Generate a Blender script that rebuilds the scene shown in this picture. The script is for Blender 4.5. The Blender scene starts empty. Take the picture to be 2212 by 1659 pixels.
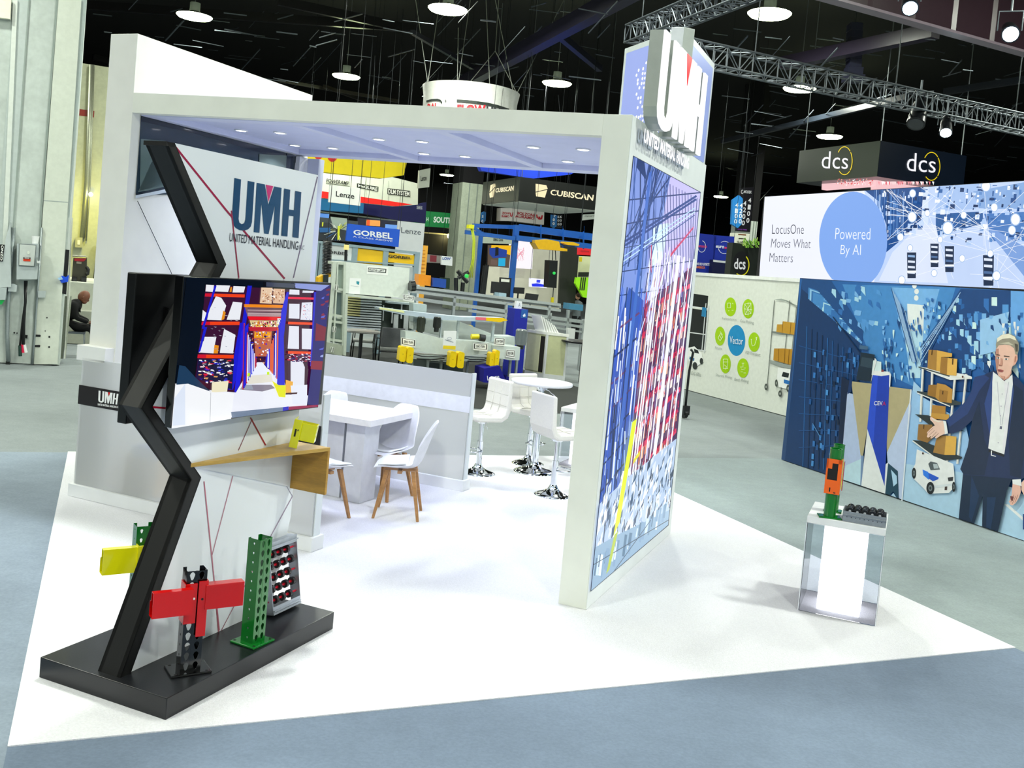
import bpy, bmesh, math, random
from mathutils import Vector, Matrix
R = random.Random(7)
SC = bpy.context.scene
COL = SC.collection
# ---------------------------------------------------------------- camera
IW, IH = 2212, 1659
FPX, PITCH, ROLL, YB, YH, CY, HC = 2067.55, .0442222, -.0894514, .398684, -.400296, -147.878, 2.24
_cp, _sp, _c, _s = math.cos(PITCH), math.sin(PITCH), math.cos(ROLL), math.sin(ROLL)
_f = Vector((0, _cp, -_sp)); _r = Vector((1, 0, 0)); _d = _f.cross(_r)
CR = _c*_r + _s*_d; CD = -_s*_r + _c*_d; CF = _f
EYE = Vector((0, 0, HC))
cam = bpy.data.cameras.new('camera'); co = bpy.data.objects.new('camera', cam); COL.objects.link(co)
cam.sensor_width = 36; cam.lens = FPX/IW*36; cam.shift_y = CY/IW; cam.clip_end = 300
m = Matrix((CR, -CD, -CF)).transposed().to_4x4(); m.translation = EYE; co.matrix_world = m
SC.camera = co
# ---------------------------------------------------------------- world, exposure
SC.view_settings.view_transform = 'Standard'; SC.view_settings.look = 'None'
SC.view_settings.gamma = 1; SC.view_settings.use_curve_mapping = False; SC.view_settings.exposure = EXPO = 0.0
cy = SC.cycles; cy.max_bounces = 5; cy.diffuse_bounces = 3; cy.glossy_bounces = 3; cy.transmission_bounces = 5; cy.transparent_max_bounces = 4
cy.caustics_reflective = False; cy.caustics_refractive = False; cy.sample_clamp_indirect = 6; cy.adaptive_threshold = .04
w = bpy.data.worlds.new('hall'); SC.world = w; w.use_nodes = True
w.node_tree.nodes['Background'].inputs[0].default_value = (.004, .005, .008, 1)
# ---------------------------------------------------------------- frames
def ray(x, y):
    return CR*((x-IW/2)/FPX) + CD*((y-IH/2-CY)/FPX) + CF
U = Vector((math.sin(YB), math.cos(YB), 0)); V = Vector((math.cos(YB), -math.sin(YB), 0))
HX = Vector((math.cos(YH), -math.sin(YH), 0)); HY = Vector((math.sin(YH), math.cos(YH), 0))
def zpt(x, y, z=0.0):
    r = ray(x, y); return EYE + r*((z-HC)/r.z)
CB = zpt(1265, 1318); CH = zpt(16, 1612)
MB_ = Matrix.Translation(CB) @ Matrix.Rotation(-YB, 4, 'Z')   # booth frame: x right, y away, z up
MH_ = Matrix.Translation(CH) @ Matrix.Rotation(-YH, 4, 'Z')   # hall frame
MI = Matrix()
def at(x, y, k, d):
    "pixel -> world point on the plane k=d (u,v: booth; X,Y: hall; z: height)"
    if k == 'z': return zpt(x, y, d)
    n, o = {'u': (U, CB), 'v': (V, CB), 'Y': (HY, CH), 'X': (HX, CH)}[k]
    r = ray(x, y); return EYE + r*((o+n*d-EYE).dot(n)/r.dot(n))
NRM = {'u': U, 'v': -V, 'Y': HY, 'X': HX, 'z': Vector((0, 0, 1))}       # away from the camera
# ---------------------------------------------------------------- colour, materials
def lin(h):
    if isinstance(h, tuple): return h
    h = h.lstrip('#'); o = []
    for i in (0, 2, 4):
        c = int(h[i:i+2], 16)/255; o.append(c/12.92 if c <= .04045 else ((c+.055)/1.055)**2.4)
    return (o[0], o[1], o[2], 1)
MATS = {}
def mat(kind):
    """one node material per finish; the colour of each surface comes from the mesh's own colour attribute,
    broken up by a little procedural noise"""
    if kind in MATS: return MATS[kind]
    mt = bpy.data.materials.new(kind); MATS[kind] = mt; mt.use_nodes = True
    nt = mt.node_tree; N = nt.nodes; L = nt.links; b = N['Principled BSDF']
    at_ = N.new('ShaderNodeAttribute'); at_.attribute_name = 'Col'
    P = dict(paint=(.55, 0, 4, .04, 0), matte=(.9, 0, 8, .06, 0), gloss=(.12, 0, 3, .02, 0), metal=(.32, .9, 30, .05, 0), chrome=(.06, 1, 5, 0, 0),
             steel=(.45, .75, 40, .08, 0), wood=(.42, 0, 0, 0, 0), carpet=(1, 0, 0, 0, .6), floor=(.85, 0, 0, 0, .15), leather=(.38, 0, 60, .03, .1),
             glow=(.3, 0, 0, 0, 0), glow2=(.3, 0, 0, 0, 0), glow4=(.3, 0, 0, 0, 0), lamp=(.3, 0, 0, 0, 0), screen=(.06, 0, 0, 0, 0), acrylic=(.04, 0, 0, 0, 0), frosted=(.3, 0, 0, 0, 0),
             satin=(.3, 0, 14, .05, .03), concrete=(.8, 0, 2.2, .10, .1), skin=(.5, 0, 12, .05, 0), cloth=(.95, 0, 40, .08, .3), mirrorwhite=(.08, 0, 2, .01, 0))[kind]
    rough, metal, ns, na, bump = P
    b.inputs['Roughness'].default_value = rough; b.inputs['Metallic'].default_value = metal
    src = at_.outputs['Color']
    tc = N.new('ShaderNodeTexCoord')
    def noise(scale, det=3, stretch=None):
        n = N.new('ShaderNodeTexNoise'); n.inputs['Scale'].default_value = scale; n.inputs['Detail'].default_value = det
        if stretch:
            mp = N.new('ShaderNodeMapping'); mp.inputs['Scale'].default_value = stretch
            L.new(tc.outputs['Object'], mp.inputs[0]); L.new(mp.outputs[0], n.inputs['Vector'])
        else: L.new(tc.outputs['Object'], n.inputs['Vector'])
        return n.outputs['Fac']
    def modul(src, fac, lo, hi):
        mr = N.new('ShaderNodeMapRange'); mr.inputs[1].default_value = .3; mr.inputs[2].default_value = .7
        mr.inputs[3].default_value = lo; mr.inputs[4].default_value = hi; L.new(fac, mr.inputs[0])
        mx = N.new('ShaderNodeVectorMath'); mx.operation = 'SCALE'; L.new(src, mx.inputs[0]); L.new(mr.outputs[0], mx.inputs['Scale'])
        return mx.outputs[0]
    if ns and na: src = modul(src, noise(ns), 1-na, 1+na*.6)
    if kind == 'wood': src = modul(modul(src, noise(3, 4, (1, 1, 9)), .72, 1.12), noise(30, 3, (1, 1, 6)), .9, 1.06)
    if kind == 'carpet': src = modul(modul(src, noise(90, 4), .93, 1.04), noise(1.3, 3), .965, 1.02)
    if kind == 'floor': src = modul(modul(modul(src, noise(.7, 5), .86, 1.08), noise(60, 4), .90, 1.07), noise(6, 4, (1, 1.3, 1)), .96, 1.05)
    if kind == 'concrete': src = modul(src, noise(11, 6), .92, 1.05)
    L.new(src, b.inputs['Base Color'])
    if bump:
        bp = N.new('ShaderNodeBump'); bp.inputs['Strength'].default_value = bump; bp.inputs['Distance'].default_value = .01
        L.new(noise(160 if kind != 'floor' else 70, 3), bp.inputs['Height']); L.new(bp.outputs[0], b.inputs['Normal'])
    E = dict(glow=1.0, glow2=2.2, glow4=6, lamp=34, screen=.95).get(kind)
    if E:
        L.new(src, b.inputs['Emission Color']); b.inputs['Emission Strength'].default_value = E
        if kind == 'screen': b.inputs['Coat Weight'].default_value = .0
        k = N.new('ShaderNodeVectorMath'); k.operation = 'SCALE'; k.inputs['Scale'].default_value = .05; L.new(src, k.inputs[0]); L.new(k.outputs[0], b.inputs['Base Color'])
    if kind == 'acrylic':
        b.inputs['Transmission Weight'].default_value = 1; b.inputs['IOR'].default_value = 1.15
    if kind == 'frosted':
        rf = N.new('ShaderNodeBsdfRefraction'); rf.inputs['Roughness'].default_value = .24; rf.inputs['IOR'].default_value = 1.03
        tl = N.new('ShaderNodeBsdfTranslucent'); df = N.new('ShaderNodeBsdfDiffuse'); m1 = N.new('ShaderNodeMixShader'); m2 = N.new('ShaderNodeMixShader')
        for q in (tl, df): L.new(src, q.inputs['Color'])
        L.new(df.outputs[0], m1.inputs[1]); L.new(tl.outputs[0], m1.inputs[2]); L.new(m1.outputs[0], m2.inputs[1]); L.new(rf.outputs[0], m2.inputs[2]); m2.inputs[0].default_value = .38; m1.inputs[0].default_value = .22
        L.new(m2.outputs[0], N['Material Output'].inputs['Surface'])
    if kind == 'frosted' and 0:
        b.inputs['Transmission Weight'].default_value = .72; b.inputs['IOR'].default_value = 1.04; b.inputs['Roughness'].default_value = .5; b.inputs['Specular IOR Level'].default_value = .2
    if kind == 'gloss': b.inputs['Coat Weight'].default_value = .4
    return mt
# ---------------------------------------------------------------- mesh builder
class M:
    def __init__(s, fr=MI, col='ffffff', kind='paint'):
        s.v = []; s.f = []; s.c = []; s.k = []; s.sm = []; s.fr = fr; s.col = col; s.kind = kind; s.lay = 0; s.scat = 0; s.n_ = 0
    def add(s, vs, fs, smooth=False, fr=None):
        b = len(s.v); fr = fr or s.fr
        s.v += [fr @ Vector(p) for p in vs]
        for f in fs:
            s.f.append([i+b for i in f]); s.c.append(lin(s.col)); s.k.append(s.kind); s.sm.append(smooth)
        return s
    def __call__(s, col=None, kind=None):
        if col: s.col = col
        if kind: s.kind = kind
        return s
    def box(s, x0, y0, z0, x1, y1, z1, fr=None):
        x0, x1 = sorted((x0, x1)); y0, y1 = sorted((y0, y1)); z0, z1 = sorted((z0, z1))
        return s.add([(x0,y0,z0),(x1,y0,z0),(x1,y1,z0),(x0,y1,z0),(x0,y0,z1),(x1,y0,z1),(x1,y1,z1),(x0,y1,z1)],
                     [(0,3,2,1),(4,5,6,7),(0,1,5,4),(1,2,6,5),(2,3,7,6),(3,0,4,7)], fr=fr)
    def hull8(s, a, b, fr=None):
        "solid between two equal rings of points"
        n = len(a); return s.add(list(a)+list(b), [list(range(n))[::-1], list(range(n, 2*n))]+[(i, (i+1) % n, n+(i+1) % n, n+i) for i in range(n)], fr=fr)
    def prism(s, pts, ax, a, b, fr=None):
        f = {'x': lambda p, t: (t, p[0], p[1]), 'y': lambda p, t: (p[0], t, p[1]), 'z': lambda p, t: (p[0], p[1], t)}[ax]
        return s.hull8([f(p, a) for p in pts], [f(p, b) for p in pts], fr=fr)
    def cyl(s, p, q, r, r2=None, n=14, cap=True, smooth=True, fr=None):
        p, q = Vector(p), Vector(q); r2 = r if r2 is None else r2
        d = (q-p).normalized(); a = d.orthogonal().normalized(); b = d.cross(a)
        ring = lambda c, rr: [c+a*(rr*math.cos(t))+b*(rr*math.sin(t)) for t in [2*math.pi*i/n for i in range(n)]]
        s.add(ring(p, r)+ring(q, r2), [(i, (i+1) % n, n+(i+1) % n, n+i) for i in range(n)], smooth, fr)
        if cap: s.add(ring(p, r)+ring(q, r2), [list(range(n))[::-1], list(range(n, 2*n))], False, fr)
        return s
    def tube(s, pts, r, n=8, fr=None, closed=False):
        pts = [Vector(p) for p in pts]; m_ = len(pts); vs = []
        prev = None
        for i, p in enumerate(pts):
            if closed: t = pts[(i+1) % m_]-pts[i-1]
            else: t = (pts[min(i+1, m_-1)]-pts[max(i-1, 0)])
            t.normalize()
            a = t.orthogonal() if prev is None else prev-t*prev.dot(t)
            a.normalize(); prev = a; b = t.cross(a)
            vs += [p+a*(r*math.cos(2*math.pi*k/n))+b*(r*math.sin(2*math.pi*k/n)) for k in range(n)]
        fs = []
        for i in range(m_ if closed else m_-1):
            j = (i+1) % m_
            fs += [(i*n+k, i*n+(k+1) % n, j*n+(k+1) % n, j*n+k) for k in range(n)]
        if not closed: fs += [list(range(n))[::-1], list(range((m_-1)*n, m_*n))]
        return s.add(vs, fs, n > 4, fr)
    def lathe(s, prof, c=(0, 0, 0), n=28, fr=None, smooth=True):
        vs = []; fs = []; m_ = len(prof)
        for (r, z) in prof: vs += [(c[0]+r*math.cos(2*math.pi*k/n), c[1]+r*math.sin(2*math.pi*k/n), c[2]+z) for k in range(n)]
        for i in range(m_-1): fs += [(i*n+k, i*n+(k+1) % n, (i+1)*n+(k+1) % n, (i+1)*n+k) for k in range(n)]
        s.add(vs, fs, smooth, fr)
        return s.add(vs, [list(range(n))[::-1], list(range((m_-1)*n, m_*n))], False, fr)
    def ball(s, c, rx, ry=None, rz=None, n=16, k=10, fr=None):
        ry = ry or rx; rz = rz or rx; vs = []; fs = []
        for i in range(k+1):
            a = math.pi*(i/k)-math.pi/2; rr = max(math.cos(a), .02)
            vs += [(c[0]+rx*rr*math.cos(2*math.pi*j/n), c[1]+ry*rr*math.sin(2*math.pi*j/n), c[2]+rz*math.sin(a)) for j in range(n)]
        for i in range(k): fs += [(i*n+j, i*n+(j+1) % n, (i+1)*n+(j+1) % n, (i+1)*n+j) for j in range(n)]
        return s.add(vs, fs, True, fr)
    def grid(s, rows, smooth=True, fr=None):
        n = len(rows[0]); vs = [p for r in rows for p in r]
        return s.add(vs, [(i*n+j, i*n+j+1, (i+1)*n+j+1, (i+1)*n+j) for i in range(len(rows)-1) for j in range(n-1)], smooth, fr)
    # ---- traced work: pixel outlines laid on a real plane
    def ext(s, k, d, px, t, col=None):
        "solid of depth t whose face is the outline px on plane k=d"
        if col: s.col = col
        a = [at(x, y, k, d) for x, y in px]; b = [p+NRM[k]*t for p in a]
        return s.hull8(a, b, fr=MI)
    def art(s, k, d, px, col=None, step=None):
        "flat printed shape on plane k=d, a hair proud of the one below"
        if col: s.col = col
        if s.scat: s.n_ += 1; l_ = s.lay+1+s.n_ % 6                    # scattered bits share six sheets
        else:
            if s.n_: s.lay += 7; s.n_ = 0
            s.lay += 1; l_ = s.lay
        e = (step or s.step)*l_
        s.add([at(x, y, k, d-e if k != 'v' else d+e) for x, y in px], [list(range(len(px)))], fr=MI); return s
    step = .0003
    def ell(s, k, d, cx, cy, rx, ry, col=None, n=24, tilt=0.0, ymax=None):
        p = []
        for i in range(n):
            t = 2*math.pi*i/n; x, y = rx*math.cos(t), ry*math.sin(t)
            yy = cy+y
            if ymax is not None: yy = min(yy, ymax(cx+x+tilt*y))
            p.append((cx+x+tilt*y, yy))
        return s.art(k, d, p, col)
    def ln(s, k, d, p, q, wpx, col=None):
        dx, dy = q[0]-p[0], q[1]-p[1]; l = math.hypot(dx, dy) or 1; nx, ny = -dy/l*wpx/2, dx/l*wpx/2
        return s.art(k, d, [(p[0]+nx, p[1]+ny), (q[0]+nx, q[1]+ny), (q[0]-nx, q[1]-ny), (p[0]-nx, p[1]-ny)], col)
    def text(s, k, d, txt, quad, col=None, bold=0, e=None):
        "lettering filling the pixel quad (top-left, top-right, bottom-right, bottom-left)"
        if col: s.col = col
        vs, fs = glyphs(txt, bold); s.lay += 1+(7 if s.n_ else 0); s.n_ = 0; e = s.step*s.lay if e is None else e
        tl, tr, br, bl = quad
        def q(a, b):
            x = (bl[0]*(1-a)+br[0]*a)*(1-b)+(tl[0]*(1-a)+tr[0]*a)*b; y = (bl[1]*(1-a)+br[1]*a)*(1-b)+(tl[1]*(1-a)+tr[1]*a)*b
            return at(x, y, k, d-e if k != 'v' else d+e)
        s.add([q(a, b) for a, b in vs], fs, fr=MI); return s
    def clut(s, k, d, quad, n, cols, wr, hr, rng=R, ang=0.0):
        "n small rectangles scattered over the pixel quad"
        tl, tr, br, bl = quad
        for _ in range(n):
            a, b = rng.random(), rng.random(); w_, h_ = rng.uniform(*wr), rng.uniform(*hr)
            x = (tl[0]*(1-a)+tr[0]*a)*(1-b)+(bl[0]*(1-a)+br[0]*a)*b; y = (tl[1]*(1-a)+tr[1]*a)*(1-b)+(bl[1]*(1-a)+br[1]*a)*b
            lean = -.09*h_
            x0, x1 = min(tl[0], bl[0]), max(tr[0], br[0])
            if x+w_ > x1: x = x1-w_
            s.art(k, d, [(x, y), (x+w_, y+ang*w_), (x+w_+lean, y+h_+ang*w_), (x+lean, y+h_)], rng.choice(cols))
        return s
    def build(s, name, parent=None, bevel=0, solid=0, sub=0, kind=None):
        me = bpy.data.meshes.new(name)
        if parent is not None: inv = WM[parent].inverted(); vs = [inv @ p for p in s.v]; loc = None
        else:
            xs = [p.x for p in s.v]; ys = [p.y for p in s.v]; zs = [p.z for p in s.v]
            loc = Vector(((min(xs)+max(xs))/2, (min(ys)+max(ys))/2, min(zs))); vs = [p-loc for p in s.v]
        me.from_pydata([tuple(p) for p in vs], [], s.f)
        ks = []
        for k in s.k:
            if k not in ks: ks.append(k)
        for k in ks: me.materials.append(mat(k))
        me.polygons.foreach_set('material_index', [ks.index(k) for k in s.k])
        me.polygons.foreach_set('use_smooth', s.sm)
        ca = me.color_attributes.new('Col', 'FLOAT_COLOR', 'CORNER'); buf = []
        for f, c in zip(s.f, s.c): buf += list(c)*len(f)
        ca.data.foreach_set('color', buf)
        me.update()
        o = bpy.data.objects.new(name, me); COL.objects.link(o)
        if parent is not None: o.parent = parent; WM[o] = WM[parent].copy()
        else: o.location = loc; WM[o] = Matrix.Translation(loc)
        if solid: md = o.modifiers.new('solid', 'SOLIDIFY'); md.thickness = solid; md.offset = 0
        if sub: md = o.modifiers.new('sub', 'SUBSURF'); md.levels = sub; md.render_levels = sub
        if bevel: md = o.modifiers.new('bev', 'BEVEL'); md.width = bevel; md.segments = 2; md.limit_method = 'ANGLE'; md.angle_limit = .7
        if kind: o['kind'] = kind
        return o
WM = {}
GL = {}
def glyphs(txt, bold=0):
    if (txt, bold) in GL: return GL[(txt, bold)]
    cu = bpy.data.curves.new('g', 'FONT'); cu.body = txt; cu.size = 1; cu.offset = bold; cu.resolution_u = 3
    ob = bpy.data.objects.new('g', cu); COL.objects.link(ob)
    dg = bpy.context.evaluated_depsgraph_get(); me = bpy.data.meshes.new_from_object(ob.evaluated_get(dg))
    vs = [(v.co.x, v.co.y) for v in me.vertices]; fs = [list(p.vertices) for p in me.polygons]
    bpy.data.objects.remove(ob); bpy.data.curves.remove(cu); bpy.data.meshes.remove(me)
    x0 = min(v[0] for v in vs); x1 = max(v[0] for v in vs); y0 = min(v[1] for v in vs); y1 = max(v[1] for v in vs)
    GL[(txt, bold)] = ([((a-x0)/max(x1-x0, 1e-6), (b-y0)/max(y1-y0, 1e-6)) for a, b in vs], fs)
    return GL[(txt, bold)]
def tag(o, label, cat, group=None, kind=None):
    if label: o['label'] = label
    if cat: o['category'] = cat
    if group: o['group'] = group
    if kind: o['kind'] = kind
    return o
def thing(name, label, cat, fr, loc=(0, 0, 0), rz=0, group=None):
    o = bpy.data.objects.new(name, None); COL.objects.link(o); o.empty_display_size = .1
    mw = fr @ Matrix.Translation(Vector(loc)) @ Matrix.Rotation(rz, 4, 'Z'); o.matrix_world = mw; WM[o] = mw.copy()
    return tag(o, label, cat, group)
def base(k, d, px, dz=None):
    "empty position: the traced points' centre, dropped to the lowest"
    ps = [at(x, y, k, d) for x, y in px]; c = sum(ps, Vector())/len(ps); c.z = min(p.z for p in ps) if dz is None else dz
    return c
def thingw(name, label, cat, w, group=None):
    return thing(name, label, cat, MI, w, 0, group)
def dup(root, fr, loc, rz, label, group=None):
    r = root.copy(); COL.objects.link(r); mw = fr @ Matrix.Translation(Vector(loc)) @ Matrix.Rotation(rz, 4, 'Z'); r.matrix_world = mw; WM[r] = mw
    r['label'] = label
    if group: r['group'] = group
    def rec(src, dst):
        for ch in list(src.children):
            c = ch.copy(); COL.objects.link(c); c.parent = dst; rec(ch, c)
    rec(root, r); return r
E_ = None
# ---------------------------------------------------------------- hall lamps (a regular lattice of high-bay lamps)
def area(name, loc, size, power, col=(1, 1, 1), rot=(0, 0, 0), fr=MI, spread=None, shape='DISK'):
    l = bpy.data.lights.new(name, 'AREA'); l.shape = shape; l.size = size; l.energy = power; l.color = col
    if spread: l.spread = spread
    o = bpy.data.objects.new(name, l); COL.objects.link(o)
    o.matrix_world = fr @ Matrix.Translation(Vector(loc)) @ Matrix.Rotation(rot[0], 4, 'X') @ Matrix.Rotation(rot[1], 4, 'Y'); return o
LAMPZ = 9.5
HALLP = 455
def proj(p):
    rel = p-EYE; dep = rel.dot(CF)
    if dep <= .1: return None
    return (IW/2+FPX*rel.dot(CR)/dep, IH/2+CY+FPX*rel.dot(CD)/dep)
lampspots = []
for px in ((420, 35), (967, 20), (748, 165), (1203, 180), (1662, 30), (1727, 192), (1792, 295), (1557, 425), (965, 378), (970, 408), (970, 440)):   # the lamps in view
    q = MH_.inverted() @ zpt(*px, LAMPZ)
    if q.y < 72: lampspots.append((q.x, q.y, True))
for i in range(-3, 7):
    for j in range(-3, 10):                                          # and the rest of the same lattice, overhead and hidden
        if (i+j) % 2: continue
        x, y = 2.2+i*6.6, 4.2+j*6.0; s = proj(MH_ @ Vector((x, y, LAMPZ)))
        if s and -60 < s[0] < 2270 and -60 < s[1] < 560 and not (300 < s[0] < 1340 and 240 < s[1] < 345): continue
        if x > 26 or y > 44 or x < -12: continue
        lampspots.append((x, y, abs(x) < 22 and y < 30))
first = None
for n, (x, y, show) in enumerate(lampspots):
    if show:
        if first is None:
            t = thing('high_bay_lamp', 'x', 'ceiling lamp', MH_, (x, y, LAMPZ), 0, 'high-bay lamps under the roof')
            b = M(WM[t], '30343a', 'paint'); b.cyl((0, 0, .12), (0, 0, .42), .16); b.cyl((0, 0, .02), (0, 0, .14), .42, .18, 20); b.build('housing', t)
            b = M(WM[t], 'f0ffc4', 'lamp'); b.cyl((0, 0, -.05), (0, 0, .01), .50, .56, 20); b.build('lens', t)  # lens widened and tinted yellow-green to take in the lamp's glare
            b = M(WM[t], '8a8f95', 'steel'); b.cyl((0, 0, .4), (0, 0, 3.09), .012, n=6); b.build('hanger', t)
            first = t; o = t
        else: o = dup(first, MH_, (x, y, LAMPZ), 0, 'x')
        o['label'] = 'glowing round high-bay lamp hanging from the black roof, one of the regular lattice of them'
    area('hall_lamp_light', (x, y, LAMPZ-.06), .8, HALLP, (.97, 1, .95), fr=MH_)
# ---------------------------------------------------------------- floor, roof, far walls
def struct(name, b, **k): o = b.build(name, **k); o['kind'] = 'structure'; return o
b = M(MH_, '80888a', 'floor'); b.box(-30, -14, -.05, 60, 75, -.012); struct('floor', b)
b = M(MH_, '7d8b98', 'floor'); b.box(-8, 6.19, -.012, 60, 6.2, -.0115); b('828f9e').box(-8, -12, -.012, .0, 6.19, -.004); b('6c7b90').box(0, -12, -.012, 6.13, 0, -.004)
b('8a9698').box(6.13, -12, -.012, 16, 6.19, -.006); struct('floor_aisle_carpet', b)
b = M(MH_, '010102', 'matte'); b.box(-30, -14, 12.6, 60, 75, 12.7); struct('ceiling', b)
for nm, c in (('wall_back', (-30, 74, 0, 60, 74.2, 12.6)), ('wall_right', (59.8, -14, 0, 60, 75, 12.6)), ('wall_left', (-30, -14, 0, -29.8, 75, 12.6)), ('wall_front', (-30, -14.2, 0, 60, -14, 12.6))):
    b = M(MH_, '050507' if nm != 'wall_front' else '8b8f92', 'matte'); b.box(*c); struct(nm, b)
# roof steel: traced at its height, running with the hall grid
def steel(name, label, cat, segs, z, w_, h_, col='14151c', group=None):
    b = M(MI, col, 'satin')
    for (p, q) in segs:
        a, c = zpt(*p, z), zpt(*q, z); d = (c-a).normalized(); s = Vector((-d.y, d.x, 0))*w_/2; up = Vector((0, 0, h_))
        b.hull8([a-s, a+s, a+s+up, a-s+up], [c-s, c+s, c+s+up, c-s+up], fr=MI)
    return tag(b.build(name), label, cat, group)
b = M(MI, '47343c', 'satin')
a, c = zpt(1560, -62, 7.6), zpt(2290, 140, 7.6)
d = (c-a).normalized(); s = Vector((-d.y, d.x, 0)); zz = Vector((0, 0, 1))
def bar(b, a, c, w_, h_, z0=0):
    d = (c-a).normalized(); s = Vector((-d.y, d.x, 0))*w_/2; u0 = Vector((0, 0, z0)); u1 = Vector((0, 0, z0+h_))
    b.hull8([a-s+u0, a+s+u0, a+s+u1, a-s+u1], [c-s+u0, c+s+u0, c+s+u1, c-s+u1], fr=MI)
b('8d7f8a').fr = MI; bar(b, a, c, .26, .05); b('3c2a33'); bar(b, a, c, .03, 1.25, .05); b('6a5d6a'); bar(b, a, c, .26, .05, 1.3)
for i in range(9):
    q = a.lerp(c, i/8); b('4a3840').box(-.09, -.02, .05, .09, .02, 1.3, fr=Matrix.Translation(q))
tag(b.build('roof_girder'), 'deep maroon steel girder crossing the top right corner of the roof', 'girder')
steel('roof_beam', 'dark purple steel beam running up from the drum sign to the top of the frame', 'beam', [((975, 205), (1420, -30))], 9.2, .35, .45, '2b2840')
steel('roof_beam', 'violet-grey roof beam under the maroon girder, behind the hanging speaker tower', 'beam', [((1690, 150), (2020, 82))], 9.0, .3, .35, '352e3f')
steel('roof_beam', 'long grey roof beam slanting up from the lit sign to the truss', 'beam', [((1560, 310), (1960, 215)), ((2040, 205), (2260, 172))], 8.6, .14, .18, '20262e')
steel('roof_brace', 'slanting steel brace right of the high lamp over the drum sign', 'brace', [((890, 74), (1020, 150))], 9.4, .14, .14, '3a3b44')
steel('roof_brace', 'slanting brace hanging down from the dark purple roof beam', 'brace', [((1210, 85), (1295, 155))], 9.4, .2, .2, '2a2c3e')
steel('roof_beam', 'thin pale-edged beam behind the upper left edge of the booth roof', 'beam', [((600, 177), (860, 222)), ((700, 190), (790, 222))], 9.4, .12, .14, '3d3a34')
steel('roof_beam', 'long dark beam crossing under the left-hand lamps', 'beam', [((190, 20), (900, 70)), ((200, 130), (700, 250)), ((600, 11), (900, 75))], 10.5, .16, .3, '1d1c20')
hl_ = lambda p: (lambda q: -29 < q.x < 59 and -13 < q.y < 73)(MH_.inverted() @ p)
RR = random.Random(3)
b = M(MI, '6f7780', 'steel')
for (x0, y0, x1, y1, nn) in ((200, 20, 700, 200, 60), (700, 10, 1330, 210, 55), (1540, 60, 2212, 260, 60), (1520, 250, 1720, 400, 34), (1950, 240, 2212, 380, 26), (900, 370, 1040, 470, 16), (1180, 440, 1290, 520, 16), (1510, 400, 1700, 470, 14)):
    for i in range(nn):
        x, y = RR.uniform(x0, x1), RR.uniform(y0, y1); z = RR.choice((RR.uniform(9.8, 11.8), RR.uniform(8.6, 9.4)))
        l = RR.uniform(14, 70); a_ = RR.choice((.12, .12, .12, .2, -.28, -1.1))
        try:
            p, q = zpt(x, y, z), zpt(x+l, y+l*a_, z)
            if (q-p).length < 14 and hl_(p) and hl_(q): b.cyl(p, q, RR.uniform(.010, .026), n=4, cap=False, smooth=False)
        except Exception: pass
o = b.build('roof_ductwork'); o['kind'] = 'stuff'; tag(o, 'thin pipes, conduits and wires scattered under the black roof', 'pipes')
# ---------------------------------------------------------------- the white booth carpet
b = M(MH_, 'ececf3', 'carpet'); b.box(0, 0, -.012, 6.13, 6.2, .002)
tag(b.build('booth_carpet'), 'square white carpet under the whole booth', 'carpet')
# ---------------------------------------------------------------- booth structure
t = thing('booth_side_wall', 'tall white wall at the left of the booth with a dark picture panel on its inner face', 'wall panel', MB_, (-4.51, 0, 0))
b = M(MB_, 'eeeeea'); b.box(-4.66, 0, .002, -4.36, 2.52, 3.96); b.build('panel', t, bevel=.003)
b = M(MB_, '2a3a44', 'gloss'); b.step = .002
b.art('v', -4.355, [(305, 250), (640, 336), (636, 365), (628, 500), (600, 560), (400, 420), (293, 421)], '20323e')
b.art('v', -4.355, [(304, 262), (420, 288), (640, 352), (640, 336), (306, 251)], '16202c')
b.art('v', -4.355, [(304, 300), (355, 304), (560, 350), (618, 348), (616, 372), (470, 340), (330, 345), (298, 415), (362, 405), (355, 400), (302, 412)], '5c6f6c')
b.art('v', -4.355, [(560, 333), (620, 336), (618, 372), (560, 352)], '6c7a70')
b.art('v', -4.355, [(620, 331), (634, 334), (632, 372), (618, 370)], '101a2c')
b.art('v', -4.355, [(294, 418), (372, 400), (380, 404), (294, 424)], '12202a')
b.art('v', -4.355, [(293.5, 422), (380, 404), (382, 412), (293, 428)], 'c9d3dc')
b.ln('v', -4.355, (297, 434), (375, 600), 1.4, '1c1c20'); b.build('printed_graphic', t)
t = thing('booth_front_beam', 'long white beam spanning the front of the booth roof', 'beam', MB_, (-2.3, .06, 3.2))
b = M(MB_, 'eceee6')
zl = (3.301, 3.467); zr = (3.216, 3.362)
b.hull8([(-4.36, 0, zl[0]), (-4.36, .1, zl[0]), (-4.36, .1, zl[1]), (-4.36, 0, zl[1])], [(-.2, 0, zr[0]), (-.2, .1, zr[0]), (-.2, .1, zr[1]), (-.2, 0, zr[1])]); b.build('fascia', t)
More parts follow.
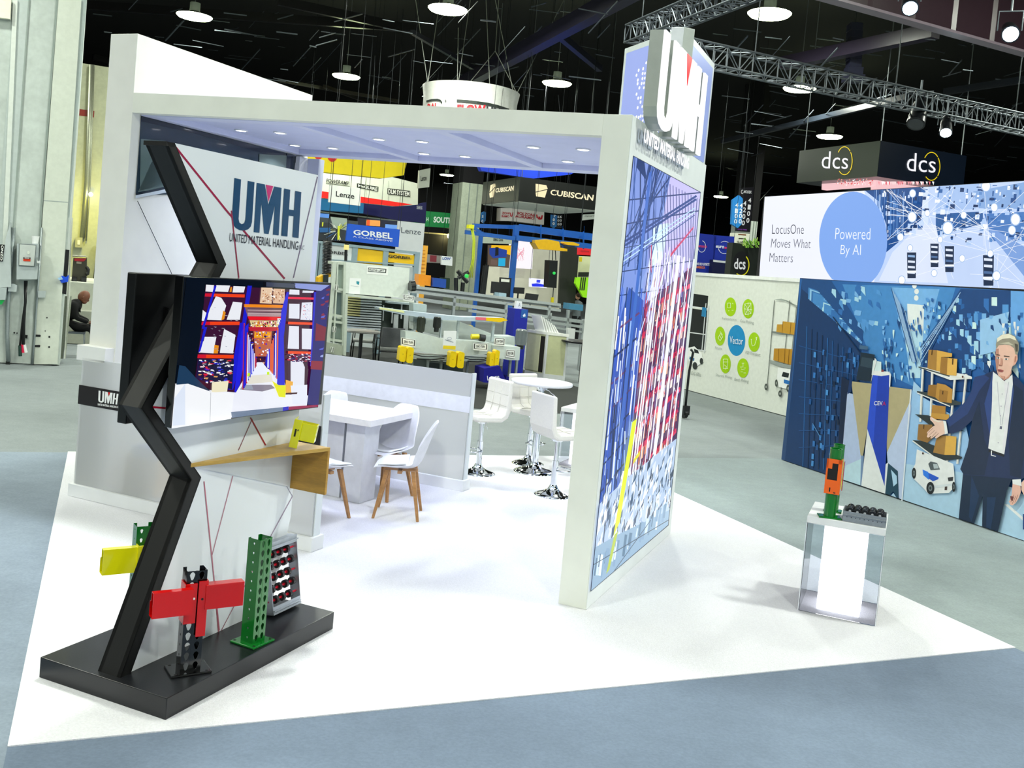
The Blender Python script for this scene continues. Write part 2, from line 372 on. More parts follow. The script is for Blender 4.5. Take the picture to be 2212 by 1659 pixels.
# canopy: three coffers with ribs between, sloping with the beam
t = thing('booth_canopy', 'white coffered canopy over the booth, set with small round downlights', 'canopy', MB_, (-2.3, 1.2, 3.2))
zb = lambda v: 3.29+(v+4.36)/4.16*(3.225-3.29)
b = M(MB_, 'dfe2ff')
def cbar(v0, v1, u0, u1, h=.11, z0=0):
    b.hull8([(v0, u0, zb(v0)+z0), (v0, u1, zb(v0)+z0), (v0, u1, zb(v0)+z0+h), (v0, u0, zb(v0)+z0+h)], [(v1, u0, zb(v1)+z0), (v1, u1, zb(v1)+z0), (v1, u1, zb(v1)+z0+h), (v1, u0, zb(v1)+z0+h)])
cbar(-4.36, -.2, .1, .26); cbar(-4.36, -.2, 2.22, 2.45)
for v in (-4.36, -2.93, -1.6, -.30): cbar(v, v+.10, .26, 2.22)
b.build('frame', t, bevel=.004)
for k, (v0, v1) in enumerate(((-4.26, -2.93), (-2.83, -1.6), (-1.5, -.3))):
    b = M(MB_, 'd9ddff'); cbar(v0, v1, .26, 2.22, .02, .05); b.build('ceiling_panel', t)
dl0 = None
for (x, y) in ((521, 282), (605, 287), (637, 314), (719, 320), (819, 301), (912, 306), (916, 332), (1005, 338), (1152, 318), (1260, 323), (1227, 349), (1310, 352)):
    p = zpt(x, y, 3.33); q = MB_.inverted() @ p
    for _ in range(3):
        p = zpt(x, y, zb(q.x)+.045); q = MB_.inverted() @ p
    if dl0 is None:
        dl = thing('downlight', 'small round recessed downlight glowing in the booth canopy', 'downlight', MB_, q, 0, 'downlights in the canopy')
        b = M(WM[dl], 'f2f4ff'); b.lathe([(.062, .004), (.062, -.004), (.048, -.006), (.046, .004)], n=20); b.build('rim', dl)
        b = M(WM[dl], 'f4f6ff', 'glow4'); b.cyl((0, 0, -.004), (0, 0, 0), .046, n=20); b.build('lens', dl); dl0 = dl
    else: dup(dl0, MB_, q, 0, 'small round recessed downlight glowing in the booth canopy')
    area('booth_downlight', (q.x, q.y, q.z-.02), .09, 5.2, (.72, .78, 1), fr=MB_, spread=2.3)
# back post
b = M(MB_, 'd4d8ee'); b.box(-4.36, 2.45, .002, -4.16, 2.55, 3.27); b('f4f4fa').box(-4.36, 2.30, .002, -4.3, 2.45, 3.27)
tag(b.build('booth_back_post', bevel=.003), 'pale square post at the far left corner of the booth canopy', 'post')
# right-hand pillar wall with the backlit rack picture
t = thing('display_pillar', 'tall white freestanding wall on the right carrying a backlit warehouse-rack picture', 'wall panel', MB_, (-.1, 1.2, 0))
b = M(MB_, 'e9ece4'); b.box(-.2, 0, .002, 0, 2.41, 3.36); b('eef2f4').box(-.0, 0.004, .004, .004, 2.406, 3.356); b.build('body', t, bevel=.003)
LQ = ((1369, 338), (1513, 416), (1443, 1134), (1277, 1276))
g = M(MI, '0c1020', 'paint'); g.step = .0002
g.art('v', .006, [(LQ[0][0]-1, LQ[0][1]-2), (LQ[1][0]+1, LQ[1][1]-1), (LQ[2][0]+1, LQ[2][1]+1), (LQ[3][0]-1, LQ[3][1]+2)], '0d1c3a'); g.build('picture_frame', t)
g = M(MI, '9fb4ea', 'glow'); g.step = .0001; rg = random.Random(11)
def qp(a, b_):
    tl, tr, br, bl = LQ
    x = (tl[0]*(1-a)+tr[0]*a)*(1-b_)+(bl[0]*(1-a)+br[0]*a)*b_; y = (tl[1]*(1-a)+tr[1]*a)*(1-b_)+(bl[1]*(1-a)+br[1]*a)*b_
    return (x, y)
c01 = lambda p: (min(max(p[0], 0), 1), min(max(p[1], 0), 1))
def Q(pts, col): g.art('v', .0075, [qp(*c01(p)) for p in pts], col)
def QL(p, q, w_, col): g.ln('v', .0075, qp(*c01(p)), qp(*c01(q)), w_, col)
Q([(0, 0), (1, 0), (1, 1), (0, 1)], '8fa6e4')
Q([(0, 0), (.55, 0), (.35, .25), (0, .40)], '7f96dc'); Q([(.55, .0), (1, 0), (1, .40), (.4, .36)], 'c8c0f2')
Q([(.38, .14), (.60, .12), (.55, .22), (.36, .25)], 'dcf0ff')
g.scat = 1
for i in range(26):
    a = rg.random(); QL((a*.55, 0), (rg.uniform(0, .5), rg.uniform(.15, .34)), rg.uniform(1, 3), rg.choice(['142c66', '1c3c7e', '24407c', '2c4f9a']))
g.scat = 0
g.scat = 1
for i in range(15): QL((.42+.045*i, .02+.0*i), (.62+.04*i, .30), 1.4, '2a2c6a')
g.scat = 0
g.scat = 1
for i in range(5): QL((0, .10+.055*i), (1, -.02+.075*i), rg.uniform(1.5, 3), '1c2a60')
g.scat = 0
for k_, c_ in ((.115, '17337a'), (.125, '17337a'), (.15, 'b9dcf8'), (.162, 'c9e6fa'), (.172, '2a4684')): QL((0, k_+.08), (.95, k_-.10), 4.5 if k_ < .14 else 2, c_)
Q([(.06, .0), (.16, .0), (.22, .04), (.05, .02)], '12306a')
# left rack, blue and white
Q([(0, .40), (.12, .30), (.34, .33), (.36, .80), (0, .86)], '3154b4')
g.scat = 1
for i in range(70):
    a = rg.uniform(0, .36); b0 = rg.uniform(.30, .80); QL((a, b0), (a+rg.uniform(-.01, .02), b0+rg.uniform(.03, .16)), rg.uniform(1, 3.4), rg.choice(['eaf4ff', 'ffffff', '0f2a70', '4c7ae0', '9fc0ff', '122048', 'cfe0ff']))
g.scat = 0
g.scat = 1
for i in range(5): QL((.02+.07*i, .30), (.05+.07*i, .82), 2.2, rg.choice(['f4faff', '2b55c8', '10245c']))
g.scat = 0
g.scat = 1
for i in range(7): QL((0, .40+.062*i), (.30, .36+.062*i), rg.uniform(2, 4), rg.choice(['0e1f55', '1b3478', '6a3068']))
g.scat = 0
Q([(.24, .02), (.28, .01), (.22, .62), (.17, .66)], '3d68c2')
# right rack, crimson with boxes
Q([(.36, .34), (1, .22), (1, .80), (.36, .86)], '4a1c4e')
g.scat = 1
for i in range(9):
    for j in range(16):
        a = .37+.039*j+rg.uniform(-.006, .006); w_ = rg.uniform(.014, .03); bb = .325+.062*i+.030-.125*(a-.36)+rg.uniform(0, .01); h_ = rg.uniform(.022, .048)
        if a+w_ < 1: Q([(a, bb), (a+w_, bb-w_*.12), (a+w_, bb+h_-w_*.12), (a, bb+h_)], rg.choice(['f4b890', 'f0d8c8', 'e49868', 'fdeee6', 'cbb8ec', 'e47a48', '7c5cb0', '6a1c50', 'd89878', '4c3480', '38184c']))
g.scat = 0
for i in range(9):
    b0 = .30+.062*i
    for k_ in range(7): a = .37+.09*k_; Q([(a, b0+.052-.125*(a-.36)), (a+rg.uniform(.05, .09), b0+.041-.125*(a-.36)), (a+.08, b0+.055-.125*(a-.36)), (a, b0+.068-.125*(a-.36))], rg.choice(['c4103c', 'd81a4a', 'e02a58', '8c1444']))
g.scat = 1
for i in range(300):
    a = rg.uniform(.36, .99); b0 = rg.uniform(.22, .80); QL((a, b0), (a+rg.uniform(-.03, .03), b0+rg.uniform(.01, .07)), rg.uniform(.6, 1.7), rg.choice(['e81f50', 'd8143c', '3a0f3a', 'ffffff', 'a80f34', '201038', '281450', '7a1440', '5a2a78', 'c8c0f8']))
for i in range(30):
    a = rg.uniform(.30, .98); b0 = rg.uniform(.18, .42); QL((a, b0), (a+rg.uniform(-.10, .10), b0+rg.uniform(.04, .09)), 1.6, rg.choice(['eef0ff', 'd81a4a', 'ffffff', 'b8b4f0']))
g.scat = 0
for a, w_ in ((.40, 2.4), (.44, 3), (.47, 3), (.53, 1.6), (.60, 2), (.66, 2.2), (.72, 7), (.80, 4), (.88, 2), (.94, 2.5)): QL((a+.06, .20), (a-.02, .82), w_, 'f6f8ff')
Q([(.66, .20), (.95, .105), (.95, .112), (.66, .210)], 'd01c50')
# bright floor stock at the bottom
Q([(0, .80), (.36, .775), (1, .74), (1, 1), (0, 1)], 'b9cdea')
g.scat = 1
for i in range(230):
    a = rg.uniform(.0, .98); b0 = rg.uniform(.755, .93); w_ = rg.uniform(.008, .04); h_ = rg.uniform(.006, .03)
    a1 = min(a+w_, 1)
    Q([(a, b0), (a1, b0-.01), (a1, b0+h_-.01), (a, b0+h_)], rg.choice(['ffffff', 'ffffff', 'f4f8ff', 'dfe9f8', '2d4a72', '8aa4c8', '1c2d50', 'e8f2ff', '46607e']))
g.scat = 0
g.scat = 1
for i in range(60):
    a = rg.uniform(0, 1); b0 = rg.uniform(.78, .93); QL((a, b0), (min(1, a+rg.uniform(-.01, .03)), b0+rg.uniform(.01, .05)), rg.uniform(.8, 2), rg.choice(['ffffff', '20304a', 'b0c4e0', '102040']))
g.scat = 0
Q([(0, .90), (.3, .91), (1, .955), (1, 1), (0, 1)], '8fb0cc')
g.scat = 1
for i in range(30):
    a = rg.uniform(.02, .95); QL((a, .925+rg.uniform(0, .01)), (a-.01, rg.uniform(.95, .99)), rg.uniform(2, 6), rg.choice(['cfe2f0', '6d92b4', 'e9f4fa', '4f7696', '7fa3c4']))
g.scat = 0
QL((0, .94), (1, .985), 1.6, '2c4058'); QL((.3, 1), (.75, .94), 1.4, '3a5068')
Q([(.35, .635), (.41, .63), (.31, .88), (.24, .905)], 'eaff00'); Q([(.25, .905), (.30, .90), (.23, .985), (.19, .99)], 'b8cc30')
Q([(.42, .735), (.50, .72), (.50, .732), (.42, .748)], 'e8e000')
g.build('backlit_picture', t)
# rooftop sign: two lit panels meeting at a corner, big channel letters and a tagline
t = thing('rooftop_sign', 'illuminated white letter sign with a red wedge standing on top of the pillar wall', 'sign', MB_, (0, 1.0, 3.36))
K = Vector((0, 1.15)); yd = Vector((-.717, .697)); nrm = Vector((.697, .717))
L0 = K+yd*.93
b = M(MB_, 'b9c0bc', 'satin')
def vbox(b, p, q, th, z0, z1):
    d = (q-p).normalized(); n = Vector((-d.y, d.x))*th
    b.hull8([(p.x, p.y, z0), (q.x, q.y, z0), (q.x+n.x, q.y+n.y, z0), (p.x+n.x, p.y+n.y, z0)], [(p.x, p.y, z1), (q.x, q.y, z1), (q.x+n.x, q.y+n.y, z1), (p.x+n.x, p.y+n.y, z1)])
vbox(b, L0, K, .10, 3.30, 4.25); b('e9eef4'); vbox(b, K, Vector((0, 2.36)), .10, 3.30, 4.25); b.build('light_box', t, bevel=.004)
b = M(MI, '93a4e4', 'glow'); b.step = .001
fl = MB_ @ Matrix.Translation((L0.x, L0.y, 3.30)) @ Matrix.Rotation(math.atan2(-yd.y, -yd.x), 4, 'Z')   # local x along the panel from its far end, y into it
b.fr = fl; b.box(.05, -.006, -.02, .87, -.001, .90); b.build('lit_panel', t)
b = M(fl, 'ffffff', 'glow'); rd = random.Random(5)
for i in range(17):
    for j in range(14):
        x = .26+.036*j+rd.uniform(-.006, .006); z = .12+.040*i+rd.uniform(-.006, .006); dens = (x-.22)/.30
        if rd.random() < dens and x < .86:
            r = .012 if dens > .6 else .014
            b.cyl((x, -.0075, z), (x, -.0065, z), r, n=8, smooth=False)
b.build('printed_dots', t)
b = M(MB_, '8fa2d8', 'glow'); b.box(.001, 1.22, 3.365, .006, 2.28, 4.19); b.build('lit_panel', t)
UMH_U = [(0, 1), (0, .20), (.02, .10), (.06, .04), (.12, .005), (.19, .005), (.25, .04), (.285, .10), (.30, .20), (.30, 1), (.20, 1), (.20, .22), (.185, .15), (.15, .125), (.115, .15), (.10, .22), (.10, 1)]
UMH_M = [(.335, 1), (.455, 1), (.525, .60), (.595, 1), (.705, 1), (.705, 0), (.62, 0), (.62, .60), (.555, 0), (.49, 0), (.42, .62), (.42, 0), (.335, 0)]
UMH_R = [(.47, 1), (.58, 1), (.525, .66)]
UMH_H = [(.745, 1), (.835, 1), (.835, .58), (.91, .58), (.91, 1), (1, 1), (1, 0), (.91, 0), (.91, .45), (.835, .45), (.835, 0), (.745, 0)]
u0, u1, z0, z1 = .13, 1.52, 3.315, 3.955
for nm, P_, c_ in (('letter_u', UMH_U, 'ffffff'), ('letter_m', UMH_M, 'ffffff'), ('red_wedge', UMH_R, 'ff0018'), ('letter_h', UMH_H, 'ffffff')):
    pts = [(u0+a*(u1-u0), z0+c*(z1-z0)) for a, c in P_]
    b = M(MB_, 'a3aaa4', 'satin'); b.prism(pts, 'x', .03, .125); b(c_, 'glow').prism([(p[0], p[1]) for p in pts], 'x', .125, .14); b.build(nm, t)
for wd, a0, a1 in (('UNITED', .02, .30), ('MATERIAL', .34, .66), ('HANDLING', .70, 1.0)):
    vs, fs = glyphs(wd, .05); n = len(vs)
    ua, ub = u0+a0*(u1-u0)-.02, u0+a1*(u1-u0); za, zb2 = 3.20, 3.295
    b = M(MB_, 'ffffff', 'glow'); b.add([(.055, ua+x*(ub-ua), za+y*(zb2-za)) for x, y in vs], fs)
    b('9fb0c0', 'satin')
    for f in fs:
        for i in range(len(f)):
            p, q = vs[f[i]], vs[f[(i+1) % len(f)]]
    b.add([(.012, ua+x*(ub-ua), za+y*(zb2-za)) for x, y in vs], fs); b.build('tagline_word', t)
# ---------------------------------------------------------------- low walls
def lowwall(name, label, v0, v1, u, bandcol, sgn=1):
    t = thing(name, label, 'partition', MB_, ((v0+v1)/2, u, 0))
    b = M(MB_, 'f6f8fa', 'frosted'); b.box(v0+.01, u, .10, v1-.01, u+.018, 1.195); b.build('frosted_panel', t)
    b = M(MB_, 'f2f4f8'); b.box(v0-.02, u-.03, .002, v1+.02, u+.13, .11); b.build('plinth', t, bevel=.003)
    b = M(MB_, 'e4eaf0'); b.box(v0, u+.02, .11, v0+.02, u+.10, 1.195); b.box(v1-.02, u+.02, .11, v1, u+.10, 1.195); b.build('end_post', t)
    b = M(MB_, bandcol, 'satin'); b.box(v0-.003, u-.004, .797, v1+.003, u+.0, .96); b.build('band', t)
    return t
t = lowwall('front_partition', 'low frosted partition with a black band and logo in front of the tall left wall', -4.63, -2.17, -.10, '1b1212')
b = M(MB_, 'f4f4f2'); b.box(-4.69, -.10, 1.17, -4.37, .10, 1.30); b.build('cap_block', t, bevel=.003)
b = M(MI, 'ffffff', 'paint'); b.step = .001
def logo(b, k, d, quad, cu, cr, cm=None):
    tl, tr, br, bl = quad
    def q(a, c):
        c = 1-c; return ((tl[0]*(1-a)+tr[0]*a)*(1-c)+(bl[0]*(1-a)+br[0]*a)*c, (tl[1]*(1-a)+tr[1]*a)*(1-c)+(bl[1]*(1-a)+br[1]*a)*c)
    for P_, c_ in ((UMH_U, cu), (UMH_M, cm or cu), (UMH_R, cr), (UMH_H, cu)): b.art(k, d, [q(*p) for p in P_], c_)
logo(b, 'u', -.106, ((213, 843.5), (256, 851), (253, 874), (212, 869)), 'ffffff', 'e02020')
b.text('u', -.106, 'UNITED MATERIAL HANDLING INC', ((211, 871), (258.5, 878), (258, 882.5), (211, 875.5)), 'ffffff', .03); b.build('band_logo', t)
t = lowwall('back_partition', 'low frosted partition behind the white meeting table, with a pale band', -4.1, -2.17, 2.52, 'eef0fb')
# things stored behind the front partition
t = thing('cardboard_box', 'open brown cardboard box standing blurred behind the frosted partition', 'box', MB_, (-3.98, .13, 0), .0)
b = M(WM[t], 'e0a548'); b.box(-.17, -.14, .01, .17, .15, .40); b.box(-.17, -.145, .40, -.1, -.14, .44); b.build('carton', t)
b = M(MB_, '1d4fb4'); b.box(-4.12, .02, .405, -3.88, .2, .50); b.box(-3.96, .02, .30, -3.86, .05, .47)
tag(b.build('packing_foam'), 'blue packing material sticking out of the cardboard box behind the frosted partition', 'packing')
# ---------------------------------------------------------------- the black zigzag display on its plinth
b = M(MB_, '15171b', 'satin'); b.box(-2.0, -2.69, .002, -1.18, -1.29, .107)
o = tag(b.build('plinth', bevel=.003), 'low black plinth under the zigzag display at the front left of the carpet', 'plinth')
t = thing('zigzag_display', 'black zigzag frame holding a tall glossy white logo panel on the black plinth', 'display stand', MB_, (-1.6, -2.2, .107))
ZL = [(-2.600, 2.721), (-2.172, 2.150), (-2.640, 1.432), (-2.252, 1.02), (-2.650, .107)]
ZR = [(-2.545, 2.721), (-2.105, 2.150), (-2.565, 1.432), (-2.175, 1.02), (-2.580, .107)]
b = M(MB_, '040405', 'paint')
v0, v1 = -1.656, -1.512; wl = .014
for i in range(4):
    a0, a1, c0, c1 = ZL[i], ZL[i+1], ZR[i], ZR[i+1]
    def lerp(p, q, k): return (p[0]*(1-k)+q[0]*k, p[1]*(1-k)+q[1]*k)
    for (p0, p1, q0, q1) in ((a0, a1, lerp(a0, c0, .12), lerp(a1, c1, .12)),):   # front face plate
        b.hull8([(v0, p0[0], p0[1]), (v1, p0[0], p0[1]), (v1, p1[0], p1[1]), (v0, p1[0], p1[1])], [(v0, q0[0], q0[1]), (v1, q0[0], q0[1]), (v1, q1[0], q1[1]), (v0, q1[0], q1[1])])
    for (w0, w1) in ((v1-.022, v1), (v0, v0+.022)):
        b.hull8([(w0, a0[0], a0[1]), (w0, c0[0], c0[1]), (w0, c1[0], c1[1]), (w0, a1[0], a1[1])], [(w1, a0[0], a0[1]), (w1, c0[0], c0[1]), (w1, c1[0], c1[1]), (w1, a1[0], a1[1])])
    b.hull8([(v0, lerp(a0, c0, .88)[0], a0[1]), (v1, lerp(a0, c0, .88)[0], a0[1]), (v1, lerp(a1, c1, .88)[0], a1[1]), (v0, lerp(a1, c1, .88)[0], a1[1])], [(v0, c0[0], c0[1]), (v1, c0[0], c0[1]), (v1, c1[0], c1[1]), (v0, c1[0], c1[1])])
b.box(v0, -2.60, 2.70, v1, -2.545, 2.721)
b.build('zigzag_frame', t)
PV = -1.515
pan = [(ZR[0][0]-.06, 2.722), (-1.33, 2.722), (-1.33, .64), (-1.36, .60), (-1.46, .108)]
pl = [(-2.55, .108)] + [(x-.05, z) for x, z in reversed(ZR[1:4])] + [(-2.51, 2.722)]
b = M(MB_, 'e9edf6', 'mirrorwhite')
# panel polygon split at the zigzag corners so that every piece is convex
xs = [(-2.57, 2.722), (-2.13, 2.150), (-2.59, 1.432), (-2.20, 1.02), (-2.60, .108)]
re = lambda z: -1.33 if z > .64 else -1.33-.13*(.64-z)/.53
for i in range(4):
    (a, za), (c, zc) = xs[i], xs[i+1]
    if i == 3:
        zm = .64; am = c+(a-c)*(zm-zc)/(za-zc)
        b.prism([(a, za), (re(za), za), (re(zm), zm), (am, zm)], 'x', PV-.022, PV-.004)
        b.prism([(am, zm), (re(zm), zm), (re(zc), zc), (c, zc)], 'x', PV-.022, PV-.004)
    else: b.prism([(a, za), (re(za), za), (re(zc), zc), (c, zc)], 'x', PV-.022, PV-.004)
b.build('logo_panel', t)
k, d = 'v', PV-.003
for n_, (p, q, w_, c_) in enumerate((((375, 312), (487, 452), 4.2, 'a01c48'), ((487, 452), (615, 602), 4.0, '9a2048'), ((686, 382), (634, 600), 2, '7a6a8c'), ((500, 455), (516, 600), 2.6, '9a3050'),
        ((545, 905), (515, 973), 1.8, '8a5560'), ((541, 902), (574, 962), 3, 'a02434'), ((325, 879), (364, 882), 4, 'c01838'), ((441, 1040), (474, 1362), 2.4, 'b86a80'), ((503, 1028), (458, 1200), 2, 'b07a8c'), ((458, 1200), (472, 1366), 2, 'a8606c'),
        ((619, 1050), (632, 1072), 1.4, '8f8ba0'), ((632, 1072), (584, 1160), 1.6, '96809a'), ((584, 1160), (476, 1366), 1.6, '9a6878'))):
    b = M(MI, c_, 'satin'); b.step = .0003; b.lay = n_ % 4; b.ln(k, d, p, q, w_, c_); b.build('panel_line', t)

b = M(MI, '14406a', 'satin'); b.step = .0004; d = PV-.0025
logo(b, 'v', d, ((506.5, 384.5), (651, 415), (645, 514), (499.5, 495)), '12456e', 'd0357c', '174a74')
b.text('v', d, 'UNITED MATERIAL HANDLING', ((497, 503), (645, 521.5), (644, 540), (495.5, 521)), '16182c', -.0)
b.text('v', d, 'INC', ((647, 529), (658, 530.5), (657, 540), (646, 539)), '6a6a7c', -.005); b.build('panel_logo', t)
# television facing the aisle, and the one on the other side seen from behind
t = thing('television', 'large black television showing a warehouse aisle, fixed to the zigzag display', 'television', MB_, (-1.44, -1.9, 1.33))
TQ = ((403, 599), (714.5, 617), (688, 880), (367, 919))
b = M(MB_, '0a0b0d', 'gloss'); b.box(-1.455, -2.54, 1.338, -1.402, -1.27, 2.083); b.build('bezel', t, bevel=.004)
b = M(MB_, '17181a'); b.box(-1.512, -2.1, 1.55, -1.455, -1.7, 1.85); b.build('wall_mount', t)
g = M(MI, '05070c', 'screen'); g.step = .00008; S = lambda pts, c: g.art('v', -1.4005, [(min(x, 713.6-.1008*(y-617)), y) for x, y in pts], c)
S(TQ, '04070e')
zx = lambda X, Y: (400+X/4.741, 580+Y/4.741)
def Z(pts, c): S([zx(*p) for p in pts], c)
Z([(210, 165), (1380, 235), (1245, 1400), (520, 1440), (100, 1130), (165, 620)], '3a0c2c')
Z([(520, 1270), (600, 1130), (760, 970), (1010, 1130), (1050, 1290), (1260, 1300), (1245, 1405), (620, 1500), (60, 1600), (10, 1160), (200, 1240)], 'eef0fa')
Z([(590, 1190), (640, 1100), (880, 1080), (900, 1160)], 'e6e2d4'); Z([(560, 1240), (590, 1190), (880, 1190), (920, 1225), (790, 1260)], '8c8494')
Z([(560, 1240), (590, 1190), (680, 1190), (700, 1240)], '9aa0b0')
rt = random.Random(21)
# left racks
for (y0, y1, h_) in ((255, 265, 32), (545, 545, 34), (880, 885, 36)):
    Z([(205-(y0-255)*.12, y0), (610-(y0-255)*.18, y1), (608-(y0-255)*.18, y1+h_), (200-(y0-255)*.12, y0+h_)], 'f0400a')
    Z([(205-(y0-255)*.12, y0), (290-(y0-255)*.12, y0), (288-(y0-255)*.12, y0+h_), (200-(y0-255)*.12, y0+h_)], 'd0102a')
for pts in ([(215, 165), (295, 170), (285, 240), (208, 235)], [(320, 170), (460, 175), (440, 240), (305, 235)], [(495, 180), (615, 185), (600, 245), (485, 245)],
            [(315, 285), (370, 300), (420, 380), (375, 530), (225, 525), (245, 430)], [(490, 340), (585, 350), (560, 525), (425, 525)], [(180, 425), (225, 460), (215, 540), (170, 535)],
            [(160, 745), (310, 745), (290, 870), (140, 860)], [(400, 620), (515, 680), (490, 870), (355, 865), (370, 760)], [(200, 700), (320, 700), (310, 750), (190, 745)]): Z(pts, 'eceef4')
for pts in ([(390, 430), (415, 450), (400, 520), (370, 530)], [(300, 780), (345, 790), (335, 870), (290, 870)], [(465, 190), (480, 190), (475, 240), (455, 240)]): Z(pts, 'e8900c')
g.scat = 1
for i in range(26): x, y = rt.uniform(240, 520), rt.uniform(300, 860); Z([(x, y), (x+rt.uniform(10, 40), y+4), (x+20, y+9)], rt.choice(['b8bcc8', '9098a8', 'd8dce4']))
g.scat = 0
for (x0, x1, w_) in ((300, 170, 22), (640, 575, 30), (670, 600, 14)): Z([(x0, 175), (x0+w_, 178), (x1+w_, 620), (x1, 615)], '1c1ccc')
Z([(195, 600), (225, 600), (155, 850), (135, 860)], '1c1ccc'); Z([(560, 560), (620, 540), (560, 1000), (490, 1240), (440, 1240), (500, 900)], '1a18d0'); Z([(575, 640), (650, 560), (640, 760), (560, 1190), (520, 1270), (505, 1260)], '2220e0')
Z([(130, 930), (500, 935), (480, 1240), (110, 1130)], '1a1440')
g.scat = 1
for i in range(110):
    x, y = rt.uniform(125, 470), rt.uniform(925, 1170); Z([(x, y), (x+rt.uniform(8, 44), y+2), (x+rt.uniform(8, 40), y+rt.uniform(5, 22)), (x-3, y+12)], rt.choice(['2020c0', 'e02040', 'f2f2f8', '101020', 'e0a060', 'ffffff', '301050', '5050e0']))
g.scat = 0
Z([(275, 1165), (445, 1150), (430, 1260), (270, 1270)], 'f0e8c8')
# centre of the aisle
Z([(780, 195), (895, 198), (885, 360), (765, 355)], 'e8c8a8'); Z([(905, 205), (1020, 210), (1020, 360), (900, 355)], 'e0b898')
g.scat = 1
for i in range(60): x, y = rt.uniform(780, 1010), rt.uniform(205, 335); Z([(x, y), (x+9, y), (x+9, y+12), (x, y+12)], rt.choice(['a05a30', 'ffffff', 'c88050', '7a3a1c', 'f0d8c0']))
g.scat = 0
Z([(605, 365), (1040, 375), (1038, 405), (605, 395)], 'f08a10'); Z([(610, 395), (1020, 405), (980, 500), (640, 495)], '7c5a66')
for i in range(9): g.ln('v', -1.4005, zx(640, 405+10*i), zx(1010, 410+10*i), .9, rt.choice(['e8d0d0', '30182a', 'c8a0a0']))
Z([(640, 490), (985, 495), (980, 530), (655, 528)], 'e8101c'); Z([(660, 530), (970, 535), (960, 600), (680, 600)], 'e0c890')
g.scat = 1
for i in range(60): x, y = rt.uniform(670, 930), rt.uniform(535, 590); Z([(x, y), (x+12, y), (x+12, y+14), (x, y+14)], rt.choice(['b02010', 'f0b020', '3a2010', 'ffffff', 'c04080']))
g.scat = 0
Z([(945, 510), (985, 512), (983, 568), (942, 566)], 'ffffff')
g.text('v', -1.4005, '12', (zx(950, 518), zx(980, 520), zx(978, 560), zx(948, 558)), '103060', .02)
Z([(650, 600), (970, 600), (960, 640), (660, 640)], 'c02030')
Z([(700, 640), (890, 640), (870, 900), (720, 900)], 'c06848'); Z([(715, 650), (790, 650), (785, 710), (705, 708)], 'f2a810'); Z([(800, 650), (880, 652), (872, 710), (795, 710)], 'f2a810')
g.scat = 1
for i in range(120): x, y = rt.uniform(620, 960), rt.uniform(640, 1010); Z([(x, y), (x+rt.uniform(6, 26), y), (x+rt.uniform(6, 22), y+rt.uniform(5, 26)), (x, y+10)], rt.choice(['e84828', '2020d8', 'f0f0f8', 'c8242c', 'f0b088', 'f8f8ff', '6a40c0', 'f89030', '181850']))
g.scat = 0
Z([(740, 960), (790, 960), (870, 1060), (860, 1080), (640, 1090), (650, 1060)], 'eef2ff')
g.scat = 1
for i in range(16):
    f_ = i/16; Z([(600+130*f_, 560+380*f_), (612+126*f_, 560+380*f_), (600+140*f_, 1240-250*f_), (585+145*f_, 1240-250*f_)], rt.choice(['2424e8', '1818b8', 'e8e8ff', 'b8304a']))
    Z([(985-170*f_, 500+430*f_), (1000-176*f_, 500+430*f_), (990-165*f_, 1180-200*f_), (975-165*f_, 1180-200*f_)], rt.choice(['2424e8', '1818b8', 'e05a30', 'e8e8ff']))
g.scat = 0
Z([(985, 440), (1040, 240), (1062, 240), (1010, 700), (1020, 1200), (975, 1230), (940, 1180), (960, 800)], '1c1cd8'); Z([(640, 1070), (665, 1070), (660, 1105), (636, 1105)], 'c8f010'); Z([(838, 1060), (862, 1058), (862, 1088), (838, 1088)], 'c8f010')
# right racks
for (y0, h_) in ((290, 22), (545, 26), (845, 28)): Z([(1055, y0), (1325, y0+8), (1322, y0+h_+8), (1052, y0+h_)], 'f04a1a' if y0 > 300 else 'e8204a')
for pts in ([(1065, 360), (1172, 362), (1170, 515), (1060, 510)], [(1195, 350), (1305, 345), (1300, 530), (1180, 525)], [(1065, 588), (1165, 592), (1165, 825), (1050, 820)], [(1195, 615), (1300, 620), (1300, 830), (1195, 825)],
            [(1070, 215), (1170, 220), (1170, 270), (1065, 265)], [(1205, 225), (1320, 230), (1310, 250), (1200, 248)], [(1080, 950), (1200, 950), (1225, 1010), (1220, 1190), (1080, 1240)]): Z(pts, 'e6e8f4')
g.scat = 1
for i in range(90): x, y = rt.uniform(1040, 1280), rt.uniform(870, 950); Z([(x, y), (x+rt.uniform(6, 28), y), (x+20, y+8), (x, y+8)], rt.choice(['f0e0f0', '601040', 'd01848', 'ffffff', '2a1070']))
g.scat = 0
g.scat = 1
for i in range(26): x, y = rt.uniform(1190, 1290), rt.uniform(360, 525); Z([(x, y), (x+rt.uniform(5, 18), y), (x+10, y+9)], rt.choice(['5060a0', 'ffffff', 'd02840', '8898c0']))
g.scat = 0
Z([(1320, 240), (1345, 240), (1300, 1000), (1280, 1000)], '2020c8')
Z([(1345, 200), (1500, 170), (1475, 500), (1380, 1400), (1250, 1395), (1290, 1030)], '1a0f6e')
g.scat = 1
for i in range(22): x, y = rt.uniform(1370, 1465), rt.uniform(200, 1000); Z([(x, y), (x+rt.uniform(10, 50), y-12), (x+rt.uniform(10, 46), y+rt.uniform(6, 20)), (x-4, y+14)], rt.choice(['8a1238', '8a1238', '9aa8e0', '5560c8', '701030', '3018a0']))
g.scat = 0
Z([(1340, 560), (1475, 600), (1455, 740), (1330, 740)], '7c1030'); Z([(1290, 945), (1440, 950), (1425, 1040), (1285, 1030)], '8a0f30')
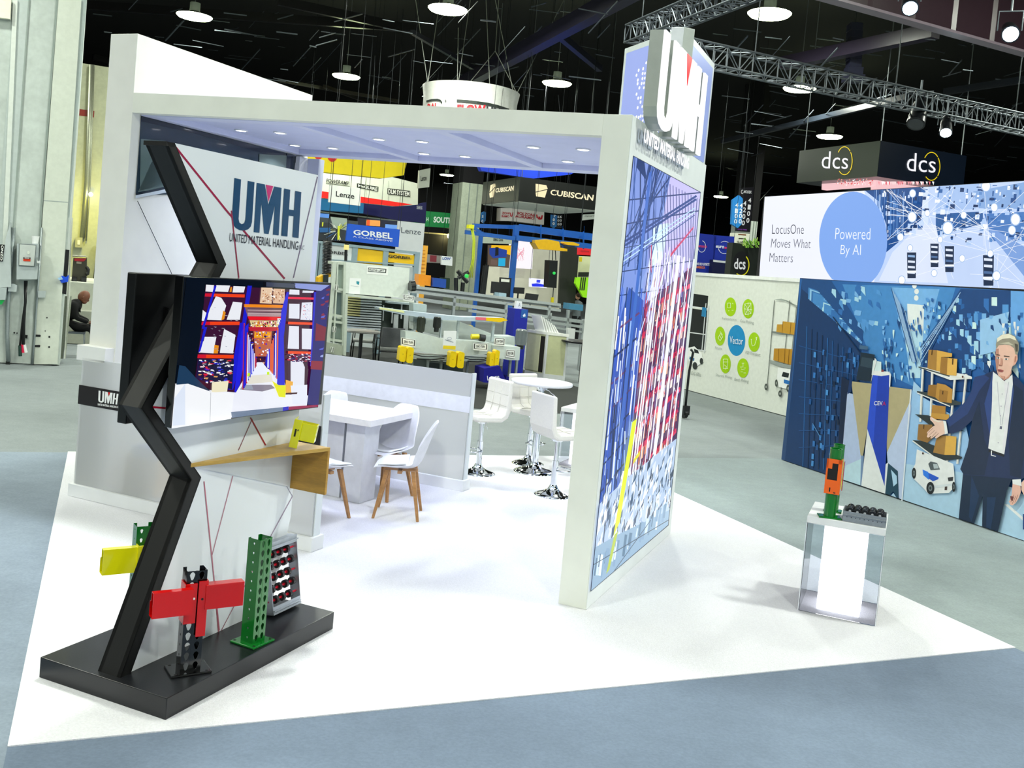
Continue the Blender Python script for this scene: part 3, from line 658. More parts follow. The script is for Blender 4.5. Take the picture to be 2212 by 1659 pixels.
Z([(890, 1150), (960, 1195), (1035, 1195), (1025, 1320), (960, 1315), (930, 1240)], 'e6e800'); Z([(1030, 1140), (1105, 1160), (1095, 1270), (1030, 1275)], 'f0b040')
Z([(1080, 1200), (1250, 1190), (1245, 1395), (1100, 1390)], 'e8ecfa'); Z([(1030, 1275), (1150, 1268), (1145, 1285), (1028, 1292)], '401020')
Z([(1060, 1415), (1380, 1395), (1378, 1415), (1060, 1450)], '98104a'); Z([(1000, 1420), (1060, 1412), (1058, 1450), (996, 1460)], '2018c0')
Z([(-100, 1180), (30, 1180), (270, 1265), (500, 1280), (470, 1540), (-140, 1640)], 'f6f8fc'); Z([(-110, 1330), (0, 1180), (0, 1600), (-130, 1610)], 'dfe8f8')  # reflection of the white carpet and booth front, painted into the screen
Z([(0, 1000), (110, 1120), (260, 1260), (30, 1180), (-90, 1190), (-60, 990)], '1c3a58')
Z([(1120, 150), (1480, 170), (1390, 230), (1130, 200)], '8a98d8'); Z([(830, 140), (1130, 155), (1120, 200), (830, 185)], '40465a'); Z([(470, 1470), (1000, 1420), (1000, 1460), (480, 1530)], '74849c')
g.ln('v', -1.4005, zx(262, 1270), zx(254, 1570), .8, '8a9098')
g.build('screen', t)
t = thing('television', 'black back of the second television, behind the zigzag frame, screen facing away', 'television', MB_, (-1.75, -1.9, 1.3))
b = M(MB_, '0b0c0e', 'satin'); b.box(-1.78, -2.52, 1.31, -1.72, -1.25, 2.074); b.build('back_shell', t, bevel=.006)
b = M(MB_, '0e0f11', 'satin'); b.box(-1.72, -2.3, 1.45, -1.70, -1.5, 1.9); b.box(-1.70, -2.05, 1.6, -1.658, -1.8, 1.8); b.build('wall_mount', t)
# wedge shelf
t = thing('wedge_shelf', 'pale oak wedge-shaped shelf projecting from the glossy logo panel', 'shelf', MB_, (-1.4, -1.6, .83))
b = M(MB_, 'c9a252', 'wood'); b.prism([(-1.513, -2.266), (-1.262, -1.352), (-1.513, -1.352)], 'z', 1.085, 1.107); b.build('shelf_top', t, bevel=.002)
b = M(MB_, 'b98c34', 'wood'); b.box(-1.513, -1.374, .822, -1.262, -1.352, 1.085); b.build('side_board', t, bevel=.002)
b = M(MB_, 'e6ebf4', 'gloss'); b.prism([(-2.24, 1.085), (-1.374, 1.085), (-1.374, .83)], 'x', -1.518, -1.512); b.build('glossy_wedge', t)  # thin light-grey glossy triangle lying against the panel
# ---------------------------------------------------------------- pallet-rack samples
def perf(b, fr, w_, z0, z1, pitch, xs_, r, th, ar=1.5, off=0.0):
    """perforated sheet: local x across, z up, y thickness th; one real hole per cell"""
    n = max(1, round((z1-z0)/pitch)); ph = (z1-z0)/n; K_ = 10; edges = [0]+[(xs_[i]+xs_[i+1])/2 for i in range(len(xs_)-1)]+[w_]
    for i in range(n):
        for j, cx in enumerate(xs_):
            x0, x1 = edges[j], edges[j+1]; a0 = z0+i*ph; a1 = a0+ph; cz = (a0+a1)/2
            ou = []; inn = []
            for k_ in range(K_):
                t_ = 2*math.pi*(k_+.5)/K_; dx, dz = math.cos(t_), math.sin(t_)
                s_ = min(((x1-cx) if dx > 0 else (cx-x0))/max(abs(dx), 1e-6), (ph/2)/max(abs(dz), 1e-6))
                ou.append((cx+dx*s_, cz+dz*s_)); wr = 1 if dz > 0 else .72
                inn.append((cx+dx*r*wr, cz+dz*r*ar))
            for (X_, Z_) in ((x0, a0), (x1, a0), (x1, a1), (x0, a1)):    # close the corners
                m_ = min(range(K_), key=lambda q: (ou[q][0]-X_)**2+(ou[q][1]-Z_)**2); ou[m_] = (X_, Z_)
            vs = [(x, 0, z) for x, z in ou]+[(x, 0, z) for x, z in inn]+[(x, th, z) for x, z in ou]+[(x, th, z) for x, z in inn]
            fs = []
            for k_ in range(K_):
                q = (k_+1) % K_
                fs += [(k_, q, K_+q, K_+k_), (2*K_+k_, 2*K_+q, 3*K_+q, 3*K_+k_), (K_+k_, K_+q, 3*K_+q, 3*K_+k_)]
            b.add(vs, fs, False, fr)
def upright(name, label, col, v, u, z, h, rz, w_=.078, dp=.068, fr=MB_, hole=(.008, .006), plate=(.15, .17), plain=False):
    t = thing(name, label, 'rack upright', fr, (v, u, z), rz)
    L_ = WM[t]; th = .003; b = M(L_, col, 'gloss')
    T = lambda x, y, a: L_ @ Matrix.Translation((x, y, .012)) @ Matrix.Rotation(a, 4, 'Z')
    if plain: b.cyl((0, 0, .012), (0, 0, h), w_/2, n=22, cap=False); b.cyl((0, 0, .012), (0, 0, h), w_/2-.004, n=22, cap=False); b.tube([(w_/2*math.cos(a), w_/2*math.sin(a), h) for a in [k*math.pi/8 for k in range(16)]], .0025, closed=True)
    if not plain:
        perf(b, T(-w_/2, -dp/2, 0), w_, 0, h-.012, .05, (w_*.27, w_*.73), hole[0], th)                 # face, two columns of holes
        perf(b, T(-w_/2, dp/2, -math.pi/2), dp, 0, h-.012, .05, (dp*.5,), hole[1], th, 1.1)      # flanges
        perf(b, T(w_/2, -dp/2, math.pi/2), dp, 0, h-.012, .05, (dp*.5,), hole[1], th, 1.1)
        b.box(-w_/2, dp/2-.003, .012, -w_/2+.018, dp/2, h); b.box(w_/2-.018, dp/2-.003, .012, w_/2, dp/2, h)
        b.box(-.006, -dp/2-.001, .012, .006, -dp/2+.008, h)
    b.build('post', t)
    b = M(L_, col, 'gloss'); b.box(-plate[0]/2, -plate[1]/2, 0, plate[0]/2, plate[1]/2, .012)
    b.build('base_plate', t, bevel=.004)
    b = M(L_, '050505', 'paint')
    for sx in (-1, 1):
        for sy in (-1, 1): b.cyl((sx*plate[0]*.38, sy*plate[1]*.4, .0115), (sx*plate[0]*.38, sy*plate[1]*.4, .0126), .008, n=10)
    b.build('bolt_hole', t)
    return t
def chan(b, L_, w_, h, l, th=.003, step=True):
    "open box-beam running along local -x from the origin"
    o_ = [(0, 0), (w_, 0), (w_, h*.58), (w_*.62, h*.66), (w_*.62, h), (0, h)] if step else [(0, 0), (w_, 0), (w_, h), (0, h)]
    cx = w_*.4; cz = h*.45
    inn = [(th, th), (w_-th, th), (w_-th, h*.58-th), (w_*.62-th, h*.66-th), (w_*.62-th, h-th), (th, h-th)] if step else [(th, th), (w_-th, th), (w_-th, h-th), (th, h-th)]
    n = len(o_)
    vs = [(-l, y, z) for y, z in o_]+[(0, y, z) for y, z in o_]+[(-l, y, z) for y, z in inn]+[(0, y, z) for y, z in inn]
    fs = [(i, (i+1) % n, n+(i+1) % n, n+i) for i in range(n)]+[(2*n+i, 2*n+(i+1) % n, 3*n+(i+1) % n, 3*n+i) for i in range(n)]+[(i, (i+1) % n, 2*n+(i+1) % n, 2*n+i) for i in range(n)]
    b.add(vs, fs, False, L_)
# green, with yellow beam end (behind the zigzag)
t = upright('rack_upright', 'green steel rack upright with a yellow beam end, half behind the zigzag frame', '0b6a20', -1.83, -2.22, .107, .61, 1.0, w_=.095, dp=.08, plate=(.17, .17))
L_ = WM[t] @ Matrix.Rotation(.0, 4, 'Z')
b = M(L_, 'f2ea10', 'gloss'); chan(b, L_ @ Matrix.Translation((-.040, -.075, .375)), .065, .135, .175); b.build('beam_end', t)
b = M(L_, 'efe60e', 'gloss'); b.box(-.046, -.085, .28, -.041, .02, .52); b.box(-.046, -.09, .28, .03, -.085+.002, .52); b.build('connector_plate', t)
b = M(L_, '6a1a08'); b.box(.005, -.0915, .33, .012, -.0895, .39); b.box(.008, -.0915, .46, .018, -.0895, .48); b.build('slot', t)
# black, with red beams
t = upright('rack_upright', 'black steel rack upright carrying two red beam ends, at the front of the plinth', '08080a', -1.315, -2.40, .107, .52, .98, w_=.10, dp=.08, hole=(.014, .006), plate=(.20, .15))
L_ = WM[t]
b = M(L_, 'd80808', 'gloss'); chan(b, L_ @ Matrix.Translation((-.03, -.105, .325)), .06, .125, .19); b.build('beam_end', t)
b = M(L_, 'c80606', 'gloss'); b.box(.042, -.065, .325, .235, -.01, .45); b.build('beam_end', t, bevel=.002)
b = M(L_, 'd40a0a', 'gloss'); b.box(-.055, -.054, .26, .002, -.046, .46); b.box(-.057, -.054, .26, -.052, .03, .46); b.box(.008, -.058, .19, .055, -.050, .47); b.box(.051, -.054, .19, .056, .03, .47); b.build('connector_plate', t)
b = M(L_, 'f0f0f0'); b.cyl((-.012, -.056, .385), (-.012, -.0538, .385), .006, n=10); b('1a0404').cyl((.028, -.060, .38), (.028, -.0575, .38), .006, n=10); b.build('rivet', t)
# green, tall, clear
upright('rack_upright', 'tall green perforated rack upright standing clear in the middle of the plinth', '0c6e22', -1.285, -1.93, .107, .58, 1.5, w_=.095, dp=.085, hole=(.013, .0065), plate=(.17, .17))
# skate-wheel roller section leaning on the panel
t = thing('roller_rack', 'galvanised frame of black skate wheels leaning upright against the logo panel', 'conveyor section', MB_ , (-1.40, -1.46, .125), 0)
L_ = WM[t] @ Matrix.Rotation(-.17, 4, 'Y') @ Matrix.Rotation(.0, 4, 'X'); Wd, Ht, Dp = .27, .42, .07
b = M(L_, 'b8bec8', 'steel'); b.box(-Dp, -Wd/2, 0, 0, -Wd/2+.004, Ht); b.box(-Dp, Wd/2-.004, 0, 0, Wd/2, Ht)
b.box(-Dp, -Wd/2, 0, .004, Wd/2, .012); b.box(-.004, -Wd/2, .0, .0, Wd/2, .045); b.box(-Dp, -Wd/2, Ht-.012, .004, Wd/2, Ht); b.box(-.004, -Wd/2, Ht-.045, 0, Wd/2, Ht); b.box(.0, -Wd/2, .02, .012, Wd/2-.01, .026); b.box(0, -Wd/2, Ht-.03, .012, Wd/2, Ht-.024)
b.build('side_frame', t)
ax0 = None
for i in range(5):
    zc = .075+.067*i
    b = M(L_, 'd01030', 'satin'); b.cyl((-.03, -Wd/2, zc), (-.03, Wd/2, zc), .006, n=8); ax = b.build('axle', t)
    for j in range(4 if i % 2 else 3):
        yc = -Wd/2+.035+.066*j+(.0 if i % 2 else .030)
        b = M(L_, '16181c', 'satin'); b.cyl((-.03, yc-.010, zc), (-.03, yc+.010, zc), .024, n=18); b('b01020').cyl((-.03, yc-.018, zc), (-.03, yc+.018, zc), .009, n=10); b.build('skate_wheel', t)
# yellow beam connector on the shelf
t = thing('beam_connector', 'bright yellow beam connector bracket resting on the oak wedge shelf', 'bracket', MB_, (-1.36, -1.52, 1.107), .45)
L_ = WM[t] @ Matrix.Rotation(.14, 4, 'Y')
b = M(L_, 'f0ec08', 'gloss'); b.box(-.060, -.052, .008, -.054, .052, .175); b.box(-.060, -.058, .008, -.012, -.052, .175); b.build('plate', t, bevel=.002)
b = M(L_, 'f4f00c', 'gloss'); b.box(-.054, -.040, .055, .075, .03, .16); b.build('beam_stub', t, bevel=.003)
b = M(L_, '202000'); b.box(-.045, -.0595, .075, -.035, -.058, .12); b.box(-.030, -.0595, .11, -.024, -.058, .12); b.build('slot', t)
# ---------------------------------------------------------------- white meeting table and shell chairs
t = thing('meeting_table', 'square-edged white meeting table between the two low partitions', 'table', MB_, (-3.1, 1.9, 0))
b = M(MB_, 'eceaf0', 'satin'); b.box(-3.85, 1.26, .74, -2.55, 2.10, .80); b.build('tabletop', t, bevel=.003)
b = M(MB_, 'd9dbe6', 'satin'); b.box(-2.86, 1.36, .004, -2.66, 1.62, .74); b.box(-3.10, 1.42, .004, -2.92, 1.58, .74); b.box(-3.75, 1.5, .004, -3.55, 1.86, .74); b.build('pedestal', t, bevel=.002)
def shell_chair(loc, rz, label):
    t = thing('shell_chair', label, 'chair', MB_, loc, rz, 'white shell chairs around the meeting table'); L_ = WM[t]
    # front is local -y, back is +y
    prof = [(-.235, .435, .16, .0), (-.20, .455, .205, .006), (-.12, .447, .225, .022), (-.02, .438, .232, .034), (.07, .437, .232, .044), (.135, .452, .230, .060), (.175, .50, .228, .080),
            (.198, .57, .222, .082), (.222, .65, .212, .070), (.252, .745, .195, .050), (.278, .82, .160, .03), (.298, .868, .105, .015)]
    rows = []
    for (y, z, w_, lift) in prof:
        up = max(0, min(1, (y-.10)/.1)); row = []
        for k in range(13):
            s_ = -1+2*k/12; e = abs(s_)**2.2
            row.append((s_*w_, y-(lift*1.0*e*up if up > 0 else 0), z+lift*e*(1-up)*1.3))
        rows.append(row)
    b = M(L_, 'e6e7f2', 'satin'); b.grid(rows); b.build('seat_shell', t, solid=.012, sub=1)
    b = M(L_, 'eceef2', 'leather'); b.grid([[(x*.86, y*.9-.01, z+.012) for x, y, z in r] for r in rows[1:5]]); b.build('seat_pad', t, solid=.014)
    b = M(L_, 'b5875c', 'wood'); b.box(-.15, -.02, .40, .15, .02, .428); b.box(-.02, -.15, .40, .02, .15, .428); b.build('cross_frame', t, bevel=.003)
    for sx in (-1, 1):
        for sy in (-1, 1):
            b = M(L_, 'b3824f', 'wood'); p = Vector((sx*.115, sy*.115, .425)); q = Vector((sx*.195, sy*.195, .004))
            a = .019; c = .012
            b.hull8([(p.x-a, p.y-a, p.z), (p.x+a, p.y-a, p.z), (p.x+a, p.y+a, p.z), (p.x-a, p.y+a, p.z)], [(q.x-c, q.y-c, q.z), (q.x+c, q.y-c, q.z), (q.x+c, q.y+c, q.z), (q.x-c, q.y+c, q.z)]); b.build('leg', t, bevel=.003)
    return t
ch = shell_chair((-2.21, 1.28, 0), -1.15, 'white shell chair seen side-on at the near corner of the meeting table')
dup(ch, MB_, (-2.70, .74, 0), math.pi-.25, 'white shell chair with wooden legs, half hidden behind the oak wedge shelf')
dup(ch, MB_, (-2.66, 1.80, 0), -.15, 'white shell chair tucked under the right end of the table, behind the side-on chair')
dup(ch, MB_, (-3.55, 1.92, 0), -.1, 'white shell chair whose back top shows over the far left of the table')
# ---------------------------------------------------------------- bar stools and round bar table
def stool(loc, rz, label, h=.62):
    t = thing('bar_stool', label, 'bar stool', MB_, loc, rz, 'white quilted bar stools'); L_ = WM[t]
    b = M(L_, 'e4e1dc', 'leather')
    o_ = [(-.21, h), (-.20, h+.055), (.10, h+.045), (.145, h+.075), (.165, h+.13), (.185, h+.43), (.235, h+.435), (.225, h+.10), (.19, h+.02), (.12, h-.02), (-.19, h-.015)]
    b.prism(o_, 'x', -.22, .22); b.build('seat', t, bevel=.018)
    b = M(L_, 'd2cfc8', 'leather')
    for x in (-.07, .07): b.tube([(x, -.18, h+.057), (x, .08, h+.049), (x, .143, h+.085), (x, .163, h+.15), (x, .183, h+.39)], .0035, n=6)
    for z, y in ((.16, .1655), (.28, .1755)): b.tube([(-.2, y, h+z), (.2, y, h+z)], .0035, n=6)
    b.tube([(-.2, -.02, h+.053), (.2, -.02, h+.053)], .0035, n=6); b.build('seam', t)
    b = M(L_, 'e4e8ee', 'chrome'); b.cyl((0, 0, .1), (0, 0, h-.02), .026, n=18); b.cyl((0, 0, .06), (0, 0, .36), .034, n=18); b.cyl((0, 0, h-.06), (0, 0, h-.012), .05, .08, n=18); b.build('gas_column', t)
    b = M(L_, 'dfe4ea', 'chrome'); b.lathe([(.195, .003), (.193, .010), (.15, .024), (.09, .045), (.05, .075), (.036, .11)], n=32); b.build('base', t)
    b = M(L_, 'dfe4ea', 'chrome'); b.tube([(-.03, 0, .26), (-.10, -.04, .26), (-.12, -.15, .26), (0, -.19, .26), (.12, -.15, .26), (.10, -.04, .26), (.03, 0, .26)], .009); b.build('footrest', t)
    b = M(L_, 'eef0f4', 'chrome'); b.tube([(.03, .0, h-.03), (.12, -.03, h-.05), (.19, -.05, h-.09)], .005); b.build('lever', t)
    return t
st = stool((-2.42, 3.42, 0), -.55, 'white quilted bar stool nearest the back partition, seen from its front side')
dup(st, MB_, (-2.20, 4.36, 0), 1.15, 'white quilted bar stool farthest back, its seat turned toward the right')
dup(st, MB_, (-1.39, 3.05, 0), 2.5, 'white bar stool nearest the pillar, plain back turned to the camera')
t = thing('bar_table', 'round white bar table on a chrome column behind the stools', 'table', MB_, (-1.97, 3.98, 0)); L_ = WM[t]
b = M(L_, 'e6e6ee', 'satin'); b.lathe([(.345, 1.01), (.352, 1.017), (.352, 1.037), (.345, 1.045)], n=40); b.build('tabletop', t)
b = M(L_, 'dde2ea', 'chrome'); b.cyl((0, 0, .08), (0, 0, .985), .038, n=20); b.cyl((0, 0, .94), (0, 0, .985), .04, .1, n=20); b.build('column', t)
b = M(L_, 'dde2ea', 'chrome'); b.lathe([(.235, .003), (.232, .012), (.18, .028), (.10, .05), (.055, .085), (.04, .12)], n=36); b.build('base', t)
b = M(L_, 'eef0f4', 'chrome'); b.tube([(.03, 0, .96), (.10, -.02, .95), (.13, -.03, .93), (.20, -.06, .90)], .005); b.build('lever', t)
# ---------------------------------------------------------------- lit display plinths
def litplinth(v, u, label, wv=.53, du=.55):
    t = thing('light_plinth', label, 'display plinth', MB_, (v, u, 0)); L_ = WM[t]
    b = M(L_, 'f4f5f8', 'satin'); b.box(0, 0, .645, wv, du, .695); b.build('top', t, bevel=.003)
    b = M(L_, 'ffffff', 'glow2'); b.box(wv*.22, du*.22, .01, wv*.78, du*.78, .64); b.build('light_core', t)
    b = M(L_, 'f4f8ff', 'acrylic')
    b.box(0, 0, .004, wv, .008, .643); b.box(0, du-.008, .004, wv, du, .643); b.box(0, .0085, .004, .008, du-.0085, .643); b.box(wv-.008, .0085, .004, wv, du-.0085, .643); b.build('clear_case', t)
    b = M(L_, 'e8ecf6', 'gloss')
    for x in (0, wv-.006):
        for y in (0, du-.006): b.box(x-.0005, y-.0005, .004, x+.0055, y+.0055, .643)
    b.build('case_edge', t)
    return t
litplinth(1.29, .97, 'glowing clear-sided display plinth alone at the right of the carpet')
litplinth(-1.93, 4.6, 'glowing display plinth behind the bar stools, half hidden by the pillar')
def rolling(name, label, fr, loc, rz, L=.29, W=.20):
    t = thing(name, label, 'conveyor section', fr, loc, rz); L_ = WM[t]
    b = M(L_, 'aab0b8', 'steel'); b.box(0, 0, 0, L, .004, .075); b.box(0, W-.004, 0, L, W, .075); b.box(0, 0, .0, .004, W, .085); b.box(L-.004, 0, 0, L, W, .085); b.box(0, -.012, .05, L, 0, .054); b.build('tray_frame', t)
    b = M(L_, '202226')
    for i in range(9): b.cyl((.03+.029*i, -.0006, .035), (.03+.029*i, .0, .035), .0035, n=8)
    b.build('hole_row', t)
    for i in range(5):
        x = .045+.05*i
        for j in range(4):
            y = .028+.046*j
            b = M(L_, '1a1b1f', 'satin'); b.cyl((x, y-.009, .075), (x, y+.009, .075), .026, n=18); b('c8ccd4').cyl((x, y-.012, .075), (x, y+.012, .075), .009, n=10); b.build('skate_wheel', t)
    return t
rolling('roller_tray', 'grey steel tray of black skate wheels lying on the glowing display plinth', MB_, (1.525, .99, .695), .0)
def plinthpost(v, u, z, label, pc, fr=MB_, h=.50):
    t = upright('rack_upright', label, '0b7422', v, u, z, h, .25, w_=.085, plate=(.16, .10), plain=True, fr=fr)
    L_ = WM[t] @ Matrix.Rotation(-.25, 4, 'Z')
    b = M(L_, pc, 'gloss'); y = -.046
    b.box(-.052, y-.004, .235, .05, y, .28); b.box(-.052, y-.004, .28, -.040, y, .43); b.box(.028, y-.004, .28, .05, y, .43); b.box(-.052, y-.004, .40, .05, y, .43); b.box(-.052, y-.004, .36, -.012, y, .40); b.box(-.052, y-.004, .13+.05, .05, y, .235)
    b.box(.05, y-.004, .18, .054, .03, .43); b.build('connector_plate', t)
    b = M(L_, '0a0608'); b.box(-.040, y-.001, .28, .028, y+.001, .40); b.box(-.018, y-.006, .195, -.010, y-.004, .225); b.box(.012, y-.006, .188, .026, y-.004, .194); b.build('slot', t)
    return t
plinthpost(1.435, 1.03, .695, 'green round rack upright with an orange connector, front one on the glowing plinth', 'ff6a08', h=.50)
t = upright('rack_upright', 'second green rack upright just behind the one with the orange connector', '0b7422', 1.44, 1.26, .695, .50, 0, w_=.078, plate=(.13, .10), plain=True)
b = M(WM[t], 'f4e84a', 'gloss'); b.box(.028, -.045, .18, .046, -.04, .40); b.build('connector_plate', t)
b = M(WM[t], 'd01820', 'gloss'); b.box(.047, -.04, .17, .051, .02, .38); b.build('connector_plate', t)
t = upright('rack_upright', 'green rack upright with a bright blue beam connector, on the plinth behind the pillar', '0b7a2a', -1.66, 4.78, .695, .44, .3, plate=(.17, .12))
L_ = WM[t]; b = M(L_, '1030e0', 'gloss'); b.box(-.07, -.055, .20, .0, -.03, .375); b.box(-.045, -.06, .17, .01, -.045, .28); b.build('connector_plate', t)
b = M(L_, '101c60', 'gloss'); b.box(-.13, -.06, .26, -.07, .0, .34); b.build('beam_end', t)
# ================================================================ hall beyond the booth
def hl(p): return MH_.inverted() @ p
def sign(name, label, cat, Yd, px, t, col, texts=(), shapes=(), kind='paint', cables=True, tk='paint', k='Y', group=None, stand=False, step=.004):
    "traced board of real thickness with its lettering; hangs on cables, or stands on the floor"
    c = base(k, Yd, px, 0 if stand else None)
    o = thingw(name, label, cat, c, group)
    b = M(MI, col, kind); pts = list(px)
    if stand:
        top = [at(x, y, k, Yd) for x, y in pts]; xs_ = sorted(top, key=lambda p: (p-CH).dot(HX if k == 'Y' else HY)); a_, z_ = xs_[0], xs_[-1]
        ps = [p for p in top]; lo = [Vector((a_.x, a_.y, .003)), Vector((z_.x, z_.y, .003))]
        ring = [lo[0], lo[1], Vector((z_.x, z_.y, max(p.z for p in top if (p-z_).length < 3 or True))), Vector((a_.x, a_.y, max(p.z for p in top)))]
        ring[2].z = max(at(*q, k, Yd).z for q in pts); ring[3].z = ring[2].z
        b.hull8(ring, [p+NRM[k]*t for p in ring], fr=MI)
    else: b.ext(k, Yd, pts, t)
    b.build('board', o)
    if shapes:
        g = M(MI, col, kind if kind in ('glow', 'screen') else 'paint'); g.step = step
        for s_ in shapes: g.art(k, Yd, s_[0], s_[1])
        g.build('printed_graphic', o)
    for n_, s_ in enumerate(texts):
        g = M(MI, s_[2], tk); g.step = step; g.lay = len(shapes)+1; g.text(k, Yd, s_[0], s_[1], s_[2], s_[3] if len(s_) > 3 else .01); g.build('lettering', o)
    lo_ = min(at(x, y, k, Yd).z for x, y in px)
    if not stand and (cables or lo_ > .5) and name not in ('monitor', 'wall_rail', 'wall_picture'):
        top = sorted([at(x, y, k, Yd) for x, y in px], key=lambda p: -p.z)[:2]
        for p in top:
            g = M(MI, '33373a', 'steel'); g.cyl(p-Vector((0, 0, .03)), (p.x, p.y, 12.6), .007, n=5, cap=False); g.build('cable', o)
    return o
Zq = lambda ox, oy, sc: (lambda *pts: [(ox+X/sc, oy+Y/sc) for X, Y in pts])
z1 = Zq(640, 330, 6.9125); z2 = Zq(900, 350, 5.53); z3 = Zq(660, 480, 5.027); z4 = Zq(900, 460, 4.608); z6 = Zq(700, 620, 7.373); z7 = Zq(1000, 620, 7.9); z8 = Zq(1480, 380, 3.072); zl_ = Zq(0, 480, 5.185); zt = Zq(1700, 0, 4.148); zm = Zq(1680, 600, 2.861); zn = Zq(1960, 700, 3.607); zw = Zq(1620, 280, 3.7365)
def ellp(cx, cy, rx, ry, n=20, a0=0, a1=2*math.pi): return [(cx+rx*math.cos(a0+(a1-a0)*i/n), cy+ry*math.sin(a0+(a1-a0)*i/n)) for i in range(n+(a1-a0 < 6))]
def arcp(cx, cy, rx, ry, w_, a0, a1, n=14):
    return [(cx+rx*math.cos(a0+(a1-a0)*i/n), cy+ry*math.sin(a0+(a1-a0)*i/n)) for i in range(n+1)]+[(cx+(rx-w_)*math.cos(a0+(a1-a0)*i/n), cy+(ry-w_)*math.sin(a0+(a1-a0)*i/n)) for i in range(n, -1, -1)]
sign('hanging_banner', 'huge yellow hanging banner just under the canopy, red round letters cut off by it', 'banner', 30, [(664, 305), (880, 318)]+z1((1645, 165), (1605, 335), (1280, 380), (165, 265)), .4, 'ffe500', shapes=[(arcp(688, 328, 11, 17, 7, 0, 2*math.pi), 'e02018'), (arcp(718, 330, 13, 20, 8, 0, 2*math.pi), 'e02018')])
sign('hanging_banner', 'long pale hanging banner with black maker names and a red lower stripe', 'banner', 36, [(664, 350)]+z1((1310, 330), (1820, 460), (1815, 775), (1480, 800), (320, 665), (165, 650)), .5, 'e1e5d4',
     texts=[('POWERAMP', z1((455, 385), (790, 430), (780, 485), (445, 440)), '20241c', .02), ('McGUIRE', z1((925, 470), (1215, 520), (1212, 572), (925, 508)), 'e8ece0', .03), ('DLM SYSTEM', z1((1375, 540), (1690, 580), (1690, 650), (1375, 608)), 'f0f0e8', .03)],
     shapes=[(z1((320, 565), (960, 655), (1740, 772), (1480, 800), (960, 745), (320, 665)), 'ff1408'), (z1((905, 455), (1228, 508), (1224, 582), (905, 518)), '1c2018'), (z1((1362, 528), (1702, 568), (1702, 662), (1362, 618)), '30342a'), (z1((445, 450), (800, 500), (800, 506), (445, 458)), '30342c')]
     + [(z1((x, y), (x+5, y), (x+1, y+300), (x-4, y+300)), 'aab0a2') for x, y in ((795, 340), (1040, 375), (1375, 420), (1592, 450))])
sign('hanging_sign', 'square white hanging sign with a black one-word name over the pale banner', 'sign', 26, z1((505, 480), (965, 530), (955, 792), (487, 737)), .15, 'eff1ee', texts=[('Lenze', z1((595, 570), (868, 612), (866, 688), (592, 652)), '181a20', .012)])
sign('hanging_sign', 'small white hanging sign high beside the dark gap, left of the concrete column', 'sign', 28, z1((1840, 262), (2005, 228), (1985, 512), (1822, 530)), .15, 'dfe3d6', texts=[('Lenze', z1((1858, 345), (1946, 335), (1946, 412), (1858, 425)), '22241c', .02)])
sign('hanging_banner', 'sky-blue blank hanging banner below the red-striped banner', 'banner', 33, z1((315, 680), (1010, 755), (1000, 905), (305, 850)), .4, '1c7cc0')
sign('hanging_banner', 'dark navy hanging banner right of the sky-blue one', 'banner', 39, z1((985, 740), (1480, 790), (1820, 765), (1945, 740), (1930, 1052), (1820, 1037), (1530, 1010), (990, 905)), .4, '0c0e58', texts=[('SIEMENS', z1((1797, 788), (1882, 798), (1882, 848), (1797, 840)), 'c8ccd8', .02)])
sign('wall_rail', 'pale horizontal rail running under the sky-blue and navy banners', 'rail', 37, z1((300, 862), (1530, 1012), (1530, 1030), (300, 882)), .2, '9aa49c', cables=False)
sign('hanging_banner', 'green hanging banner with bold white lettering, cut off by the concrete column', 'banner', 46, z2((-20, 580), (105, 585), (520, 622), (510, 797), (-30, 760)), .5, '0f8c46', texts=[('SOUTHW', z2((205, 650), (505, 672), (500, 742), (200, 722)), 'f4fff6', .035), ('H', z2((118, 660), (142, 662), (140, 708), (116, 706)), 'e8fff0', .03)])
rq = random.Random(4)
mur = [(z3((110, 0), (450, 10), (440, 205), (95, 190)), '28303a'), (z3((270, -60), (450, -40), (450, 90), (300, 60)), '9aa8a0')]
for i in range(46):
    a_ = rq.uniform(0, 2*math.pi); r0, r1 = rq.uniform(20, 60), rq.uniform(90, 170); cx, cy = 350, 90
    x0, y0, x1, y1 = cx+r0*math.cos(a_), cy+r0*.7*math.sin(a_), cx+r1*math.cos(a_), cy+r1*.7*math.sin(a_)
    if 100 < x1 < 445 and -50 < y1 < 200: mur.append((z3((x0, y0), (x0+6, y0+3), (x1+7, y1+4), (x1, y1)), rq.choice(['e8ece0', '101410', 'c0c83c', 'f4f4ec', '1c5a9c', '30382c', 'd8d0a0'])))
mur += [(z3((150, 60), (270, 60), (270, 110), (155, 110)), '1c5c9c'), (z3((350, 40), (372, 40), (368, 190), (346, 190)), 'd8dc30'), (z3((180, 0), (195, 0), (190, 45), (178, 45)), 'd8dc30')]
sign('wall_picture', 'busy dark photo mural of a machine hall behind the left end of the framed booth', 'mural', 24, z3((100, -60), (570, -10), (560, 215), (95, 190)), .1, '3a424a', shapes=mur, cables=False, step=.002)
sign('display_sign', 'orange sign panel showing over the blue lettered banner', 'sign', 25, z1((1055, 1000), (1255, 1012), (1250, 1098), (1050, 1085)), .1, 'f0a050', cables=False, shapes=[(z1((1055, 1000), (1100, 1003), (1095, 1090), (1050, 1085)), 'f05a20')])
sign('display_screen', 'dark screen with a light blue tile left of the tall grey panel', 'screen', 26, z1((920, 975), (1525, 1020), (1520, 1140), (915, 1090)), .1, '0c1430', cables=False, shapes=[(z1((1330, 1065), (1510, 1080), (1505, 1140), (1325, 1125)), '6a9cf0'), (z1((330, 900), (500, 915), (495, 1000), (325, 985)), '5c94ee')])
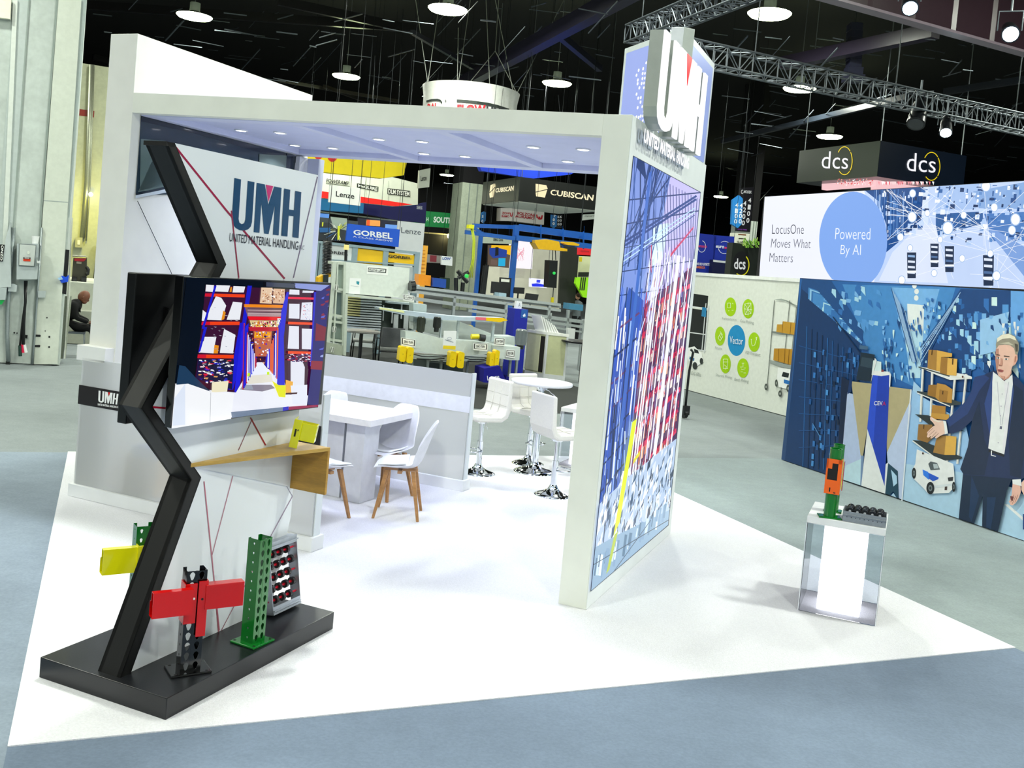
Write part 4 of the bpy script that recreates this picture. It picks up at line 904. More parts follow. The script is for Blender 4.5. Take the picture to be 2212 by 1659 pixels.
sign('hanging_banner', 'bright blue banner with squared white lettering and a tagline', 'banner', 20, z3((460, 15), (1025, 80), (1010, 270), (440, 200)), .1, '0c58d8', texts=[('GORBEL', z3((520, 80), (945, 118), (945, 188), (520, 135)), 'eef4ff', .03), ('A CLASS ABOVE', z3((515, 147), (945, 197), (945, 215), (515, 163)), 'dfe8ff', .01)])
sign('name_board', 'tall pale grey standing panel with a grey one-word name right of the blue banner', 'panel', 21.5, z3((1010, 0), (1290, 15), (1270, 335), (1000, 335)), .12, 'dfe3e6', texts=[('Lenze', z3((1040, 55), (1256, 82), (1252, 138), (1040, 116)), '4c5460', -.004)], stand=True)
# framed booth walls
t = thingw('framed_booth_wall', 'grey-blue framed booth wall of white and yellow lettered panels', 'booth wall', base('Y', 18, z3((90, 200), (1210, 330)), 0))
b = M(MI, '8fa5b0', 'satin')
for (x, y) in ((95, 200), (165, 207), (515, 245), (850, 285), (1190, 322)):
    p = at(*z3((x, y))[0], 'Y', 18); q = hl(p); b.box(q.x, 18, .003, q.x+.13, 18.12, q.z, fr=MH_)
b.ext('Y', 17.99, z3((90, 195), (1210, 322), (1208, 350), (90, 222)), .12); b.ext('Y', 17.99, z3((165, 395), (1190, 460), (1190, 475), (165, 410)), .12); b.build('frame', t)
for c_, q in (('dfe6e8', ((172, 235), (510, 270), (500, 760), (130, 720))), ('f2c40c', ((532, 278), (845, 315), (828, 500), (522, 480))), ('f0c20a', ((870, 325), (1188, 362), (1182, 458), (865, 430))), ('b8c4c8', ((865, 470), (1182, 490), (1160, 760), (840, 740)))):
    b = M(MI, c_); b.ext('Y', 18.03, z3(*q), .03); b.build('infill_panel', t)
for tx, q, c_ in (('GORBEL', ((190, 298), (462, 330), (462, 360), (190, 336)), '20242c'), ('GORBEL', ((900, 350), (1150, 378), (1150, 404), (900, 386)), '1c1c14')):
    b = M(MI, c_); b.text('Y', 18.0, tx, z3(*q), c_, .03, e=.01); b.build('lettering', t)
t = thingw('coil_hoist', 'black coiled hose hoist with yellow body hanging before the white framed panel', 'hoist', base('Y', 17, z3((230, 200), (230, 680))))
b = M(MI, '15181c', 'satin'); p, q = at(*z3((238, 205))[0], 'Y', 17), at(*z3((232, 560))[0], 'Y', 17)
b.tube([p.lerp(q, i/150)+HX*(.10*math.cos(i*.9))+HY*(.10*math.sin(i*.9)) for i in range(151)], .013, n=5); b.cyl(p, (p.x, p.y, 12.58), .008, n=5, cap=False); b.build('coil', t)
b = M(MI, 'f0b80a', 'satin'); b.ext('Y', 17, z3((140, 600), (195, 570), (200, 670), (135, 665)), .3); b.ext('Y', 17, z3((245, 550), (290, 545), (290, 590), (245, 600)), .3); b.build('body', t)
b = M(MI, '10242c', 'satin'); b.ext('Y', 16.95, z3((195, 575), (250, 570), (245, 680), (190, 670)), .3); b.build('head', t)
# concrete column
def column(px_l, px_r, Yd, label, ctop, split):
    l = hl(at(*px_l, 'Y', Yd)).x; r_ = hl(at(*px_r, 'Y', Yd)).x; zs = hl(at(*split, 'Y', Yd)).z
    t = thing('concrete_column', label, 'column', MH_, ((l+r_)/2, Yd, 0))
    b = M(MH_, ctop, 'concrete'); b.box(l, Yd, .003, r_, Yd+1.6, zs)
    for k_ in (.33, .72): x = l+(r_-l)*k_; b('8e9a90').box(x, Yd-.02, .003, x+.05, Yd, zs); b(ctop)
    b.build('shaft', t); b = M(MH_, '0b0b0c', 'matte'); b.box(l, Yd, zs, r_, Yd+1.6, 12.58); b.build('black_top', t); return t  # the shaft above the split is a near-black box
column((993, 470), (1037, 474), 44, 'pale concrete hall column standing far back beyond the blue gantry', 'b9c4ac', (1020, 396))
def boxsign(name, label, K1, K0, lend, rend, k, d, col, colr, under='dfe3da', thick_under=.25):
    "four-sided hanging sign: nearest vertical edge K1 (top) K0 (bottom)"
    p1 = hl(at(*K1, k, d)); z0 = hl(at(*K0, k, d)).z
    xr = hl(at(*rend, 'Y', p1.y)).x; yl = hl(at(*lend, 'X', p1.x)).y
    t = thing(name, label, 'sign', MH_, ((p1.x+xr)/2, (p1.y+yl)/2, z0))
    b = M(MH_, colr, 'satin'); b.box(p1.x, p1.y, z0, xr, yl, p1.z); b(col).box(p1.x-.012, p1.y, z0, p1.x, yl, p1.z); b.build('box', t)
    if under: b = M(MH_, under, 'paint'); b.box(p1.x+.04, p1.y+.04, z0-.03, xr-.04, yl-.04, z0); b.build('underside', t)
    for (x, y) in ((p1.x+.1, p1.y+.1), (xr-.1, p1.y+.1), (p1.x+.1, yl-.1)):
        b = M(MH_, '8c9296', 'steel'); b.cyl((x, y, p1.z), (x, y, 12.58), .015, n=5, cap=False); b.build('cable', t)
    return t, p1, xr, yl, z0
t, p1, xr, yl, z0 = boxsign('hanging_cube_sign', 'black four-sided hanging sign with glowing cream lettering and a split leaf emblem', (1124, 382), (1120.6, 434), (1045, 390), (1305, 401), 'Y', 27, '3e443c', '0c1512')
for k, d, q, lg in (('Y', p1.y, ((1190, 409), (1283, 421), (1281, 434), (1188.5, 421)), ((1157, 397), (1180, 400), (1183, 407), (1177, 427), (1158, 424), (1157, 416))), ('X', p1.x-.012, ((1071, 407), (1110, 401), (1109, 412), (1070, 416)), ((1059.5, 400), (1069, 396), (1070, 402), (1066, 426), (1058, 427), (1057, 418)))):
    b = M(MI, 'fff4cc', 'glow'); b.text(k, d, 'CUBISCAN', q, 'fff4cc', .025, e=.02); b.build('lettering', t)
    b = M(MI, 'fff0c0', 'glow'); b.step = .015; b.art(k, d, lg, 'fff0c0'); x0, y0 = lg[5]; x1, y1 = lg[2]; b.ln(k, d, (x0, y0-1), (x1, y1+2), 1.6, '14201a'); b.build('emblem', t)
sign('hanging_banner', 'deep blue wedge of hanging fabric right under the canopy edge', 'banner', 30, [(1030, 345), (1270, 358), (1232, 377), (1150, 386), (1040, 369)], .3, '0a3cd0', cables=False)
sign('hanging_sign', 'white hanging sign with red two-line lettering and a red claw emblem', 'sign', 46, z2((1005, 548), (1150, 552), (1525, 600), (1520, 750), (1140, 705), (1000, 702)), .6, 'f0ece6',
     texts=[('BOLZONI', z2((1200, 592), (1412, 620), (1408, 655), (1198, 625)), 'c01c34', .02), ('AURAMO', z2((1180, 628), (1408, 655), (1404, 690), (1176, 660)), 'c01c34', .02), ('ZONI', z2((1020, 595), (1110, 600), (1110, 625), (1020, 625)), 'c83040', .02), ('RAMO', z2((1018, 632), (1108, 635), (1106, 662), (1016, 660)), 'c83040', .02)],
     shapes=[(z2((1428, 628), (1440, 625), (1455, 680), (1430, 665)), 'd01c30'), (z2((1495, 632), (1508, 638), (1500, 685), (1470, 690)), 'd01c30'), (z2((1455, 650), (1475, 652), (1480, 690), (1452, 686)), 'd01c30'), (z2((1115, 605), (1125, 605), (1130, 650), (1118, 650)), 'd83a48'), (z2((1145, 600), (1155, 600), (1140, 655), (1130, 655)), 'd83a48')])
def aisle(px, label, digs, Yd, shp=None, dark=None):
    return sign('aisle_sign', label, 'sign', Yd, px, .08, '1c6cb0', texts=digs, shapes=shp or ())
aisle(z2((778, 605), (808, 592), (830, 600), (824, 700), (800, 732), (772, 712)), 'blue hanging aisle number sign left of the white and red sign', [('S', z2((780, 635), (800, 632), (798, 665), (778, 668)), 'e8f4ff', .02), ('O', z2((776, 690), (796, 688), (794, 722), (774, 724)), 'e8f4ff', .02)], 40)
aisle(z2((1608, 628), (1680, 636), (1672, 770), (1640, 792), (1606, 770)), 'blue hanging aisle number sign right of the white and red sign', [('7', z2((1640, 630), (1662, 632), (1660, 662), (1636, 660)), 'ffffff', .02), ('0', z2((1628, 672), (1652, 674), (1650, 706), (1625, 704)), 'ffffff', .03), ('0', z2((1626, 718), (1650, 720), (1648, 752), (1623, 750)), 'ffffff', .03)], 40)
sign('aisle_sign', 'dark hanging aisle sign with white numbers beside the blue one over the gantry', 'sign', 40.3, z2((1680, 632), (1740, 636), (1728, 790), (1672, 784)), .08, '10141a', texts=[(c_, z2((x, y), (x+22, y+2), (x+20, y+30), (x-2, y+28)), 'f0f4f8', .02) for x in (1684, 1712) for c_, y in (('6', 640), ('0', 684), ('0', 728))])
sign('hanging_sign', 'small white hanging sign with thin grey lettering beside the pillar', 'sign', 38, z2((1985, 627), (2150, 620), (2145, 680), (1980, 697)), .1, 'dce4de', texts=[('Hansard', z2((2012, 635), (2125, 628), (2122, 650), (2010, 658)), '6c7470', .0)])
# far stands behind the gantry
def stand(name, label, cat, Yd, px, col, t=.12, shapes=(), texts=(), kind='paint', tk='paint'):
    return sign(name, label, cat, Yd, px, t, col, shapes=shapes, texts=texts, kind=kind, cables=False, tk=tk, stand=name == 'exhibit_tower')
def ground(px, Yd): "extend the two lowest corners of an outline to the floor"; return px
stand('stand_wall', 'dark olive stand wall with a beige top strip left of the concrete column', 'stand wall', 50, z2((80, 830), (500, 880), (480, 1120), (70, 1090)), '24220f', shapes=[(z2((90, 835), (500, 870), (500, 885), (85, 850)), 'd8cc90')])
b = M(MI, 'fff2b0', 'lamp'); b.ball(tuple(at(972, 510, 'Y', 49.5)), .16); tag(b.build('stand_spotlight'), 'bright yellowish spotlight on the dark olive stand wall', 'spotlight')
stand('stand_wall', 'cream stand wall with a wide low front beyond the gantry posts', 'stand wall', 27, z4((690, 530), (1440, 575), (1420, 960), (690, 860)), 'e6e3d0')
stand('stand_wall', 'upper cream stand wall behind the hanging black device', 'stand wall', 29, z4((1150, 290), (1450, 315), (1430, 610), (1145, 570)), 'e8e4d4')
stand('backlit_panel', 'glowing white panel with thin red branching drawing behind the gantry post', 'panel', 26.5, z4((935, 250), (1165, 265), (1150, 560), (915, 545)), 'f8f4fa', kind='glow', shapes=[(z4((x, y), (x+3, y+2), (x2, y2), (x2-2, y2)), 'e04070') for x, y, x2, y2 in [(rq.uniform(960, 1070), rq.uniform(330, 420), rq.uniform(950, 1080), rq.uniform(360, 500)) for _ in range(22)]])
stand('stand_wall', 'dark green-black wall panel left of the lime stand', 'stand wall', 25.5, z4((1445, 320), (1622, 325), (1575, 925), (1415, 915)), '1c2018')
stand('hanging_sign', 'red hanging sign beside the pillar, over the lime stand', 'sign', 24, z4((1615, 335), (1760, 340), (1755, 425), (1612, 415)), 'f01424', shapes=[(z4((1632, 372), (1720, 378), (1718, 392), (1630, 386)), 'c01020')])
stand('stand_wall', 'pale yellow-white stand wall under the red sign', 'stand wall', 26, z4((1605, 428), (1760, 435), (1750, 640), (1590, 640)), 'f0f4c4', shapes=[(z4((1618, 440), (1648, 440), (1646, 485), (1616, 485)), 'f0d814'), (z4((1610, 590), (1720, 590), (1716, 635), (1606, 635)), '283020')])
stand('stand_wall', 'lime green stand wall beside the pillar', 'stand wall', 25, z4((1590, 640), (1740, 645), (1730, 850), (1660, 840), (1580, 700)), 'a0f010', shapes=[(z4((x, 640), (x+12, 640), (x-4, 770), (x-16, 770)), '1c2010') for x in (1635, 1655, 1675)])
stand('picture_screen', 'screen showing a person in a blue jacket on yellow, hung between the gantry posts', 'screen', 24, z4((722, 318), (942, 322), (920, 548), (718, 528)), '584a3e', kind='glow', shapes=[(z4((745, 320), (940, 325), (935, 420), (740, 360)), 'f0b80c'), (z4((725, 350), (800, 345), (900, 370), (895, 440), (760, 450), (725, 410)), '1c3c94'), (z4((785, 340), (815, 340), (815, 420), (780, 430)), '101018'), (z4((815, 450), (885, 450), (880, 530), (812, 528)), '20a8d8'), (z4((740, 460), (800, 470), (800, 520), (735, 515)), '68544c')])
stand('header_sign', 'grey-green header board with dark lettering between the gantry posts', 'sign', 23.5, z4((660, 238), (980, 248), (975, 312), (650, 300)), 'a9b4a6', texts=[('DEMAG CRANE', z4((765, 250), (862, 255), (860, 282), (763, 278)), '242c24', .02)])
# blue gantry
t = thingw('gantry_crane', 'blue overhead gantry crane with paired rails over the conveyor stands', 'gantry crane', base('Y', 19, [(1100, 560)], 0))
def gb(Yd, p, q, w_, col='1a5cb4', nm='rail'):
    b = M(MI, col, 'satin'); a_, c = at(*p, 'Y', Yd), at(*q, 'Y', Yd); h_ = w_*.0085
    b.hull8([a_, a_+HY*h_, a_+HY*h_-Vector((0, 0, h_)), a_-Vector((0, 0, h_))], [c, c+HY*h_, c+HY*h_-Vector((0, 0, h_)), c-Vector((0, 0, h_))], fr=MI); return b.build(nm, t)
for Yd, p, q, w_ in ((19, (1023, 483), (1124, 487), 12), (18.6, (1007, 497), (1114, 511), 12), (19.4, (1124, 484), (1290, 506), 12), (19, (1118, 491), (1290, 514), 10), (18.6, (1116, 508), (1290, 528), 16)): gb(Yd, p, q, w_)
for x in (1040, 1075, 1100, 1168, 1215, 1262): gb(18.8, (x, 488), (x, 512), 1)
for px_, Yd, w_ in (((1041, 500), 21, .10), ((1118, 486), 18.7, .13)):
    q = hl(at(*px_, 'Y', Yd)); b = M(MH_, '1a5cb4', 'satin'); b.box(q.x-w_/2, Yd, .003, q.x+w_/2, Yd+w_, q.z); b.build('post', t)
    for i in range(0): pass
for px_ in (((1022, 487), (1040, 499)), ((1170, 486), (1170, 528)), ((1218, 494), (1218, 530)), ((1262, 500), (1262, 532))): gb(18.9, px_[0], (px_[1][0], px_[1][1]), 9)
b = M(MI, 'f0f020', 'satin'); b.ext('Y', 18.5, z4((525, 115), (575, 118), (570, 158), (520, 152)), .2); b.build('end_stop', t)
b = M(MI, 'c8d840', 'satin')
for i in range(3): b.tube([at(x, y, 'Y', 18.6) for x, y in ((1017+2*i, 492), (1022+2*i, 520), (1020+2*i, 560), (1012+4*i, 600))], .015, n=5)
b.build('hanging_cable', t)
t = thingw('hoist_trolley', 'yellow hoist trolley with a hanging black lifting device below the right rails', 'hoist', base('Y', 18.4, z4((1200, 300), (1400, 900))))
b = M(MI, 'e8b414', 'satin'); b.ext('Y', 18.4, z4((1180, 272), (1300, 262), (1420, 285), (1430, 345), (1500, 358), (1500, 382), (1215, 360), (1180, 300)), .35); b.build('trolley', t)
b = M(MI, '101416', 'satin'); b.ext('Y', 18.4, z4((1322, 470), (1405, 475), (1392, 748), (1310, 742)), .3); b.build('lifting_device', t)
b = M(MI, '30383c', 'steel')
b.tube([at(*p, 'Y', 18.5) for p in z4((1355, 370), (1352, 470))], .012, n=5); b.tube([at(*p, 'Y', 18.5) for p in z4((1380, 370), (1385, 470))], .012, n=5); b.tube([at(*p, 'Y', 18.5) for p in z4((1362, 745), (1355, 850))], .012, n=5); b.build('cable', t)
b = M(MI, 'd8c81a', 'satin'); b.ext('Y', 18.4, z4((1345, 840), (1368, 842), (1362, 915), (1342, 912)), .06); b.build('hook', t)
b = M(MI, 'e8b414', 'satin'); b.ext('Y', 18.4, z4((1465, 285), (1560, 290), (1622, 312), (1615, 328), (1500, 318), (1462, 300)), .3); tag(b.build('rail_trolley'), 'smaller yellow trolley on the blue rail next to the pillar', 'hoist')
# screens on the far bench
for i, (q, c_, lb) in enumerate(((((1012, 690), (0, 0)), '', ''),)): pass
def monitor(label, px, Yd=17.6, shapes=()):
    o = sign('monitor', label, 'monitor', Yd, px, .06, '0b0c0f', cables=False, shapes=shapes)
    c = sum([at(x, y, 'Y', Yd) for x, y in px], Vector())/len(px); zmin = min(at(x, y, 'Y', Yd).z for x, y in px)
    b = M(MI, '1c1e22', 'satin'); b.cyl((c+HY*.07)-Vector((0, 0, c.z-zmin+.14)), c+HY*.07, .02, n=8); b.build('stand', o); return o
monitor('leftmost black monitor on the long aluminium bench', z4((752, 682), (832, 690), (826, 802), (742, 798)))
monitor('large black display with a white header strip on the long aluminium bench', z4((832, 640), (945, 650), (928, 842), (822, 832)), 17.8, [(z4((842, 655), (925, 662), (923, 690), (840, 684)), 'e8e8e0')])
monitor('black monitor just right of the gantry post', z4((975, 740), (1076, 745), (1070, 806), (970, 800)))
monitor('tilted black monitor furthest right on the long aluminium bench', z4((1095, 798), (1216, 812), (1198, 892), (1080, 868)), 17.2)
sign('display_screen', 'white screen with purple-blue machine picture over the far bench', 'screen', 24.5, z4((1130, 648), (1300, 662), (1294, 748), (1128, 735)), .1, 'f4f4ff', kind='glow', cables=False, shapes=[(z4((1145, 705), (1200, 700), (1280, 715), (1275, 735), (1150, 732)), '2838e8'), (z4((1195, 665), (1232, 668), (1228, 695), (1192, 692)), '3a48e8')])
# long aluminium bench / conveyor frames
t = thingw('aluminium_bench', 'long aluminium profile conveyor bench crossing behind the yellow pads', 'workbench', base('Y', 16.5, [(1080, 640)], 0))
def alu(p, q, w_, Yd=16.5, col='c3cacc', nm='profile', kind='steel'):
    b = M(MI, col, kind); a_, c = at(*p, 'Y', Yd), at(*q, 'Y', Yd); h_ = w_/110
    b.hull8([a_, a_+HY*.08, a_+HY*.08-Vector((0, 0, h_)), a_-Vector((0, 0, h_))], [c, c+HY*.08, c+HY*.08-Vector((0, 0, h_)), c-Vector((0, 0, h_))], fr=MI); return b.build(nm, t)
for p, q, w_ in (((886, 616), (1212, 656), 7), ((886, 626), (1212, 668), 7), ((886, 640), (1275, 694), 9), ((1012, 668), (1275, 706), 7), ((1100, 690), (1275, 718), 5)): alu(p, q, w_)
b = M(MI, 'b4bcc0', 'satin'); b.ext('Y', 16.6, [(886, 618), (1212, 660), (1212, 666), (886, 628)], .9); b.build('deck', t)
for x, y in ((983, 640), (1095, 655), (1188, 660), (1229, 670), (1262, 690), (1190, 676)):
    q = hl(at(x, y, 'Y', 16.5)); b = M(MH_, 'c3cacc', 'steel'); b.box(q.x-.03, 16.5, .003, q.x+.03, 16.58, q.z); b.build('leg', t)
bc = ['c02030', 'e8e8e8', '24408c', '30383c', 'd8d0a0', '1c1c20', 'b8c0c4']
names = [('parts_bin', 'small parts bin')]
for i, (x, y, w_, h_, c_, lb) in enumerate(((936, 600, 28, 16, '1c48a0', 'blue striped crate on the left end of the far bench'), (905, 592, 26, 20, 'e8901c', 'orange frame machine standing behind the left end of the bench'), (960, 600, 12, 20, '14301c', 'black robot arm base with a green light on the bench'), (1052, 640, 14, 8, 'd0d8e0', 'open silver laptop on the bench'), (1078, 632, 16, 10, '9cb8c8', 'pale control box on the bench below the header display'), (1230, 655, 30, 10, '4a8cb0', 'blue tray heap on a far table near the pillar'))):
    b = M(MI, c_, 'satin'); b.ext('Y', 16.9+.1*i, [(x, y), (x+w_, y+w_*.12), (x+w_-1, y+h_+w_*.12+3), (x-1, y+h_+3)], .35); tag(b.build(('crate', 'machine', 'robot_base', 'laptop', 'control_box', 'tray_heap')[i]), lb, ('crate', 'machine', 'case', 'laptop', 'box', 'tray')[i])  # the third piece is the base of the robot arm
b = M(MI, '1c9c3c', 'glow2'); b.ball(tuple(at(1008, 596, 'Y', 16.8)), .05); b.ball(tuple(at(1197, 590, 'Y', 18.3)), .04, .04, .04); tag(b.build('indicator_lights'), 'two small green indicator lights behind the gantry', 'indicator light')
b = M(MI, '101214', 'satin')
for p, q in (((1048, 574), (1040, 640)), ((1052, 572), (1044, 640)), ((988, 585), (1010, 610)), ((1012, 588), (990, 600)), ((985, 600), (985, 640)), ((1000, 610), (998, 640))): b.cyl(at(*p, 'Y', 17), at(*q, 'Y', 17), .05, n=8)
tag(b.build('industrial_robot'), 'black articulated robot arm standing on the bench left of the gantry post', 'robot arm')
stand('exhibit_tower', 'orange and yellow striped exhibit tower behind the framed booth wall', 'exhibit', 23, z3((1270, 250), (1312, 255), (1300, 620), (1210, 600)), 'f4b03c', t=.5, shapes=[(z3((1215+4*i, 300+38*i), (1300, 305+38*i), (1300, 312+38*i), (1214, 308+38*i)), 'c87818') for i in range(8)])
stand('stand_wall', 'grey and red stand front with a white low sign, left of the column', 'stand wall', 28, z2((120, 1100), (300, 1120), (290, 1210), (120, 1200)), '8c8884', shapes=[(z2((160, 1112), (240, 1118), (236, 1195), (158, 1190)), '7c2030')])
stand('display_sign', 'white sign with blue capitals left of the concrete column', 'sign', 27.5, z2((300, 1120), (430, 1132), (425, 1240), (298, 1228)), 'eef2f6', texts=[('LOW', z2((310, 1135), (408, 1140), (405, 1172), (308, 1168)), '2050b0', .03)])
# dark aisle carpet behind the bar stools and grey stand carpet
b = M(MI, '161c1a', 'floor'); b.step = 0
b.add([zpt(x, y, -.006) for x, y in ((700, 862), (1260, 896), (1260, 840), (1080, 782), (700, 740))], [(0, 1, 2, 3, 4)], fr=MI); struct('floor_black_carpet', b)
# yellow-padded curved conveyor
t = thingw('curved_conveyor', 'pale grey curved conveyor machine with black motors behind the low partition', 'conveyor', base('Y', 12.6, [(980, 740)], 0))
b = M(MI, 'cfdad8', 'satin'); b.ext('Y', 12.8, [(876, 716), (905, 718), (960, 733), (1030, 738), (1064, 742), (1063, 764), (1000, 768), (940, 764), (876, 754)], .35); b.ext('Y', 12.7, [(1066, 746), (1124, 750), (1122, 778), (1100, 778), (1066, 772)], .5); b.ext('Y', 13.3, [(1046, 726), (1112, 727), (1112, 748), (1046, 744)], .4); b.build('body', t)
b = M(MI, 'a9b6b6', 'satin'); b.ext('Y', 12.75, [(880, 765), (1066, 776), (1064, 784), (880, 773)], .35); b.ext('Y', 13.4, [(893, 655), (922, 658), (920, 700), (893, 695)], .3); b('d4dcd8').ext('Y', 13.5, [(893, 672), (960, 682), (1060, 720), (1060, 740), (960, 728), (893, 712)], .3); b.build('side_plates', t)
b = M(MI, 'b9c8d8', 'satin'); b.ext('Y', 13, [(818, 664), (870, 671), (960, 681), (1000, 685), (1088, 687), (1097, 692), (1080, 697), (1000, 693), (950, 691), (870, 680), (820, 669)], .35)
b('f2c80c').ext('Y', 12.99, [(1050, 686), (1088, 687), (1097, 692), (1080, 696), (1050, 693)], .02); b('e87080').ext('Y', 12.988, [(1028, 684.5), (1050, 686), (1050, 692), (1028, 691)], .02); b('e8ecb0').ext('Y', 12.99, [(820, 664), (872, 671), (874, 676), (820, 668)], .02); b.build('belt_deck', t)
for x, y, w_ in ((1068, 690, 6), (992, 686, 5), (955, 688, 3)):
    q = hl(at(x, y, 'Y', 13.1)); b = M(MH_, 'c8d2d6', 'steel'); b.box(q.x-w_*.004, 13.1, .85, q.x+w_*.004, 13.16, q.z); b.build('deck_post', t)
for x in (880, 926, 955, 1012, 1074, 1104, 1118):
    q = hl(at(x, 775, 'Y', 12.9)); b = M(MH_, 'aeb8bc', 'steel'); b.box(q.x-.02, 12.9, .003, q.x+.02, 12.96, q.z); b.build('leg', t)
b = M(MI, '8a9694', 'satin'); b.ext('Y', 13.4, [(893, 775), (1000, 785), (1000, 830), (893, 815)], .1); b('5c6a70').ext('Y', 13.3, [(925, 782), (960, 786), (958, 812), (924, 806)], .1); b.build('lower_panel', t)
for (x0, y0, x1, y1, c_) in ((902, 686, 918, 716, '2a3026'), (937, 686, 952, 708, '1c201c'), (1115, 714, 1137, 745, '6c7478')):
    p, q = at((x0+x1)/2+.4, y0, 'Y', 13), at((x0+x1)/2-2, y1, 'Y', 13); r_ = (at(x1, y0, 'Y', 13)-at(x0, y0, 'Y', 13)).length/2
    b = M(MI, c_, 'satin'); b.cyl(Vector((p.x, p.y, q.z)), p, r_, n=18); b(c_).cyl(p, p+Vector((0, 0, r_*.25)), r_, r_*.8, n=18)
    for k_ in range(9): a_ = k_*math.pi/9*2; b.box(p.x+r_*math.cos(a_)-.006, p.y+r_*math.sin(a_)-.006, q.z+.02, p.x+r_*math.cos(a_)+.006, p.y+r_*math.sin(a_)+.006, p.z-.02)
    b('1c2020').cyl(Vector((p.x, p.y, q.z-.08)), Vector((p.x, p.y, q.z)), r_*.7, n=12); b.build('motor', t)
for n_, (x0, y0, x1, y1) in enumerate(((864.8, 748, 879, 782), (880.4, 750, 894.5, 785), (973, 759, 987, 794), (990, 760, 1004, 796), (1059.5, 761, 1070, 793), (1070.9, 756, 1080, 793))):
    b = M(MI, 'f8d400', 'satin'); Yd = 12.5-.02*n_; r_ = 3; l = -.08*(y1-y0); px_ = [(x0+r_, y0), (x1-r_, y0+1), (x1, y0+r_+1), (x1+l, y1-r_), (x1-r_+l, y1), (x0+r_+l, y1-1), (x0+l, y1-r_-1), (x0, y0+r_)]
    b.ext('Y', Yd, px_, .18); b('8a7400').ell('Y', Yd-.002, (x0+x1)/2+l/2, (y0+y1)/2, .8, 1, n=8); b.build('yellow_pad', t)
b = M(MI, '20262a', 'satin')
for (p, q) in (((893, 765), (930, 770)), ((930, 770), (975, 768)), ((1000, 772), (1030, 776)), ((1030, 776), (1060, 772)), ((1010, 780), (1055, 778)), ((900, 775), (960, 774))): b.tube([at(*p, 'Y', 12.65), at((p[0]+q[0])/2, (p[1]+q[1])/2+2, 'Y', 12.65), at(*q, 'Y', 12.65)], .012, n=5)
b.build('cable', t)
for q, tx in ((((1024, 742), (1052.5, 743.5), (1052, 755.5), (1023.5, 753)), 'ZERO-TURN'), (((1070, 730.5), (1090, 731.5), (1089.5, 745), (1068, 743)), 'LOW-TURN'), (((1094.5, 756), (1112, 757), (1111, 771), (1093.5, 768.5)), 'ZERO-TURN'), (((868, 730), (897, 735), (896, 748), (868, 743)), 'ZERO TURN'), (((872, 637), (894, 640), (893, 649), (872, 646)), 'TURN')):
    Yd = 12.68 if q[0][0] > 1000 else 12.75
    b = M(MI, 'f6f8f6'); b.ext('Y', Yd, [(q[0][0]-1, q[0][1]-1), (q[1][0]+1, q[1][1]-1), (q[2][0]+1, q[2][1]+3), (q[3][0]-1, q[3][1]+3)], .01)
    cx, cy = sum(p[0] for p in q)/4, sum(p[1] for p in q)/4
    def sc(f): return [(cx+(x-cx)*f, cy+(y-cy)*f) for x, y in q]
    b.step = .003; b.art('Y', Yd, sc(.98), '15171a'); b.art('Y', Yd, sc(.84), 'f6f8f6'); b.text('Y', Yd, tx, [(cx+(x-cx)*.7, cy+(y-cy)*.42) for x, y in q], '15171a', .02); b.build('sticker', t)
t = thingw('poster_card', 'small white standing poster with a yellow foot on the curved conveyor', 'poster', base('Y', 12.4, z6((1910, 700), (2090, 1000))))
b = M(MI, 'f2f5f6'); b.ext('Y', 12.4, z6((1912, 700), (2112, 702), (2092, 1002), (1890, 985)), .02); b.step = .002
b.art('Y', 12.4, z6((1900, 930), (2098, 940), (2092, 1000), (1892, 983)), 'f2d41c'); b.ln('Y', 12.4, z6((1925, 840))[0], z6((2060, 880))[0], 1, '50607c'); b.ell('Y', 12.4, *z6((1998, 820))[0], 5, 3.5, 'c8ccd8'); b.ell('Y', 12.4, *z6((1998, 820))[0], 3.4, 2, 'f2f5f6'); b.build('card', t)
b = M(MI, 'e8c814', 'satin'); b.ext('Y', 13.6, [(980, 699), (1022, 704), (1018, 712), (985, 711)], .5); tag(b.build('yellow_cover'), 'flat yellow cover plate on the curved conveyor beside the poster', 'cover')
b = M(MI, 'f0e020', 'satin'); b.cyl(at(1018, 727, 'Y', 12.7), at(1034, 727, 'Y', 12.7), .05, n=12); b('30343a').cyl(at(1036, 729, 'Y', 12.7), at(1047, 731, 'Y', 12.7), .07, n=12); tag(b.build('coupling'), 'yellow and dark grey motor coupling on the curved conveyor', 'coupling')
b = M(MI, '14148c', 'cloth'); p = at(1062, 800, 'Y', 12.4); b.ext('Y', 12.3, [(1046, 796), (1079, 790), (1096, 830), (1044, 826)], .5); b('0e0e78').ext('Y', 12.3, [(1094, 812), (1110, 818), (1104, 838), (1090, 834)], .4); b.step = .004; b.text('Y', 12.3, 'Lenze', ((1052, 812), (1078, 809), (1079, 818), (1053, 822)), 'f0f0ff', .02)
tag(b.build('table_cloth'), 'navy stand cloth with white name below the yellow pads', 'cloth')
